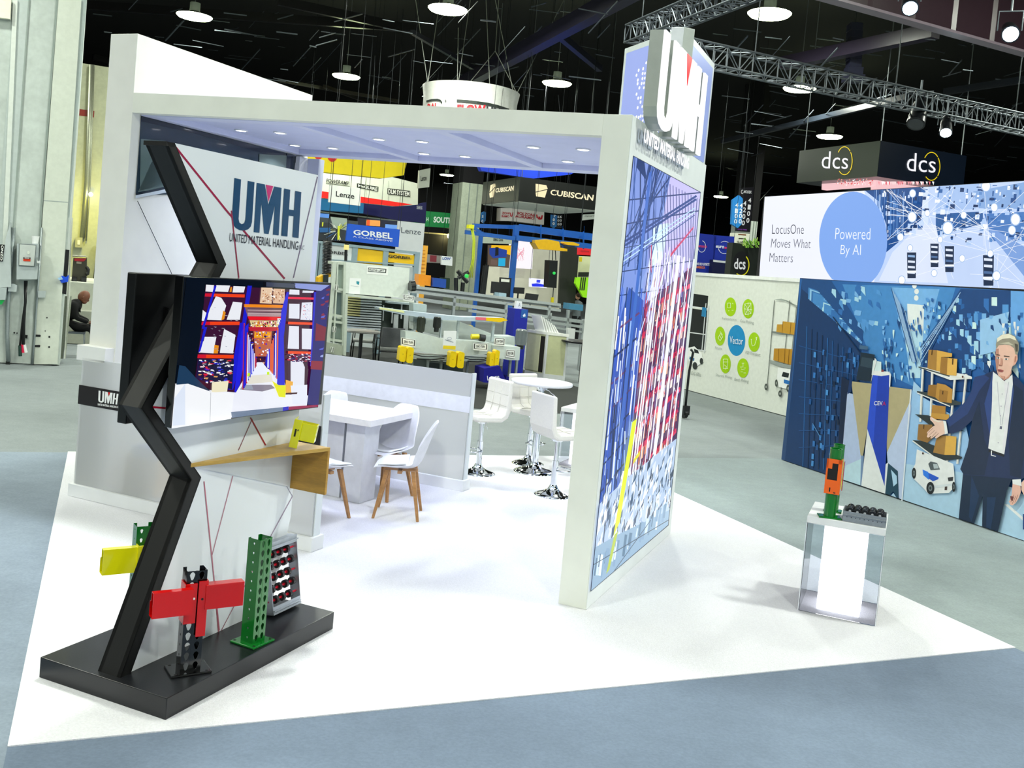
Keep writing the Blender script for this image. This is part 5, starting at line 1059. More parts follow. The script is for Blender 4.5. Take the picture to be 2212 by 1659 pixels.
# tall lift machine
t = thingw('lift_machine', 'tall pale lift machine with a big white top panel and glazed side frame', 'machine', base('Y', 14.1, z3((430, 430), (1130, 500)), 0))
b = M(MI, 'e2e9e2', 'satin'); b.ext('Y', 14.1, z3((430, 430), (1130, 500), (1110, 825), (400, 770)), .5); b.build('top_panel', t)
b = M(MI, 'c9d2c6', 'satin'); b.ext('Y', 14.05, z3((300, 425), (345, 428), (255, 1420), (215, 1410)), .1); b.ext('Y', 14.05, z3((415, 432), (440, 432), (430, 1450), (395, 1440)), .5); b.ext('Y', 14.06, z3((300, 425), (440, 432), (440, 465), (298, 455)), .5)
for y in (700, 990, 1060, 1260): b.ext('Y', 14.07, z3((275-y*.02, y), (430, y+25), (430, y+50), (270-y*.02, y+25)), .1)
b('c9d2c6').ext('Y', 14.04, z3((345, 440), (360, 440), (310, 1380), (295, 1380)), .1); b('a8b0a0').ext('Y', 14.03, z3((222, 1300), (400, 1340), (395, 1450), (212, 1415)), .1); b('c9d2c6').ext('Y', 14.02, z3((455, 780), (1180, 855), (1180, 880), (455, 805)), .1); b.ext('Y', 14.02, z3((1150, 855), (1180, 860), (1170, 1120), (1140, 1110)), .1); b.ext('Y', 14.02, z3((435, 780), (462, 785), (440, 1450), (410, 1445)), .1)
b.build('frame', t)
b = M(MI, '6f8284', 'gloss'); b.ext('Y', 14.2, z3((330, 760), (435, 770), (430, 1020), (315, 1000)), .02); b('b8c8c0').ext('Y', 14.2, z3((310, 470), (430, 470), (430, 760), (290, 720)), .02); b('93a49c').ext('Y', 14.2, z3((262, 1030), (430, 1060), (420, 1330), (230, 1290)), .02); b.build('glazing', t)
b = M(MI, 'f4f6f2'); b.step = .003; b.art('Y', 14.1, z3((668, 472), (900, 490), (895, 580), (662, 562)), 'f4f6f2'); b.art('Y', 14.1, z3((682, 492), (878, 508), (874, 552), (678, 536)), '1a1c1a'); b.art('Y', 14.1, z3((688, 500), (868, 514), (864, 544), (684, 530)), 'f4f6f2'); b.text('Y', 14.1, 'FLOW LIFT', z3((695, 506), (855, 518), (851, 540), (691, 526)), '1a1c1a', .02); b.build('sticker', t)
b = M(MI, 'f6f8f8'); b.step = .003; b.art('Y', 14.1, z3((480, 605), (605, 612), (590, 780), (468, 775)), 'f8fafa'); b.art('Y', 14.1, z3((552, 640), (585, 645), (580, 680), (555, 670)), '2a94a8'); b.ln('Y', 14.1, z3((490, 690))[0], z3((580, 700))[0], .6, 'b0b8bc'); b.build('notice', t)
b = M(MI, '15171a', 'satin'); b.cyl(at(*z3((440, 300))[0], 'Y', 14.3), at(*z3((436, 420))[0], 'Y', 14.3), .03, n=8); b('f4e890', 'glow').cyl(at(*z3((447, 245))[0], 'Y', 14.3), at(*z3((442, 300))[0], 'Y', 14.3), .05, n=10); b('15171a', 'satin').cyl(at(*z3((449, 225))[0], 'Y', 14.3), at(*z3((447, 245))[0], 'Y', 14.3), .04, n=10); b.build('signal_light', t)
b = M(MI, '14181a', 'satin'); b.cyl(at(886, 618, 'Y', 13.9), at(896, 617, 'Y', 13.9), .11, n=16); b.ext('Y', 14, z3((1130, 660), (1195, 670), (1190, 740), (1125, 740)), .3); b.build('drive_motor', t)
for i in range(5):
    x, y = 338-12*i, (705, 1160, 1380)[i % 3]
    if i > 2: break
    b = M(MI, 'dfe4dc'); b.step = .002; q = z3((x-18-i*12, y-30), (x+22-i*12, y-24), (x+14-i*12, y+36), (x-26-i*12, y+30)); b.art('Y', 14.01, q, 'dfe4dc'); b.art('Y', 14.01, z3((x-12-i*12, y-24), (x-6-i*12, y-23), (x-14-i*12, y+28), (x-20-i*12, y+27)), '2a2e2a'); b.art('Y', 14.01, z3((x+10-i*12, y-20), (x+16-i*12, y-19), (x+8-i*12, y+32), (x+2-i*12, y+31)), '2a2e2a'); b.build('sticker', t)
t = thingw('slatted_rack', 'rack of thin pale horizontal slats under the white top panel of the lift machine', 'rack', base('Y', 14.8, z3((465, 800), (1160, 1150)), 0))
b = M(MI, '3a4440', 'matte'); b.ext('Y', 14.95, z3((462, 790), (1165, 860), (1150, 1200), (440, 1120)), .05); b.build('backing', t)
b = M(MI, 'e6e9d6', 'satin')
for i in range(13):
    y = 815+27*i; b.col = 'f8f0b0' if i < 8 else 'd8e4f4'
    b.ext('Y', 14.8, z3((462-i*1.5, y-10), (600-i, y+2), (600-i, y+17), (462-i*1.5, y+6)), .12); b.col = 'e4ecf4'
    b.ext('Y', 14.8, z3((600-i, y+2), (830-i, y+16), (830-i, y+31), (600-i, y+17)), .12)
o = b.build('slats', t); o['kind'] = 'stuff'
b = M(MI, 'd8dee2', 'steel')
for (x, y, x2) in ((845, 900, 10), (940, 930, 12), (1040, 880, 14), (960, 1000, 50), (1070, 1010, 50)): b.ext('Y', 14.85, z3((x, y), (x+x2, y+2), (x+x2-8, y+170), (x-8, y+168)), .05)
b('b8c8d0').ext('Y', 14.7, z3((900, 860), (1150, 880), (1145, 900), (895, 880)), .3); b.build('rails', t)
# visitor chairs and table in front of the lift machine
def vchair(px_, rz, label):
    p = zpt(*px_, 0); q = hl(p); t = thing('visitor_chair', label, 'chair', MH_, (q.x, q.y, 0), rz, 'grey visitor chairs by the lift machine'); L_ = WM[t]
    b = M(L_, '14161a', 'satin')
    for sx in (-.25, .25):
        b.tube([(sx, -.25, .003), (sx, -.22, .64), (sx, .22, .66)], .014, n=6); b.tube([(sx, .27, .003), (sx, .23, .45), (sx, .27, .86)], .014, n=6)
    b.tube([(-.25, -.22, .40), (.25, -.22, .40)], .012, n=6); b.tube([(-.25, .23, .40), (.25, .23, .40)], .012, n=6); b.build('frame', t)
    b = M(L_, '8f9290', 'cloth'); b.box(-.23, -.25, .41, .23, .22, .47); b.build('seat', t, bevel=.02)
    b = M(L_, '65686c', 'cloth'); b.prism([(.235, .50), (.275, .50), (.315, .90), (.285, .91)], 'x', -.24, .24); b.build('backrest', t, bevel=.015)
    return t
c1 = vchair((838, 799), math.pi-.12, 'grey upholstered chair with its back turned, nearest the low partition'); c1.rotation_euler = c1.rotation_euler
q = hl(zpt(782, 778, 0)); dup(c1, MH_, (q.x, q.y, 0), -1.9, 'grey upholstered chair seen edge-on behind the dark oval table')
t = thingw('side_table', 'dark-edged oval table between the two grey visitor chairs', 'table', zpt(775, 790, 0)); L_ = WM[t]
b = M(L_, 'a8a6a4', 'satin'); b.lathe([(.42, .715), (.44, .725), (.44, .74), (.43, .75)], n=28); b.build('tabletop', t); b = M(L_, '24262a', 'satin'); b.cyl((0, 0, .02), (0, 0, .715), .04); b.lathe([(.25, .003), (.24, .02), (.05, .05)], n=20); b.build('pedestal', t)
# cabinet, kiosk, leaflet rack
K_, A_, B_ = zpt(1173.4, 819), zpt(1133, 811), zpt(1217.7, 824)
zc = hl(at(1183.5, 717.5, 'Y', hl(K_).y)).z
t = thingw('storage_cabinet', 'beige wooden storage cabinet with a white top and one door ajar', 'cabinet', Vector((K_.x, K_.y, 0)))
e1 = (A_-K_); e2 = (B_-K_)
fr_ = Matrix(((e1.x, e2.x, 0, K_.x), (e1.y, e2.y, 0, K_.y), (0, 0, 1, 0), (0, 0, 0, 1)))
b = M(fr_, 'c3c79e', 'satin'); b.box(0, 0, .003, 1, 1, zc-.06); b.build('body', t)
b = M(fr_, 'eef0ea', 'satin'); b.box(-.03, -.03, zc-.06, 1.03, 1.03, zc); b.build('top', t)
b = M(fr_, 'd6dadc', 'satin'); b.box(-.02, -.02, .003, .05, .05, zc-.06); b.box(-.02, .94, .003, .05, 1.02, zc-.06); b.box(-.015, -.015, .003, 1.0, 1.0, .12); b.build('trim', t)
b = M(fr_, 'cfd2b2', 'satin'); b.box(.42, -.03, .15, 1.0, -.012, zc-.10); b.box(.30, -.05, .15, .42, -.02, zc-.10); b.build('door', t)
b = M(fr_, '1c1a18', 'matte'); b.box(.08, -.012, .14, .30, -.006, zc-.10); b.build('opening', t)
t = thingw('leaflet_rack', 'white fanned leaflet rack standing on the beige cabinet', 'leaflet rack', (K_+(e1+e2)*.4)+Vector((0, 0, zc)))
for i in range(6):
    o_ = K_+e2*(.15+.13*i)+e1*.3; b = M(MI, 'f2f4f2'); d_ = e2.normalized(); n_ = e1.normalized()
    b.hull8([o_+Vector((0, 0, zc)), o_+n_*.3+Vector((0, 0, zc)), o_+n_*.3+d_*-.12+Vector((0, 0, zc+.34-.035*i)), o_-d_*.12+Vector((0, 0, zc+.34-.035*i))], [p_+d_*.02 for p_ in (o_+Vector((0, 0, zc)), o_+n_*.3+Vector((0, 0, zc)), o_+n_*.3+d_*-.12+Vector((0, 0, zc+.34-.035*i)), o_-d_*.12+Vector((0, 0, zc+.34-.035*i)))], fr=MI)
    b.build('leaflet', t)
t = sign('kiosk', 'deep blue freestanding kiosk pillar right of the front gantry post', 'kiosk', 14.5, z7((890, 372), (1108, 385), (1085, 720), (860, 720)), .4, '0a1ca0', stand=True, cables=False, shapes=[(z7((1000, 385), (1104, 392), (1092, 535), (985, 525)), '1c5cb0'), (z7((1020, 480), (1060, 450), (1070, 500), (1030, 510)), 'e8f0ff')])
b = M(MI, 'f2f5f8'); b.ext('Y', 14.6, z7((915, 240), (1010, 250), (1000, 375), (900, 368)), .1); b.step = .003; b.text('Y', 14.6, 'A', z7((950, 270), (990, 275), (980, 340), (942, 335)), '8c949c', 0); b.build('brochure_holder', t)
b = M(MI, 'e8ecec'); b.ext('Y', 15.5, z7((1790, 700), (1920, 715), (1905, 900), (1800, 885)), .1); tag(b.build('low_sign'), 'small white sign beside the right side of the beige cabinet', 'sign')
# second low dark table edge near the pillar
b = M(MI, '18191b', 'satin'); p = at(1262, 738, 'Y', 14); b.lathe([(.5, -.03), (.52, 0), (.5, .012)], c=tuple(p), n=24); b.cyl((p.x, p.y, .003), (p.x, p.y, p.z), .05); tag(b.build('round_table'), 'dark round table edge peeking out beside the pillar', 'table')
# round drum sign
DY = 25.5; pc = at(1018, 196, 'Y', DY); Rr = (at(1116, 206, 'Y', DY)-at(920, 182, 'Y', DY)).length/2; q = hl(pc)
t = thing('drum_sign', 'round white drum sign with red and dark lettering hanging over the booth beam', 'sign', MH_, (q.x, q.y, q.z-1.6))
b = M(WM[t], 'f1f2ec', 'satin'); prof = [(Rr*.97, 0), (Rr*.965, .6), (Rr*.97, 1.25), (Rr, 1.52), (Rr*1.01, 1.6)]; b.lathe(prof, n=48); b.build('drum', t)
def wrap(txt, quad, col, bold=.02):
    vs, fs = glyphs(txt, bold); tl, tr, br, bl = quad; L_ = WM[t].inverted(); o_ = []
    for a_, c in vs:
        x = (bl[0]*(1-a_)+br[0]*a_)*(1-c)+(tl[0]*(1-a_)+tr[0]*a_)*c; y = (bl[1]*(1-a_)+br[1]*a_)*(1-c)+(tl[1]*(1-a_)+tr[1]*a_)*c
        r_ = ray(x, y); d0 = L_.to_3x3() @ r_; e0 = L_ @ EYE; RR_ = Rr*.985; A2 = d0.x**2+d0.y**2; B2 = e0.x*d0.x+e0.y*d0.y; C2 = e0.x**2+e0.y**2-RR_**2; D2 = max(B2*B2-A2*C2, 0)
        o_.append(WM[t] @ (e0+d0*((-B2-math.sqrt(D2))/A2)))
    return o_, fs
def wq(pts): return [(600+X/3.16, Y/3.16) for X, Y in pts]
for tx, q, c_ in (('FLOW', ((1225, 712), (1420, 716), (1418, 775), (1222, 770)), 'e02030'), ('LINE', ((1425, 722), (1560, 740), (1556, 790), (1420, 778)), '30343a'), ('RAL', ((1022, 708), (1092, 702), (1090, 750), (1020, 752)), 'd02030'), ('R', ((1142, 680), (1152, 680), (1152, 698), (1142, 698)), '30343a')):
    vs, fs = wrap(tx, wq(q), c_, .04); b = M(MI, c_); b.add(vs, fs, fr=MI); b.build('lettering', t)
b = M(MI, '26302c')
def wstroke(pts, w_):
    for (x0, y0), (x1, y1) in zip(pts, pts[1:]):
        vs, fs = wrap('I', wq([(x0, y0), (x1, y1), (x1, y1+w_), (x0, y0+w_)]), '', 0); b.add(vs, fs, fr=MI)
wstroke([(1222, 678), (1290, 682), (1360, 690), (1430, 700), (1500, 716), (1580, 742)], 20); b.build('outline', t); b = M(MI, '26302c'); wstroke([(1014, 685), (1050, 676), (1090, 674), (1110, 680), (1122, 696)], 14)
b.build('outline', t)
for (x0, y0), (x1, y1) in (((950, 0), (924, 180)), ((1016, 0), (990, 178)), ((1050, 0), (1058, 185)), ((1070, 0), (1108, 195)), ((1070, 110), (1012, 180)), ((1070, 110), (1118, 203)), ((1076, 20), (1070, 110)), ((1218, 0), (1117, 200)), ((898, 0), (924, 178)), ((990, 60), (988, 178))):
    p, q2 = at(x0, y0, 'Y', DY), at(x1, y1+1, 'Y', DY); d_ = (p-q2).normalized()
    if y0 <= 20: p = q2+d_*((12.5-q2.z)/d_.z)
    b = M(MI, 'b4b8b0', 'steel'); b.cyl(q2, p, .014, n=5, cap=False); b.build('cable', t)
b = M(MI, '34383c', 'steel')
for x0, y0, x1, y1 in ((871, 20, 861, 224), (810, 120, 806, 222), (1206, 205, 1210, 245)): b.cyl(at(x0, y0, 'Y', 27), at(x1, y1, 'Y', 27), .012, n=5, cap=False)
tag(b.build('hanging_wires'), 'thin loose wires hanging behind the booth beam', 'wire')
# ================================================================ right-hand aisle: screens, mural, white wall
XV, XM = 12.25, 9.0
# white wall with the green circles
t = thing('aisle_display_wall', 'white display wall printed with green circles around a blue one, left of the mural', 'display wall', MH_, (XV, 9.6, 0))
b = M(MH_, 'e6eae2', 'satin'); b.box(XV, 4.0, .003, XV+.3, 14.6, 2.60); b('f4f6f4').box(XV-.02, 4.0, 2.55, XV+.3, 14.6, 2.62); b.build('wall_body', t)
g = M(MI, 'ffffff', 'satin'); g.step = .0008; k, d = 'X', XV
CI = [((1578, 663), 12.5, 20.5), ((1616, 667), 12.5, 21), ((1555.5, 726), 11, 20.5), ((1629, 739), 12.5, 21), ((1567, 786), 11.5, 20.5), ((1605, 795), 12.5, 21)]
g.ell(k, d, 1591, 735.5, 19, 33.5, '1e90cc', n=32)
for (cx, cy), rx, ry in CI: g.ell(k, d, cx, cy, rx, ry, 'a8d40c', n=26)
g.build('printed_circle', t)
g = M(MI, 'f4fce0'); g.step = .0012; g.lay = 12
for (cx, cy), rx, ry in CI: pass
def icon(i, segs):
    (cx, cy), rx, ry = CI[i]
    for (x0, y0, x1, y1) in segs: g.ln(k, d, (cx+x0*rx, cy+y0*ry), (cx+x1*rx, cy+y1*ry), .8, 'f4fce0')
icon(0, [(-.5, -.4, 0, -.4), (0, -.4, 0, .1), (0, .1, -.5, .1), (-.5, .1, -.5, -.4), (.2, .35, .5, .35), (-.4, .4, -.2, .4), (.3, -.4, .5, -.3)])
icon(1, [(-.6, -.5, .5, .5), (.5, -.6, -.5, .6), (-.7, 0, .7, .1), (0, -.7, 0, .7), (-.6, -.5, .5, -.6), (-.5, .6, .5, .5), (-.6, -.5, -.5, .6), (.5, -.6, .5, .5)])
icon(2, [(-.4, .2, .1, -.3), (.1, -.3, .5, .1), (.5, .1, 0, .5), (0, .5, -.4, .2), (-.1, -.1, .3, .3), (0, -.5, .5, -.1)])
icon(3, [(-.5, 0, -.3, .4), (-.3, .4, .1, .3), (.1, .3, .4, -.3), (-.6, -.3, -.4, -.3), (-.4, -.3, -.5, 0), (.3, -.5, .5, -.5), (.5, -.5, .4, -.2), (.3, -.5, .4, -.2)])
icon(4, [(-.4, -.5, .4, -.5), (.4, -.5, .4, .5), (.4, .5, -.4, .5), (-.4, .5, -.4, -.5), (-.4, -.2, .4, -.2), (-.2, .1, .2, .3), (.2, .3, 0, .6)])
icon(5, [(-.2, -.5, .2, -.5), (-.5, -.1, -.1, -.1), (.1, 0, .5, 0), (-.4, .4, 0, .4), (.1, .5, .5, .5), (0, -.5, 0, -.1), (-.3, .1, .3, .2)])
g.build('circle_icon', t)
for tx, q, c_ in (('Vector', ((1576.5, 726), (1605, 729.5), (1604.5, 745), (1576, 741.5)), 'f4faff'), ('Replenishment', ((1560, 685), (1591, 688), (1590.5, 694), (1559.5, 690.5)), '9aa29c'), ('Case Picking', ((1599, 690), (1628, 694), (1627.5, 702), (1598.5, 697)), '8c948e'), ('Returns', ((1545, 748), (1560, 750), (1559.5, 756), (1544.5, 753)), '9aa29c'),
                  ('P2P Transport', ((1611, 758), (1643, 763), (1642, 772), (1610, 766)), '8c948e'), ('Discrete Picking', ((1547, 807), (1581, 812), (1580, 820), (1546, 814)), '9aa29c'), ('Batch Picking', ((1587, 816), (1617, 820), (1616, 829), (1586, 824)), '8c948e'), ('PAYLOAD 600 lbs', ((1486, 800), (1515, 806), (1514, 814), (1486, 808)), '8c948e')):
    b = M(MI, c_); b.text(k, d, tx, q, c_, -.005 if tx != 'Vector' else .0, e=.014); b.build('lettering', t)
g = M(MI, '202422', 'satin'); g.step = .001; A = lambda p, c: g.art(k, d, p, c)
for y0, h_ in ((634, 28), (666, 28), (692, 26), (719, 34)):
    x0 = 1496-(y0-634)*.08; A([(x0, y0), (x0+34, y0+5), (x0+32, y0+h_+5), (x0-2, y0+h_)], '1c201f'); g.ln(k, d, (x0-2, y0+h_), (x0+36, y0+h_+5), 2, 'e8ecee')
g.ln(k, d, (1531, 660), (1521, 762), 2.4, 'd4d8da'); g.ln(k, d, (1525, 655), (1516, 758), 2, 'd4d8da'); A([(1517, 663), (1526, 665), (1525, 685), (1515, 683)], '2a80b4')
A([(1484, 752), (1500, 748), (1516, 764), (1520, 782), (1504, 792), (1486, 778)], 'f8faf8'); A([(1499, 753), (1508, 757), (1510, 764), (1500, 762)], '1c201f'); A([(1490, 770), (1500, 774), (1499, 780), (1489, 776)], '1e64a0'); g.ell(k, d, 1501, 790, 5, 8, '303634'); g.ell(k, d, 1515, 780, 3.5, 7, '303634')
# printed wire rack trolley
A(z8((590, 820), (640, 815), (745, 860), (740, 870), (700, 835)), 'a9b2ac')
for p, q in (((592, 825), (545, 1385)), ((695, 825), (635, 1430)), ((738, 870), (700, 1240))): g.ln(k, d, z8(p)[0], z8(q)[0], 1.3, '5c625e')
A(z8((575, 1030), (735, 1045), (738, 1055), (640, 1050), (575, 1042)), '7c8480'); A(z8((560, 1220), (700, 1260), (715, 1285), (640, 1270), (560, 1240)), '9aa29e')
for q, c_ in ((((610, 985), (645, 985), (648, 965), (735, 975), (728, 1055), (605, 1035)), 'c89632'), (((590, 1145), (655, 1145), (712, 1150), (705, 1255), (585, 1222)), 'c08c2c')): A(z8(*q), c_)
for p, q in (((648, 968), (643, 1045)), ((702, 972), (696, 1050)), ((622, 1148), (618, 1232)), ((662, 1150), (658, 1240)), ((690, 1152), (684, 1248))): g.ln(k, d, z8(p)[0], z8(q)[0], .8, '7c5414')
A(z8((615, 1270), (710, 1285), (700, 1420), (620, 1400), (610, 1340)), 'f4f6f4'); A(z8((650, 1300), (690, 1310), (685, 1340), (640, 1330)), '20282a'); A(z8((655, 1350), (695, 1360), (690, 1385), (655, 1375)), '2a74c0')
for (x, y, r1, r2) in ((537, 1400, 3.6, 7), (630, 1445, 4, 7), (605, 1375, 3, 8), (684, 1410, 4, 8)): q = z8((x, y))[0]; g.ell(k, d, q[0], q[1], r1, r2, '4c524e'); g.ell(k, d, q[0], q[1], r1*.4, r2*.4, 'aab0aa')
g.build('printed_trolley', t)
# LED wall above it
t = thing('video_wall', 'huge glowing video wall with a pale blue circle over a blue warehouse picture', 'video wall', MH_, (XV+.1, 6, 2.62))
bot = lambda x: 598+(x-1640)*.0475; top_ = lambda x: 424-(x-1652)*.061
b = M(MH_, '16181c'); y1 = hl(at(1652, 424, 'X', XV)).y; b.box(XV, 2.8, 2.62, XV+.15, y1+.02, 4.22); b.build('cabinet', t)
g = M(MI, 'ffffff', 'glow'); g.step = .0005; d = XV-.005
XR = 2330
def cl(p): return [(x, min(max(y, top_(x)+1), bot(x))) for x, y in p]
V_ = lambda p, c: g.art('X', d, cl(p), c)
def Vw(p, c): V_(zw(*p), c)
V_([(1652, 424), (XR, top_(XR)), (XR, bot(XR)), (1640, 598)], 'eef1fe')
Vw([(920, 490), (2700, 300), (2700, 1420), (1000, 1250), (1100, 950)], 'c3d6f8')
Vw([(930, 490), (1400, 455), (1420, 700), (1290, 800), (1210, 900), (1100, 990), (1110, 800), (1040, 580)], '1f4c8c')
Vw([(1500, 620), (1520, 450), (1850, 430), (1820, 640), (1500, 660)], 'a8c4f0'); Vw([(1800, 500), (2300, 400), (2300, 640), (1850, 640)], '88acdf')
Vw([(1500, 680), (1880, 660), (1880, 760), (1500, 860)], '2a5c9c'); Vw([(1890, 680), (2700, 640), (2700, 900), (1960, 900)], '4c7cc0')
Vw([(1400, 450), (1440, 455), (1440, 760), (1380, 780)], 'd8e6ff'); Vw([(1380, 760), (1500, 770), (1600, 1240), (1040, 1220), (1150, 990)], 'dce6fb')
Vw([(1900, 790), (2000, 820), (2700, 1230), (2700, 1400), (2300, 1300)], '7ca0dc')
rv = random.Random(31)
for i in range(330):
    x, y = rv.uniform(1060, 2660), rv.uniform(440, 900)
    if x < 1420 and y > 1600-x*.75+200 or (1420 < x < 1500 and y > 700): continue
    w_, h_ = rv.uniform(6, 40), rv.uniform(6, 44)
    Vw([(x, y), (x+w_, y+2), (x+w_-3, y+h_), (x-3, y+h_)], rv.choice(['16386e', '1f4c8c', 'eef4ff', '5c8ccc', 'c8dcff', '0f2c5c', 'b0ccf4', 'f8fbff', '2f63a8']))
for i in range(34):
    x = 1000+rv.uniform(0, 260); g.ln('X', d, *[cl([p])[0] for p in zw((x, 480+rv.uniform(0, 60)), (x-10, 900-(x-1000)*.2))], 1.2, rv.choice(['0f2c5c', '5c8ccc', '3c6cb0', 'b0ccf4']))
for i in range(60):
    a_ = rv.uniform(0, 6.28); r_ = rv.uniform(150, 900); x0, y0 = rv.choice([(1440, 680), (1600, 790), (1890, 800), (1300, 700), (1540, 890), (1990, 1180), (1940, 990)])
    p = zw((x0, y0), (x0+r_*math.cos(a_), y0+r_*math.sin(a_)*.7)); p = [(min(max(x, 1915), XR), y) for x, y in p]; p = cl(p); g.ln('X', d, p[0], p[1], .8, 'f4f8ff')
for (x, y, h_) in ((1305, 1090, 220), (1490, 1010, 200), (1610, 1040, 220), (1925, 1130, 260), (2260, 1080, 230)):
    w_ = h_*.17
    Vw([(x-w_, y-h_*.45), (x+w_, y-h_*.45), (x+w_*.9, y+h_*.5), (x-w_*.9, y+h_*.5)], '14294c')
    for j in range(4): Vw([(x-w_*.8, y-h_*.36+j*h_*.2), (x+w_*.7, y-h_*.34+j*h_*.2), (x+w_*.7, y-h_*.26+j*h_*.2), (x-w_*.8, y-h_*.28+j*h_*.2)], rv.choice(['dfe8f8', '4c6c9c', '8cb0dc']))
    Vw([(x-w_, y+h_*.22), (x+w_, y+h_*.22), (x+w_, y+h_*.3), (x-w_, y+h_*.3)], 'f4f8ff')
for (x, y, r_) in ((1313, 515, 24), (1309, 705, 32), (1215, 868, 24), (1597, 795, 40), (1432, 675, 20), (1725, 690, 22), (1535, 888, 20), (1293, 955, 20), (1713, 1040, 22), (1487, 1158, 22), (1225, 1215, 26), (1990, 1180, 30), (1940, 1000, 22), (2143, 725, 36), (2115, 812, 28), (1905, 455, 34), (1972, 628, 26), (2230, 620, 24)):
    q = zw((x, y))[0]; V_(ellp(q[0], q[1], r_/3.2, r_/2.6, 18), '9cbce8'); V_(ellp(q[0], q[1], r_/3.9, r_/3.1, 18), 'ffffff')
V_(ellp(1843, 520, 73.5, 106, 56), '7fa8ee')
LV = g.lay+8; g.build('screen', t)
for tx, q, c_ in (('LocusOne', ((180, 765), (437, 765), (434, 842), (178, 842)), '3a3c48'), ('Moves What', ((176, 880), (493, 885), (488, 958), (168, 952)), '585a68'), ('Matters', ((160, 995), (349, 1000), (345, 1072), (156, 1066)), '585a68'), ('Powered', ((692, 795), (973, 795), (970, 888), (686, 885)), 'f4f8ff'), ('By AI', ((735, 930), (897, 928), (892, 1040), (728, 1030)), 'f4f8ff')):
    b = M(MI, c_, 'glow'); b.text('X', d, tx, zw(*q), c_, -.012, e=.0005*(LV+4)); b.build('lettering', t)
# blue printed warehouse mural
t = thing('aisle_mural', 'blue printed wall mural of a warehouse aisle, suited person and shelf robot', 'mural', MH_, (XM, 3.2, 0))
ye = hl(at(1728, 602, 'X', XM)).y
b = M(MH_, '2c4c7c', 'satin'); b.box(XM, .6, .003, XM+.28, ye, 2.525); b.build('wall_body', t)
mt_ = lambda x: 602+(x-1728)*.0555; mb_ = lambda x: 995+(x-1697)*.3372
g = M(MI, '1c4f8c', 'satin'); g.step = .0003; d = XM
XE = 2310
def cm(p):
    o_ = []
    for x, y in p: x = min(x, XE); o_.append((x, min(max(y, mt_(x)+.5), mb_(x)-1)))
    return o_
bri = lambda c, f=1.3: tuple(min(x*f, .9) for x in lin(c)[:3])+(1,)
W_ = lambda p, c: g.art('X', d, cm(p), bri(c))
Wm = lambda p, c: W_(zm(*p), c)
W_([(1728.5, 602.5), (XE, mt_(XE)), (XE, mb_(XE)), (1697.5, 994)], '235a9c')
Wm([(400, 40), (1100, 60), (900, 700), (600, 560)], '3f7cb8'); Wm([(700, 60), (1000, 70), (905, 420), (790, 420)], '6ea2d4')
Wm([(800, 160), (905, 170), (900, 330), (860, 360), (805, 330)], 'd4e8fa'); Wm([(780, 330), (900, 330), (880, 620), (820, 620)], 'a8c8ec')
for (x, y) in ((768, 18), (858, 85), (856, 125), (845, 50)): q = zm((x, y))[0]; W_(ellp(q[0], q[1], 5, 6, 12), 'f0f8ff')
# left racking
Wm([(150, 10), (500, 360), (520, 480), (400, 1250), (45, 1130)], '0e3260'); Wm([(150, 5), (330, 15), (530, 330), (520, 420), (350, 240), (150, 70)], '16447c')
rm = random.Random(8)
g.scat = 1
for i in range(34):
    f_ = i/34; x, y = 190+330*f_, 60+340*f_; s_ = 52*(1-f_)+10
    Wm([(x, y), (x+s_, y+s_*.35), (x+s_*.9, y+s_*1.5), (x-3, y+s_*1.15)], rm.choice(['5c94cc', '3f7cb8', '8cb8e4', '2c64a4', 'a8ccec']))
g.scat = 0
g.scat = 1
for i in range(26): x, y = rm.uniform(330, 620), rm.uniform(30, 300); Wm([(x, y), (x+rm.uniform(14, 40), y+6), (x+rm.uniform(12, 36), y+rm.uniform(24, 70)), (x-2, y+24)], rm.choice(['6ea2d4', '4c88c4', '9cc4ea', '2a62a4']))
g.scat = 0
for i in range(11): x = 180+32*i; g.ln('X', d, *zm((x, 300+i*18), (x-25, 1170+i*4)), rm.uniform(1, 2.6), rm.choice(['1c5494', '2a68ac', '0a2850']))
for j in range(7): g.ln('X', d, *zm((130, 420+105*j), (500, 520+85*j)), 1.6, '1c5494')
g.scat = 1
for i in range(90):
    x, y = rm.uniform(190, 490), rm.uniform(420, 1160); Wm([(x, y), (x+14, y+3), (x+12, y+36), (x-2, y+33)], rm.choice(['0a2850', '1a4c88', '2f6cb0', '082040', '4484c4']))
g.scat = 0
g.ln('X', d, *zm((215, 900), (265, 990)), 1.4, '5c94cc'); g.ln('X', d, *zm((340, 240), (520, 480)), 2.2, '0a2850')
# right racking
Wm([(900, 420), (1130, 70), (1450, 60), (1450, 330), (1200, 520), (1190, 700), (900, 700)], '123c72')
g.scat = 1
for i in range(150):
    x, y = rm.uniform(880, 1460), rm.uniform(120, 560); s_ = 8+(x-880)*.06
    Wm([(x, y), (x+s_, y), (x+s_, y+s_*rm.uniform(1, 3)), (x, y+s_*1.5)], rm.choice(['4c88c4', '9cc4ea', '2a62a4', '123c72', 'c0dcf4', '1c5494', '6ea2d4']))
g.scat = 0
g.scat = 1
for i in range(70): x, y = rm.uniform(640, 880), rm.uniform(200, 620); Wm([(x, y), (x+rm.uniform(5, 18), y), (x+rm.uniform(5, 16), y+rm.uniform(16, 70)), (x, y+20)], rm.choice(['6ea2d4', 'c0dcf4', '2a62a4', '123c72', '88b4e0', '1c5494']))
g.scat = 0
for i in range(8): g.ln('X', d, *zm((700+12*i, 60+20*i), (830+5*i, 520)), 1.4, rm.choice(['1c4f8c', 'a8c8ec'])); g.ln('X', d, *zm((1140-10*i, 70+20*i), (880, 430+20*i)), 1.4, rm.choice(['1c4f8c', 'a8c8ec']))
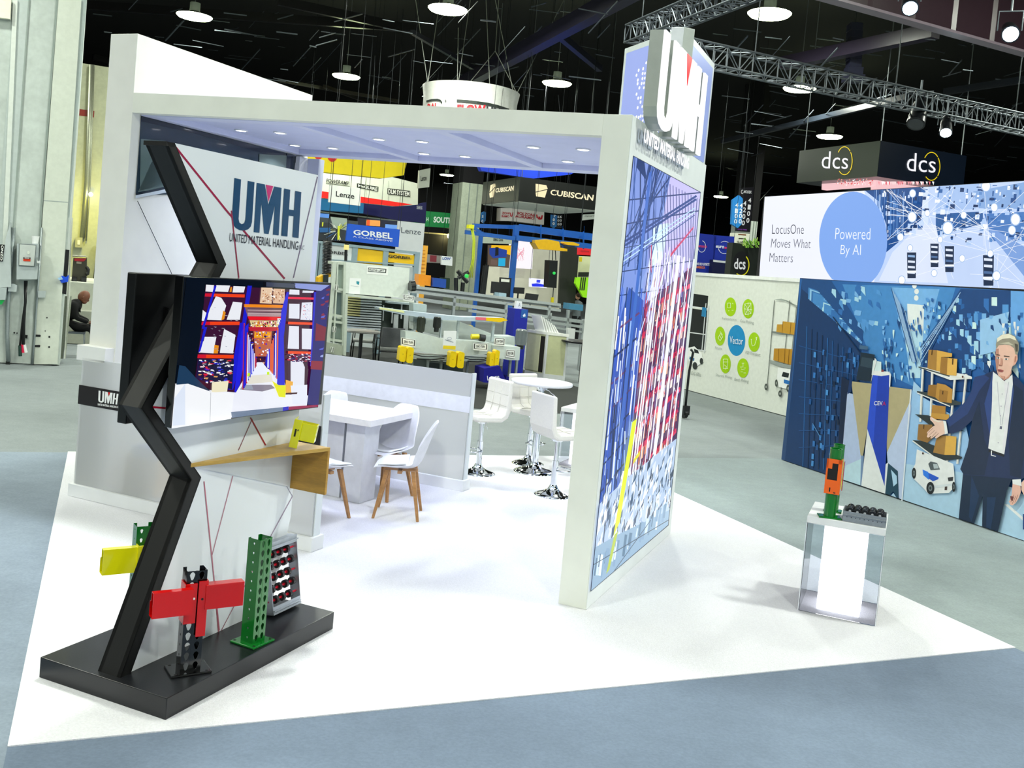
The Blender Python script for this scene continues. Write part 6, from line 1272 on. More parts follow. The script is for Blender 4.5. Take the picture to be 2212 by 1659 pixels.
Wm([(1440, 80), (1740, 100), (1740, 560), (1480, 560), (1440, 300)], '5f96d0'); Wm([(1340, 280), (1440, 280), (1440, 500), (1340, 480)], 'b4d4f0'); Wm([(1365, 290), (1430, 290), (1428, 350), (1362, 350)], '1c3c64'); Wm([(1250, 260), (1430, 210), (1400, 440), (1250, 480)], '8cb4e0')
g.scat = 1
for i in range(50): x, y = rm.uniform(1260, 1700), rm.uniform(210, 560); Wm([(x, y), (x+rm.uniform(8, 30), y), (x+rm.uniform(8, 28), y+rm.uniform(14, 60)), (x, y+20)], rm.choice(['4c88c4', 'c0dcf4', '2a62a4', '123c72', 'dcecfa', '6ea2d4']))
g.scat = 0
Wm([(1500, 430), (1740, 440), (1740, 1300), (1500, 1300)], '1c4c84')
# pale floor
Wm([(840, 640), (900, 700), (870, 1560), (770, 1400), (810, 900)], '9cbce8'); Wm([(820, 690), (1160, 900), (1300, 1560), (760, 1400), (790, 900)], '8fb4e6'); Wm([(1120, 1200), (1460, 1300), (1740, 1500), (1740, 1760), (770, 1400), (790, 1150)], 'a4c2ee')
Wm([(1400, 1400), (1425, 1400), (1740, 1680), (1740, 1720)], 'e4eefc'); Wm([(1500, 1290), (1740, 1200), (1740, 1620)], '1c4c84')
# podium and card display
Wm([(395, 610), (450, 640), (430, 720), (400, 1260), (365, 1240)], '081c3c')
Wm([(515, 460), (600, 475), (575, 640), (485, 630)], '122436'); Wm([(520, 490), (590, 500), (580, 560), (510, 545)], '2a3c4c'); Wm([(505, 415), (560, 425), (555, 445), (505, 440)], '3c5c7c')
Wm([(590, 510), (640, 520), (640, 600), (580, 600)], 'c8d8ec')
Wm([(430, 710), (470, 720), (525, 1110), (518, 1292), (385, 1242)], 'a9b6d4'); Wm([(418, 1162), (530, 1112), (518, 1290), (405, 1255)], 'b4cdf2'); Wm([(516, 1095), (532, 1100), (520, 1290), (510, 1288)], '6c84a8')
Wm([(455, 640), (585, 655), (555, 925), (527, 1100), (512, 1098)], 'a99c78'); Wm([(690, 672), (822, 690), (815, 772), (675, 1082), (672, 900)], 'a99c78'); Wm([(450, 590), (460, 640), (455, 705), (430, 720)], '0c2c5c')
Wm([(815, 770), (826, 790), (765, 1392), (745, 1372), (742, 1200), (680, 1150), (675, 1080)], 'b0bcd8')
Wm([(555, 930), (662, 1285), (662, 1348), (516, 1292)], 'dfe4ee'); Wm([(640, 1180), (682, 1140), (668, 1350), (655, 1340)], 'e4e8f2')
Wm([(588, 590), (688, 595), (690, 640), (680, 900), (660, 1287), (553, 930), (570, 760)], '1838a4'); Wm([(588, 590), (620, 592), (600, 900), (590, 1045), (553, 930), (570, 760)], '2448c0'); Wm([(583, 600), (595, 575), (685, 580), (692, 600), (640, 608)], 'e8ecf4'); Wm([(640, 568), (655, 568), (655, 582), (640, 582)], '7c3030'); Wm([(690, 575), (700, 600), (694, 680), (688, 672)], 'dfe6f0'); Wm([(600, 495), (612, 510), (590, 590), (575, 650)], 'dfe6f0')
Wm([(682, 1145), (742, 1195), (748, 1380), (735, 1375), (715, 1320), (690, 1360), (664, 1348)], '183c50'); Wm([(700, 1185), (735, 1225), (738, 1270), (715, 1290)], 'a4c2ee'); Wm([(715, 1330), (733, 1372), (700, 1362)], 'a4c2ee')
g.ln('X', d, *zm((824, 690), (766, 1395)), 2.6, 'f0f4fa')
LW = g.lay+8; g.build('printed_warehouse', t)
b = M(MI, 'f4f4ff'); b.text('X', d, 'CEV', zm((596, 762), (648, 762), (648, 788), (594, 788)), 'f4f4ff', .01, e=.0003*LW); b.build('podium_lettering', t)
b = M(MI, 'd0206c'); b.text('X', d, 'A', zm((650, 764), (668, 766), (668, 790), (646, 790)), 'd0206c', .0, e=.0003*LW); b.build('podium_lettering', t)
# printed shelf robot
g = M(MI, 'f0f0ee', 'satin'); g.step = .0003; g.lay = LW
for p, q in (((897, 555), (882, 890)), ((955, 580), (945, 880)), ((1098, 590), (1045, 1150)), ((1165, 595), (1110, 1150))): g.ln('X', d, *zm(p, q), 5, 'f2f0ea'); g.ln('X', d, *zm((p[0]+4, p[1]), (q[0]+4, q[1])), 1, '8c8c8c')
for q, c_ in ((((870, 550), (960, 560), (1170, 600), (1200, 612), (1200, 625), (1065, 632), (980, 600)), 'e8e6e0'), (((870, 548), (1065, 605), (1060, 612), (870, 556)), '3c4444'), (((860, 700), (940, 710), (1135, 770), (1130, 785), (1065, 790), (862, 712)), '30383a'), (((848, 843), (930, 850), (1130, 940), (1160, 950), (960, 925)), '242c2e'), (((833, 1003), (900, 1010), (1140, 1108), (1135, 1120), (1005, 1132)), '242c2e')): Wm(q, c_)
g.ln('X', d, *zm((862, 712), (1065, 795)), 2.2, 'f0eee8'); g.ln('X', d, *zm((833, 1008), (1008, 1138)), 2.4, 'f0eee8'); g.ln('X', d, *zm((1068, 612), (1200, 622)), 3, 'f0eee8')
for q, c_ in ((((932, 445), (985, 448), (980, 575), (925, 560)), '9a7034'), (((985, 448), (1078, 468), (1076, 490), (1010, 490), (1002, 580), (980, 575)), 'c89844'), (((1010, 490), (1050, 495), (1045, 600), (1002, 588)), '94682c'), (((1050, 495), (1110, 502), (1104, 606), (1045, 600)), 'd0a04c'),
              (((932, 662), (985, 660), (975, 740), (925, 725)), '8c6228'), (((985, 652), (1035, 660), (1080, 690), (1075, 775), (1000, 765), (975, 740)), 'b08038'), (((1000, 690), (1052, 700), (1045, 772), (995, 760)), '94682c'), (((955, 785), (1038, 795), (1035, 860), (950, 850)), 'a47430'), (((950, 835), (1060, 845), (1055, 880), (945, 870)), 'b88838'),
              (((870, 905), (955, 908), (965, 985), (925, 1020), (862, 1000)), '8c6430'), (((985, 975), (1040, 975), (1030, 1095), (960, 1080)), '9a7034'), (((1040, 975), (1105, 982), (1098, 1096), (1030, 1095)), 'cc9c44')): Wm(q, c_)
for q in (((951, 447), (957, 447), (954, 478), (949, 476)), ((1078, 500), (1086, 500), (1084, 538), (1077, 536)), ((1018, 700), (1024, 700), (1022, 722), (1016, 720)), ((900, 908), (906, 908), (904, 935), (898, 933))): Wm(q, '4c3010')
Wm([(860, 1060), (1010, 1120), (1085, 1150), (1090, 1200), (1095, 1290), (1058, 1330), (930, 1335), (900, 1300), (838, 1240), (830, 1190), (850, 1150)], 'eceae6'); Wm([(900, 1190), (995, 1235), (992, 1245), (960, 1258), (900, 1220)], '2050b8'); Wm([(895, 1185), (930, 1200), (935, 1250), (900, 1220)], '2c74d8')
Wm([(945, 1135), (985, 1145), (1003, 1185), (945, 1190), (930, 1150)], '4c5256'); Wm([(960, 1150), (985, 1150), (995, 1178), (965, 1180)], 'a8b0b4'); Wm([(1050, 1235), (1085, 1230), (1082, 1255), (1055, 1258)], '2c2c30'); Wm([(1033, 1285), (1048, 1285), (1046, 1312), (1031, 1312)], '40302c'); Wm([(930, 1290), (1085, 1270), (1080, 1285), (930, 1305)], 'c8ccd0')
for (x, y, rx, ry) in ((842, 1208, 4.6, 12), (943, 1300, 8.5, 13.5), (1088, 1292, 3.8, 11)): q = zm((x, y))[0]; W_(ellp(q[0], q[1], rx, ry), '15181c'); W_(ellp(q[0], q[1], rx*.5, ry*.5), '6c7478'); W_(ellp(q[0], q[1], rx*.25, ry*.25), '20262a')
q = zm((1143, 612))[0]; W_(ellp(q[0], q[1], 2, 2.4, 10), '502020'); q = zm((897, 1085))[0]; W_(ellp(q[0], q[1], 2, 2.4, 10), '402020')
LW = g.lay+8; g.build('printed_robot', t)
# printed person
g = M(MI, '1c2c4c', 'satin'); g.step = .0003; g.lay = LW
P_ = lambda p, c: W_(zn(*p), c)
P_([(435, 1150), (400, 1520), (460, 1570), (522, 1562), (588, 1335), (582, 1600), (640, 1640), (706, 1640), (775, 1300), (840, 1150)], '14243c')
P_([(500, 1180), (480, 1500), (500, 1540), (560, 1340)], '1a3050'); P_([(620, 1350), (615, 1590), (650, 1600), (690, 1350)], '1a3050')
P_([(668, 362), (600, 395), (525, 412), (508, 470), (498, 520), (455, 600), (400, 680), (300, 750), (286, 765), (312, 852), (360, 850), (420, 830), (505, 750), (502, 860), (470, 960), (412, 1130), (440, 1175), (640, 1190), (880, 1210), (909, 1200), (925, 1000), (920, 620), (909, 480), (870, 430), (815, 395)], '1b2a4e')
P_([(525, 412), (600, 395), (640, 420), (560, 520), (470, 700), (330, 800), (300, 755), (455, 600), (500, 520)], '24386a'); P_([(505, 750), (560, 600), (600, 900), (640, 1000), (600, 1180), (440, 1170), (412, 1130), (470, 960)], '15243e')
P_([(820, 460), (900, 520), (915, 1000), (880, 1200), (800, 1180), (790, 900)], '15243e'); P_([(668, 362), (640, 480), (600, 620), (640, 860), (655, 800), (660, 600), (665, 420)], '2a4078'); P_([(815, 400), (830, 520), (800, 800), (770, 960), (800, 780), (808, 560)], '2a4078')
P_([(668, 372), (700, 395), (755, 445), (818, 392), (822, 470), (800, 660), (775, 880), (755, 1015), (700, 1000), (630, 968), (648, 820), (660, 600), (662, 450)], 'f2f0f6'); P_([(755, 445), (762, 700), (740, 1005), (752, 1010), (775, 860), (798, 640), (790, 470)], 'd8d4e4'); P_([(700, 440), (735, 560), (725, 740), (700, 690), (690, 520)], 'dcd8e8')
P_([(635, 975), (755, 1015), (752, 1035), (632, 995)], '1c1c22'); P_([(652, 985), (660, 985), (658, 1020), (690, 1028), (690, 1034), (650, 1024)], 'e4e4e4')
g.ln('X', d, *zn((700, 450), (728, 790)), .6, '9a96b0'); g.ln('X', d, *zn((790, 450), (735, 790)), .6, '9a96b0'); P_([(712, 785), (750, 790), (746, 845), (708, 838)], 'eeeef4'); P_([(722, 795), (738, 797), (736, 820), (718, 816)], '585a70')
for y in (545, 640, 715, 925): q = zn((738-(y-545)*.08, y))[0]; W_(ellp(q[0], q[1], .9, 1.1, 8), '7c6c90')
# head
P_([(715, 380), (750, 440), (790, 420), (812, 380), (805, 330), (720, 330)], 'c48c78'); P_([(690, 195), (700, 160), (760, 150), (830, 175), (845, 230), (842, 280), (815, 340), (800, 390), (765, 425), (735, 425), (708, 400), (692, 345), (685, 270)], 'dcae9c')
P_([(690, 195), (712, 190), (715, 300), (705, 345), (715, 395), (692, 345), (685, 270)], 'b07c6c'); P_([(842, 235), (858, 240), (860, 275), (845, 310), (825, 328), (828, 280)], 'd49c88'); P_([(838, 250), (850, 252), (846, 290), (834, 300)], 'a8705f')
P_([(690, 160), (698, 115), (730, 85), (790, 72), (840, 95), (868, 150), (868, 200), (858, 240), (842, 235), (832, 190), (800, 165), (760, 160), (712, 165), (693, 195)], '8c8474'); P_([(700, 110), (740, 82), (790, 76), (835, 98), (850, 130), (800, 110), (740, 115), (700, 140)], 'd8d0bc'); P_([(835, 150), (862, 160), (860, 215), (845, 215)], '4c463e'); P_([(715, 150), (790, 140), (830, 165), (780, 158)], 'b4ac98')
P_([(693, 232), (722, 240), (722, 247), (693, 242)], '4c3c34'); P_([(752, 245), (795, 250), (796, 257), (752, 254)], '4c3c34'); P_([(697, 258), (720, 262), (718, 271), (700, 270)], 'f4ece8'); P_([(704, 258), (714, 260), (712, 271), (704, 270)], '283038'); P_([(755, 266), (788, 270), (782, 279), (758, 277)], 'f4ece8'); P_([(764, 266), (776, 268), (774, 279), (764, 277)], '283038')
P_([(728, 265), (738, 268), (742, 310), (735, 325), (712, 322), (710, 312), (724, 308)], 'bc8876'); P_([(712, 318), (738, 322), (732, 328), (714, 326)], '8c5c50'); P_([(705, 350), (728, 352), (750, 362), (738, 376), (716, 374), (704, 362)], 'a85c58'); P_([(708, 360), (742, 364), (738, 368), (710, 366)], '5c2c2c'); P_([(720, 400), (760, 408), (755, 425), (735, 425)], 'c08c78')
# pointing hand, cuffs, hanging hand
P_([(272, 752), (302, 758), (316, 852), (290, 860), (278, 800)], 'eceaf2')
P_([(176, 728), (188, 725), (232, 748), (278, 752), (288, 800), (292, 856), (262, 868), (228, 890), (214, 888), (222, 868), (190, 892), (178, 890), (186, 870), (162, 886), (152, 878), (160, 850), (150, 852), (158, 838), (196, 800), (214, 790), (200, 768), (180, 750)], 'e0b4a4')
for p, q in (((170, 868), (212, 828)), ((190, 880), (228, 840)), ((214, 882), (244, 850)), ((160, 846), (200, 812))): g.ln('X', d, *zn(p, q), .8, 'a87464')
P_([(188, 730), (230, 752), (270, 760), (240, 765), (205, 752)], 'f0cabc')
P_([(818, 1212), (884, 1208), (890, 1262), (820, 1248)], 'ecebf2'); P_([(820, 1245), (882, 1262), (884, 1310), (870, 1350), (846, 1392), (822, 1412), (802, 1410), (796, 1392), (790, 1384), (800, 1368), (812, 1330)], 'd8a898')
for p, q in (((845, 1340), (818, 1400)), ((862, 1330), (838, 1390)), ((828, 1330), (806, 1388))): g.ln('X', d, *zn(p, q), .9, 'a06c5c')
P_([(800, 1340), (830, 1345), (820, 1380), (806, 1370)], '6c3c38')
P_([(890, 1235), (940, 1180), (960, 1240), (950, 1330), (905, 1330), (888, 1290)], 'e0b0a0'); P_([(900, 1480), (960, 1480), (960, 1610), (900, 1600)], '1c3c74')
g.build('printed_person', t)
# blue and white stands left of the video wall
sign('stand_wall', 'royal blue stand wall with a looped white emblem and small white and orange text', 'stand wall', 24, z8((70, 378), (190, 393), (182, 660), (60, 655)), .3, '1a30a4', cables=False, stand=True,
     shapes=[(arcp(*z8((110, 468))[0], 9, 13, 1.2, -1.4, 3.4), 'e8ecff')], texts=[('eurosort', z8((82, 455), (145, 462), (144, 478), (80, 472)), 'f0406c', .02), ('WE ISO SORTERS', z8((70, 575), (178, 580), (176, 597), (68, 592)), 'f4f4ff', .03), ('AMERICA', z8((74, 597), (132, 600), (131, 617), (72, 613)), 'f07c3c', .03)])
sign('stand_wall', 'second royal blue stand wall with the looped emblem, right of the first', 'stand wall', 24, z8((190, 393), (327, 403), (320, 562), (186, 560)), .3, '1c34ac', cables=False,
     shapes=[(arcp(*z8((262, 475))[0], 14, 14, 1.2, -2.2, .2), 'e8ecff'), (arcp(*z8((262, 475))[0], 14, 14, 1.2, .8, 3.0), 'e8ecff')], texts=[('euro', z8((205, 460), (260, 465), (258, 482), (203, 477)), 'f0f4ff', .03), ('sort', z8((262, 466), (318, 472), (316, 488), (260, 483)), 'f0406c', .03)])
sign('stand_counter', 'white counter rail with a dark blue front below the second blue stand wall', 'counter', 23.8, z8((186, 556), (312, 570), (308, 660), (182, 658)), .3, '0c1444', cables=False, stand=True, shapes=[(z8((186, 556), (312, 570), (311, 584), (186, 570)), 'e8ecf0')])
sign('aisle_sign', 'blue hexagonal hanging aisle sign with white numbers, left of the video wall', 'sign', 27, z8((315, 160), (360, 128), (384, 152), (376, 318), (350, 346), (308, 320)), .1, '2a88d8', texts=[(c_, z8((x, y), (x+20, y+2), (x+17, y+32), (x-3, y+30)), 'f0f8ff', .02) for x, y, c_ in ((335, 178, '4'), (332, 216, '1'), (330, 250, '0'), (327, 285, '0'), (364, 180, '4'), (362, 216, '2'), (359, 250, '0'), (357, 285, '0'))])
sign('aisle_sign', 'tall dark hanging aisle sign with white numbers and small header', 'sign', 28, z8((370, 80), (456, 74), (430, 372), (340, 366)), .1, '0e0c18', texts=[(c_, z8((x, y), (x+20, y+2), (x+17, y+34), (x-3, y+32)), 'f4f4fa', .02) for x, y, c_ in ((388, 165, '4'), (385, 208, '2'), (381, 252, '0'), (377, 295, '0'), (420, 145, '4'), (417, 190, '1'), (413, 233, '0'), (408, 278, '0'))]+[('MODEX', z8((392, 95), (442, 98), (440, 118), (390, 114)), 'f4f4fa', .02), ('FUTURE WORKS', z8((350, 350), (410, 354), (409, 362), (349, 358)), '9a4cc0', .02)], shapes=[(arcp(*z8((379, 106))[0], 2.6, 4.6, .9, 0, 5.6), 'f4f4fa')])
sign('stand_wall', 'near-black stand wall with a black disc and white script letters inside a yellow arc', 'stand wall', 21, z8((315, 468), (498, 463), (482, 700), (306, 700)), .3, '1a211c', cables=False, stand=True,
     shapes=[(ellp(*z8((375, 583))[0], 19, 27), '0c0e14'), (arcp(*z8((372, 590))[0], 18, 24, 2.2, -.9, 2.2), 'f0e418')], texts=[('dcs', z8((326, 548), (402, 545), (400, 622), (324, 618)), 'f8f8ff', .02)])
b = M(MI, 'e4e6d4', 'satin'); b.ext('Y', 26, z8((330, 378), (430, 384), (292, 1160), (197, 1160)), .3); b.step = .004; b.art('Y', 26, z8((352, 384), (405, 388), (404, 396), (352, 392)), '784c30'); b.art('Y', 26, z8((355, 412), (400, 414), (400, 420), (354, 418)), '202018'); b.text('Y', 26, 'GLASS 10', z8((345, 430), (412, 434), (411, 448), (344, 444)), '202018', .02)
tag(b.build('name_board'), 'cream panel with small dark lettering above the near-black stand wall', 'panel')
b = M(MI, '7ca83c', 'matte'); rg2 = random.Random(9)
for i in range(60):
    x, y = rg2.uniform(385, 498), rg2.uniform(425, 470); p, q = z8((x, y+10), (x+rg2.uniform(-14, 14), y-rg2.uniform(4, 22)))
    b.col = rg2.choice(['7cb83c', '9ad04c', '4c7c24', 'c8e87c']); b.ext('Y', 20.8+.2*rg2.random(), [p, (p[0]+1.6, p[1]), q], .03)
o = b.build('foliage'); tag(o, 'spiky green plants along the top of the near-black stand wall', 'plants', kind='stuff')
column((1622, 490), (1636, 490), 34, 'narrow pale column just left of the video wall', 'ccd4cc', (1630, 478))
# black cube sign on the right
t, p1, xr, yl, z0 = boxsign('hanging_cube_sign', 'black four-sided hanging sign with white script letters inside yellow arcs, over the video wall', (1903, 304), (1898, 381), (1729, 318), (2089, 330), 'X', 19.5, '20281f', '0c1626', None)
xK = 'X'; 
for k, d, q, a_ in (('X', p1.x-.012, zt((318, 1350), (552, 1370), (545, 1515), (308, 1510)), (zt((515, 1440))[0], 17.5, 31)), ('Y', p1.y, zt((1080, 1360), (1338, 1400), (1330, 1550), (1072, 1532)), (zt((1295, 1490))[0], 19, 31))):
    b = M(MI, 'f4f4fa', 'glow'); b.text(k, d, 'dcs', q, 'f4f4fa', -.004, e=.02); b.build('lettering', t)
    b = M(MI, 'f4d81c', 'glow'); b.step = .006; (cx, cy), rx, ry = a_
    b.art(k, d, arcp(cx, cy, rx, ry, 1.6, -2.5, -.75), 'f4d81c'); b.art(k, d, arcp(cx, cy, rx, ry, 1.6, -.65, .75), 'f4d81c'); b.art(k, d, arcp(cx, cy, rx, ry, 1.6, .85, 2.3), 'f4d81c'); b.build('yellow_arc', t)
b = M(MI, 'f8c8cc', 'glow'); b.step = .01; ra = random.Random(2)
b.ext('X', p1.x+.5, zt((312, 1628), (778, 1592), (772, 1665), (310, 1700)), .2); b.ext('Y', p1.y+.6, zt((800, 1590), (1335, 1650), (1400, 1720), (795, 1720)), .2)
for i in range(70): x = ra.uniform(430, 760); y = ra.uniform(1600, 1655); b.art('X', p1.x+.5, zt((x, y), (x+rg2.uniform(4, 18), y), (x+4, y+12)), ra.choice(['e04850', 'f0a890', 'ffffff', 'd02838']))
for i in range(50): x = ra.uniform(810, 1300); b.art('Y', p1.y+.6, zt((x, 1625), (x+20, 1628), (x+14, 1660)), ra.choice(['f4a0a8', 'ffffff', 'e8707c', 'f8d8d8']))
tag(b.build('video_ring'), 'pink and white glowing video ring below the black sign with script letters', 'video screen')
# hand truck partly behind the pillar
t = thing('hand_truck', 'black wheeled hand truck standing half behind the right edge of the pillar', 'hand truck', MH_, tuple(hl(zpt(1478, 903, 0))))
L_ = WM[t]; b = M(L_, '15171a', 'satin'); b.tube([(0, 0, .1), (.02, .02, .8), (.05, .0, 1.15), (.0, .0, 1.2)], .022, n=8); b.box(-.06, -.06, .06, .06, .06, .22); b.build('frame', t)
b = M(L_, '0c0d0f', 'satin'); b.cyl((-.03, .0, .075), (.03, 0, .075), .075, n=18); b.build('wheel', t)
# ---------------------------------------------------------------- trusses, stage lamps, speaker tower
def truss(name, label, A_, B_, s_=.32, n=24, col='9aa2a8'):
    d_ = (B_-A_).normalized(); s1 = Vector((-d_.y, d_.x, 0)).normalized()*s_; up = Vector((0, 0, s_)); L = (B_-A_).length
    mid = (A_+B_)/2; t = thingw(name, label, 'truss', Vector((mid.x, mid.y, min(A_.z, B_.z))))
    b = M(MI, col, 'steel'); cs = [Vector(), s1, s1+up, up]
    for c in cs: b.cyl(A_+c, B_+c, .022, n=6)
    b.build('chords', t); b = M(MI, col, 'steel')
    for i in range(n):
        p, q = A_+d_*L*i/n, A_+d_*L*(i+1)/n
        for j in range(4):
            c, e = cs[j], cs[(j+1) % 4]; b.cyl(p+c, p+e, .012, n=4, cap=False, smooth=False)
            if i % 2 == j % 2: b.cyl(p+c, q+e, .012, n=4, cap=False, smooth=False)
            else: b.cyl(p+e, q+c, .012, n=4, cap=False, smooth=False)
    b.build('lattice', t)
    for f_ in (.15, .5, .85):
        p = A_+(B_-A_)*f_; b = M(MI, '4c5256', 'steel'); b.cyl(p+up, (p.x, p.y, 12.58), .012, n=5, cap=False); b.build('cable', t)
    return t
truss('lighting_truss', 'long aluminium lighting truss running right from the lit letter sign', zpt(1480, 126, 6.6), zpt(2290, 300, 6.6), .40, 34, '70777d')
truss('lighting_truss', 'aluminium lighting truss rising behind the lit letter sign to the top of the frame', zpt(1348, 92, 6.9), zpt(1640, -24, 6.9), .34, 18, '596067')
def stagelamp(px_, z, r_, label, aim, on=True, col='dff4ff'):
    p = zpt(*px_, z); t = thingw('stage_lamp', label, 'stage lamp', p, )
    a_ = Vector(aim).normalized(); b = M(MI, '14161a', 'satin'); b.cyl(p-a_*r_*3, p, r_*.8, r_, n=18); b.cyl(p-a_*r_*3.8, p-a_*r_*3, r_*.5, r_*.8, n=18); b.build('body', t)
    b = M(MI, '9aa4ac', 'satin'); u_ = p-a_*r_*2; s_ = a_.cross(Vector((0, 0, 1))).normalized()*r_*1.25
    b.tube([u_+s_, u_+s_+Vector((0, 0, r_*2.2)), u_-s_+Vector((0, 0, r_*2.2)), u_-s_], r_*.09, n=5); b.cyl(u_+Vector((0, 0, r_*2.2)), u_+Vector((0, 0, r_*2.2+.25)), r_*.12, n=6); b.build('yoke', t)
    b = M(MI, col, 'lamp' if on else 'gloss'); b.cyl(p, p+a_*.01, r_*.82, n=18); b.build('lens', t); return t
vdir = -(ray(1960, 30)).normalized()
stagelamp((1966, 18), 7.2, .14, 'small bright stage lamp at the top edge in front of the maroon girder', vdir+Vector((.1, 0, -.5)), True, 'bfe4ff')
stagelamp((2183, 74), 7.0, .15, 'large glaring stage lamp at the top right corner', vdir+Vector((0, 0, -.2)))
stagelamp((1978, 268), 6.3, .20, 'unlit stage lamp hanging below the long truss, tilted down', (-.3, -.5, -.8), False, '30343a')
stagelamp((2043, 287), 6.2, .14, 'small lit stage lamp hanging below the long truss, right of the unlit one', vdir+Vector((0, 0, -.7)))
t = thingw('speaker_tower', 'black speaker tower hanging between the violet beam and the long truss', 'speaker', zpt(1845, 165, 7.3))
b = M(MI, '2a2c40', 'satin'); p, q = at(1846, 60, 'Y', 17), at(1843, 170, 'Y', 17)
for i in range(8): c = p.lerp(q, i/7); b.box(-.16-(i > 5)*.05*(i-5), -.2, -.1, .16+(i > 5)*.05*(i-5), .2, .1, fr=Matrix.Translation(c))
b.build('cabinets', t); b = M(MI, '4c5054', 'steel'); b.cyl(p+Vector((0, 0, .1)), (p.x, p.y, 12.58), .02, n=6); b.build('cable', t)
# ================================================================ left edge: hall column with switchgear, seated person
CYd = 13.3
t = thing('hall_column', 'massive pale green-grey clad column with switch boxes at the left edge', 'column', MH_, (-2.2, CYd, 0))
xr_ = hl(at(128, 788, 'Y', CYd)).x
b = M(MH_, 'c6cfca', 'concrete'); b.box(-7.5, CYd, .003, xr_, CYd+1.1, 12.58); b.build('cladding', t)
b = M(MI, 'd6dcd0', 'satin')
b.ext('Y', CYd-.03, [(126, 0), (176, 0), (124, 787), (73, 787), (92, 470)], .028); b('aab6b4').ext('Y', CYd+.0-.005, [(176, -4), (188, -4), (150, 470), (147, 470)], .004)
b('bcc6c4').ext('Y', CYd-.02, [(30, 0), (62, 0), (22, 640), (-15, 640)], .02); b('dde3dc').ext('Y', CYd-.05, [(28, 0), (38, 0), (14, 560), (4, 560)], .04)
b('8e9a94').ext('Y', CYd-.034, [(121, -2), (126, -2), (90, 470), (70, 787), (66, 787), (86, 470)], .03); b('96a29c').ext('Y', CYd-.022, [(61, -2), (64, -2), (26, 560), (22, 560)], .02)
b('a5b0ae').ext('Y', CYd-.032, [(93, 432), (147, 436), (147, 438), (93, 434)], .004); b('f4f2dc').ext('Y', CYd-.12, [(-60, 0), (24, -2), (22, 41), (-60, 30)], .1); b.build('trim_strips', t)
b = M(MI, 'b7c1c3', 'satin'); b.ext('Y', CYd-.30, zl_((190, 240), (430, 240), (410, 640), (185, 640)), .29); b('c9d0cc').ext('Y', CYd-.33, zl_((220, 248), (400, 260), (380, 490), (215, 480)), .03); b('6a7476').ext('Y', CYd-.318, zl_((214, 240), (406, 254), (386, 498), (209, 488)), .018)
b.step = .003; b.art('Y', CYd-.333, zl_((262, 392), (342, 395), (340, 440), (260, 436)), 'd43c1c'); b.art('Y', CYd-.333, zl_((262, 392), (342, 395), (341, 414), (261, 410)), '1c1410'); b.art('Y', CYd-.333, zl_((275, 397), (330, 399), (329, 406), (275, 404)), 'f4f4f0'); b.art('Y', CYd-.333, ellp(*zl_((318, 340))[0], 2.6, 3.6), 'dfe6dc'); b.build('switch_box', t)
b = M(MI, '8c9694', 'satin'); b.ext('Y', CYd-.38, zl_((405, 395), (425, 395), (422, 490), (402, 490)), .05); b('d8dcdc').ext('Y', CYd-.42, zl_((412, 430), (455, 440), (450, 462), (415, 458)), .05); b.build('switch_handle', t)
b = M(MI, 'bdc7c8', 'satin'); b.ext('Y', CYd-.14, zl_((425, 770), (515, 770), (505, 845), (425, 845)), .11); b.build('junction_box', t)
b = M(MI, 'c3cccd', 'satin'); b.ext('Y', CYd-.25, [(-70, 540), (6, 540), (22, 480), (24, 620), (-70, 625)], .2); b('b4bec0').ext('Y', CYd-.3, zl_((-300, 735), (75, 735), (58, 870), (-300, 870)), .25); b('c3cccd').ext('Y', CYd-.2, zl_((90, 690), (155, 690), (190, 705), (185, 780), (90, 775)), .15); b.build('switch_box', t)
b = M(MI, 'aab4b6', 'steel'); b.tube([at(*p, 'Y', CYd-.08) for p in zl_((150, 60), (130, 400), (110, 640), (85, 1000), (80, 1250), (95, 1560))], .035, n=8); b.tube([at(*p, 'Y', CYd-.06) for p in zl_((470, 60), (420, 780), (390, 1250), (360, 1590))], .018, n=6); b.build('conduit', t)
b = M(MI, '101214', 'satin'); b.ext('Y', CYd-.262, zl_((0, 248), (52, 252), (30, 440), (-10, 436)), .01)
for q in (((378, 1258), (450, 1262), (458, 1272), (450, 1284), (376, 1282)), ((370, 1376), (444, 1374), (454, 1386), (444, 1400), (368, 1398)), ((278, 1262), (310, 1265), (305, 1302), (275, 1298))): b.ext('Y', CYd-.04, zl_(*q), .03)
for x, y, r_ in ((552, 1285, 2.2), (550, 1398, 2.2), (526, 1070, 1.6), (506, 1218, 1.2), (160, 1238, 2), (190, 1242, 1.6)): b.ext('Y', CYd-.036, ellp(*zl_((x, y))[0], r_, r_, 10), .004)
b.ext('Y', CYd-.02, [(142, 539), (150, 540), (143, 636), (134, 634)], .02); b.ext('Y', CYd-.1, zl_((65, 1560), (110, 1545), (108, 1600), (62, 1600)), .09); b.build('slot', t)
b = M(MI, 'f2f4f0'); b.text('Y', CYd-.275, 'ONZO', zl_((42, 262), (26, 430), (2, 428), (14, 256)), 'f2f4f0', .03, e=.0); b.build('lettering', t)
b = M(MI, '12b050', 'satin'); b.ext('Y', CYd-.28, zl_((-20, 872), (52, 872), (20, 920), (-10, 925)), .05); tag(b.build('green_plug'), 'green plug hanging under the leftmost switch box', 'plug')
t = thingw('power_cables', 'three black power cables hanging from the switch box, with coloured plugs', 'cable', at(45, 770, 'Y', CYd-.2))
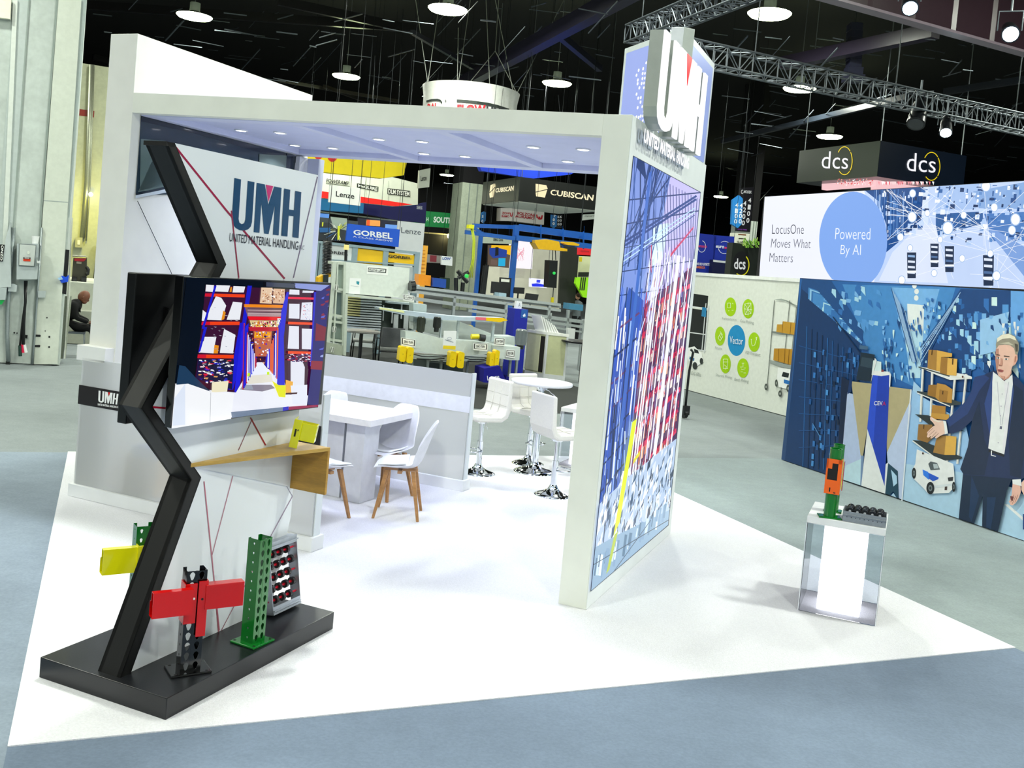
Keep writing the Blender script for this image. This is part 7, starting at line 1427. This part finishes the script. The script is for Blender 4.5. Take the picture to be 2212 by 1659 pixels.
for i, (pts, c_, e_) in enumerate(((((280, 655), (282, 900), (250, 1130), (225, 1380)), '1c3c34', (228, 1500)), (((290, 655), (288, 900), (262, 1130), (255, 1370)), 'e0204c', (262, 1460)), (((300, 655), (284, 900), (272, 1130), (268, 1370)), 'e8ecec', (290, 1460)))):
    b = M(MI, '101214', 'satin'); b.tube([at(*zl_(p)[0], 'Y', CYd-.2-.01*i) for p in pts], .018, n=6); b.build('cable', t)
    b = M(MI, c_, 'satin'); b.cyl(at(*zl_(pts[-1])[0], 'Y', CYd-.2), at(*zl_(e_)[0], 'Y', CYd-.2), .03, n=8); b.build('plug', t)
p = at(*zl_((392, 243))[0], 'Y', CYd-.2); b = M(MI, 'f6f8f8', 'satin'); b.lathe([(.045, 0), (.06, .13)], c=tuple(p), n=16); tag(b.build('paper_cup'), 'white paper cup standing on top of the switch box', 'cup')
b = M(MI, '1450e0', 'satin'); b.ext('Y', CYd-.1, zl_((690, 600), (735, 615), (772, 590), (762, 668), (690, 680), (665, 645)), .06); b('a8d0f4').ext('Y', CYd-.12, zl_((645, 628), (690, 610), (705, 640), (665, 650)), .03); tag(b.build('blue_tape'), 'crumpled blue tape stuck on the right edge of the big column', 'tape')
b = M(MI, '8c9282', 'cloth')
for (x0, x1, c_) in ((150, 155, '9aa090'), (140, 150, '6c7266')): b.col = c_; b.ext('Y', CYd+.35, [(x0, 640), (x1, 640), (x1-14, 775), (x0-12, 775)], .1)
b('e4e6dc').ext('Y', CYd+.34, [(154.5, 470), (157.5, 470), (146, 640), (141, 775), (138, 775), (151, 640)], .03); tag(b.build('cloth_bundle'), 'grey hanging cloth strips along the back edge of the big column', 'cloth')
# column behind, lit yellow
Y2 = 22
l_, r2 = hl(at(159, 560, 'Y', Y2)).x, hl(at(203, 560, 'Y', Y2)).x; zt2 = hl(at(200, 140, 'Y', Y2)).z
t = thing('rear_column', 'second concrete column behind, washed yellow by a low lamp', 'column', MH_, ((l_+r2)/2, Y2, 0))
b = M(MH_, 'bfc3a8', 'concrete'); b.box(l_-.4, Y2, .003, r2+.05, Y2+1.2, zt2); b('8c2418', 'satin').box(l_-.1, Y2-.01, hl(at(190, 252, 'Y', Y2)).z, l_+.24, Y2, hl(at(190, 238, 'Y', Y2)).z); b.build('shaft', t)
b = M(MI, '9ca08c', 'steel'); b.tube([at(x, y, 'Y', Y2-.1) for x, y in ((198, 140), (188, 400), (178, 515))], .06, n=8); b.tube([at(x, y, 'Y', Y2-.1) for x, y in ((203, 140), (194, 400), (186, 520))], .02, n=6); b.build('conduit', t)
b = M(MI, 'a8a888', 'satin'); b.ext('Y', Y2-.25, zl_((845, 170), (925, 172), (920, 285), (840, 280)), .2); b('e4e4d0').ext('Y', Y2-.27, zl_((868, 200), (898, 202), (895, 252), (866, 250)), .02); b.build('switch_box', t)
l_ = bpy.data.lights.new('column_lamp_light', 'POINT'); l_.energy = 60; l_.color = (1, .86, .05); l_.shadow_soft_size = .1
o = bpy.data.objects.new('column_lamp_light', l_); COL.objects.link(o); o.location = at(188, 455, 'Y', Y2-1.3)
b = M(MI, 'f4f4e8', 'lamp'); b.ball(tuple(at(196, 420, 'Y', Y2-.3)), .05); tag(b.build('wall_lamp'), 'tiny bright lamp on the yellow-lit rear column', 'lamp')
t = thingw('floor_scrubber', 'dark brown floor scrubber with a red collar standing on the pale ledge', 'cleaning machine', base('Y', 18, zl_((815, 400), (965, 660))))
b = M(MI, '3c3a30', 'satin'); b.ext('Y', 18, zl_((822, 400), (970, 400), (965, 660), (800, 655)), .5); b('a01828').ext('Y', 17.98, zl_((832, 405), (968, 408), (940, 440), (835, 435)), .03); b('8c8478').ext('Y', 17.98, zl_((858, 440), (915, 445), (912, 468), (856, 462)), .03); b.build('body', t)
b = M(MI, '16181a', 'satin'); b.tube([at(*zl_(p)[0], 'Y', 18) for p in ((968, 500), (990, 530), (985, 580), (960, 590))], .035, n=6); b.build('hose', t)
b = M(MI, 'a8a898', 'steel'); b.tube([at(*zl_(p)[0], 'Y', 18) for p in ((812, 378), (965, 386))], .02, n=6); b.build('handle', t)
b = M(MI, '15171a', 'satin')
for x in (830, 940): b.cyl(at(x/5.185, 480+655/5.185, 'Y', 17.95)-HX*.05, at(x/5.185, 480+655/5.185, 'Y', 17.95)+HX*.05, .09, n=12)
b.build('wheel', t)
q = hl(at(*zl_((900, 672))[0], 'Y', 17.6)); b = M(MH_, 'c3c7ba', 'concrete'); b.box(q.x-2.2, 17.4, .003, q.x+1.2, 20, q.z); b('a8aa9c').box(q.x-2.3, 16.9, .003, q.x+1.3, 17.4, q.z*.55); tag(b.build('loading_ledge'), 'pale concrete ledge in front of the yellow-lit rear column', 'ledge')
b = M(MI, '3c4440', 'matte'); b.ext('Y', 21.5, [(213, 500), (222, 500), (196, 745), (184, 745)], .2); b('c8ccc4').ext('Y', 21.4, [(206, 575), (214, 577), (213, 602), (204, 600)], .1); b.build('crate_stack'); tag(bpy.data.objects['crate_stack'], 'dark narrow stack of cases squeezed beside the booth wall', 'cases')
# seated person in a black jacket (skin modifier figure)
pw = zpt(166, 768, 0); qh = hl(pw)
t = thing('chair', 'plain metal-legged chair under the seated person behind the big column', 'chair', MH_, (qh.x-.12, qh.y, 0), 0); L_ = WM[t]
b = M(L_, '8c9498', 'steel')
for sx in (-.22, .22):
    for sy in (-.2, .2): b.tube([(sx, sy, .43), (sx*1.08, sy*1.08, .003)], .012, n=6)
b.tube([(-.22, -.2, .43), (.22, -.2, .43)], .012, n=6); b.build('leg_frame', t)
b = M(L_, '4c545c', 'satin'); b.box(-.24, -.22, .43, .24, .22, .455); b.build('seat', t, bevel=.006)
b = M(L_, '4c545c', 'satin'); b.box(-.27, -.2, .55, -.24, .2, .85); b.build('backrest', t, bevel=.006)
def skin(name, chain, parent, col, kind='skin', sub=2):
    me = bpy.data.meshes.new(name); bm = bmesh.new(); ly = bm.verts.layers.skin.verify(); vs = []
    for i, c in enumerate(chain):
        v = bm.verts.new(c[1:4]); v[ly].radius = (c[4], c[5]); v[ly].use_root = (i == 0); vs.append(v)
    for i, c in enumerate(chain):
        if c[0] >= 0: bm.edges.new((vs[c[0]], vs[i]))
    bm.to_mesh(me); bm.free()
    o = bpy.data.objects.new(name, me); COL.objects.link(o); o.parent = parent; WM[o] = WM[parent]
    md = o.modifiers.new('skin', 'SKIN'); md.use_smooth_shade = True
    md2 = o.modifiers.new('sub', 'SUBSURF'); md2.levels = sub; md2.render_levels = sub
    mt2 = bpy.data.materials.new(name+'_surface'); mt2.use_nodes = True; nb = mt2.node_tree.nodes['Principled BSDF']; nb.inputs['Roughness'].default_value = .75; nb.inputs['Specular IOR Level'].default_value = .25
    nz = mt2.node_tree.nodes.new('ShaderNodeTexNoise'); nz.inputs['Scale'].default_value = 14; cr = mt2.node_tree.nodes.new('ShaderNodeMix'); cr.data_type = 'RGBA'
    k2 = lin(col); cr.inputs[6].default_value = k2; cr.inputs[7].default_value = (k2[0]*1.4, k2[1]*1.4, k2[2]*1.4, 1); mt2.node_tree.links.new(nz.outputs['Fac'], cr.inputs[0]); mt2.node_tree.links.new(cr.outputs[2], nb.inputs['Base Color'])
    me.materials.append(mt2); return o
t = thing('person', 'seated bald person in a black jacket, head bowed, half hidden by the big column', 'person', MH_, (qh.x-.12, qh.y, 0), 0)
# faces local +x; sits on the chair, forearms on the thighs
skin('body', [(-1, -.10, 0, .53, .14, .15), (0, -.06, 0, .68, .13, .16), (1, .0, 0, .84, .14, .17), (2, .07, 0, .96, .10, .13), (3, .12, 0, 1.02, .055, .055),
              (0, .06, .10, .53, .085, .085), (5, .34, .12, .53, .07, .07), (6, .40, .12, .30, .05, .05), (7, .40, .12, .09, .04, .04), (8, .50, .12, .045, .035, .045),
              (0, .06, -.10, .53, .085, .085), (10, .34, -.12, .53, .07, .07), (11, .40, -.12, .30, .05, .05), (12, .40, -.12, .09, .04, .04), (13, .50, -.12, .045, .035, .045),
              (3, .03, .20, .93, .07, .07), (15, .06, .25, .72, .052, .052), (16, .28, .14, .64, .04, .04), (3, .03, -.20, .93, .07, .07), (18, .06, -.25, .72, .052, .052), (19, .28, -.14, .64, .04, .04)], t, '050607')
L_ = WM[t]
b = M(L_, '7a4a34', 'skin'); hm = L_ @ Matrix.Translation((.17, 0, 1.10)) @ Matrix.Rotation(.55, 4, 'Y')
b.ball((0, 0, 0), .100, .078, .118, 20, 14, fr=hm); b.ball((.045, 0, -.065), .062, .058, .055, 16, 10, fr=hm); b.ball((.102, 0, -.02), .016, .012, .022, 10, 8, fr=hm)
for s_ in (-1, 1): b.ball((-.005, s_*.079, -.015), .018, .010, .028, 10, 8, fr=hm); b('3a2018').ball((.088, s_*.03, .012), .010, .014, .006, 8, 6, fr=hm); b('7a4a34')
b('4c2420').ball((.092, 0, -.07), .012, .024, .006, 8, 6, fr=hm); b.build('head', t)
b = M(L_, '6a3e2c', 'skin')
for s_ in (-1, 1):
    b.ball((.32, s_*.11, .625), .045, .04, .022, 12, 8)
    for f_ in range(4): b.tube([(.345, s_*(.085+.017*f_), .63), (.375, s_*(.083+.018*f_), .628), (.395, s_*(.083+.018*f_), .612)], .0085, n=6)
    b.tube([(.31, s_*.075, .625), (.335, s_*.058, .62), (.355, s_*.052, .612)], .009, n=6)
b.build('hands', t)
b = M(L_, '202226', 'cloth'); b.tube([(.06+.05*math.cos(a_), .065*math.sin(a_), 1.0+.02*math.cos(a_)) for a_ in [k*math.pi/8 for k in range(16)]], .028, n=8, closed=True); b.build('collar', t)
# distant visitor by the lime stand
p = zpt(1240, 738, 0); q = hl(p)
t = thing('person', 'distant standing person in a grey shirt and black trousers by the lime stand', 'person', MH_, (q.x, q.y, 0), 1.9)
skin('body', [(-1, 0, 0, .95, .12, .15), (0, 0, 0, 1.15, .10, .14), (1, .0, 0, 1.35, .11, .17), (2, 0, 0, 1.48, .055, .055), (0, 0, .09, .88, .085, .085), (4, 0, .10, .48, .06, .06), (5, -.02, .10, .09, .042, .042), (6, .1, .1, .045, .035, .045),
              (0, 0, -.09, .88, .085, .085), (8, 0, -.10, .48, .06, .06), (9, -.02, -.10, .09, .042, .042), (10, .1, -.1, .045, .035, .045),
              (2, 0, .20, 1.38, .06, .06), (12, .02, .24, 1.12, .045, .045), (13, .18, .2, 1.0, .033, .033), (2, 0, -.20, 1.38, .06, .06), (15, .02, -.24, 1.12, .045, .045), (16, .18, -.2, 1.0, .033, .033)], t, '6c7478')
L_ = WM[t]; b = M(L_, 'c89878', 'skin'); b.ball((.02, 0, 1.62), .095, .078, .12, 16, 10); b.build('head', t)
b = M(L_, '3a2c20', 'cloth'); b.ball((-.005, 0, 1.66), .10, .086, .10, 14, 8); b.build('hair', t)
b = M(L_, '14161a', 'cloth'); b.cyl((0, .095, .06), (0, .09, .92), .07, .10, n=12); b.cyl((0, -.095, .06), (0, -.09, .92), .07, .10, n=12); b.build('trousers', t)
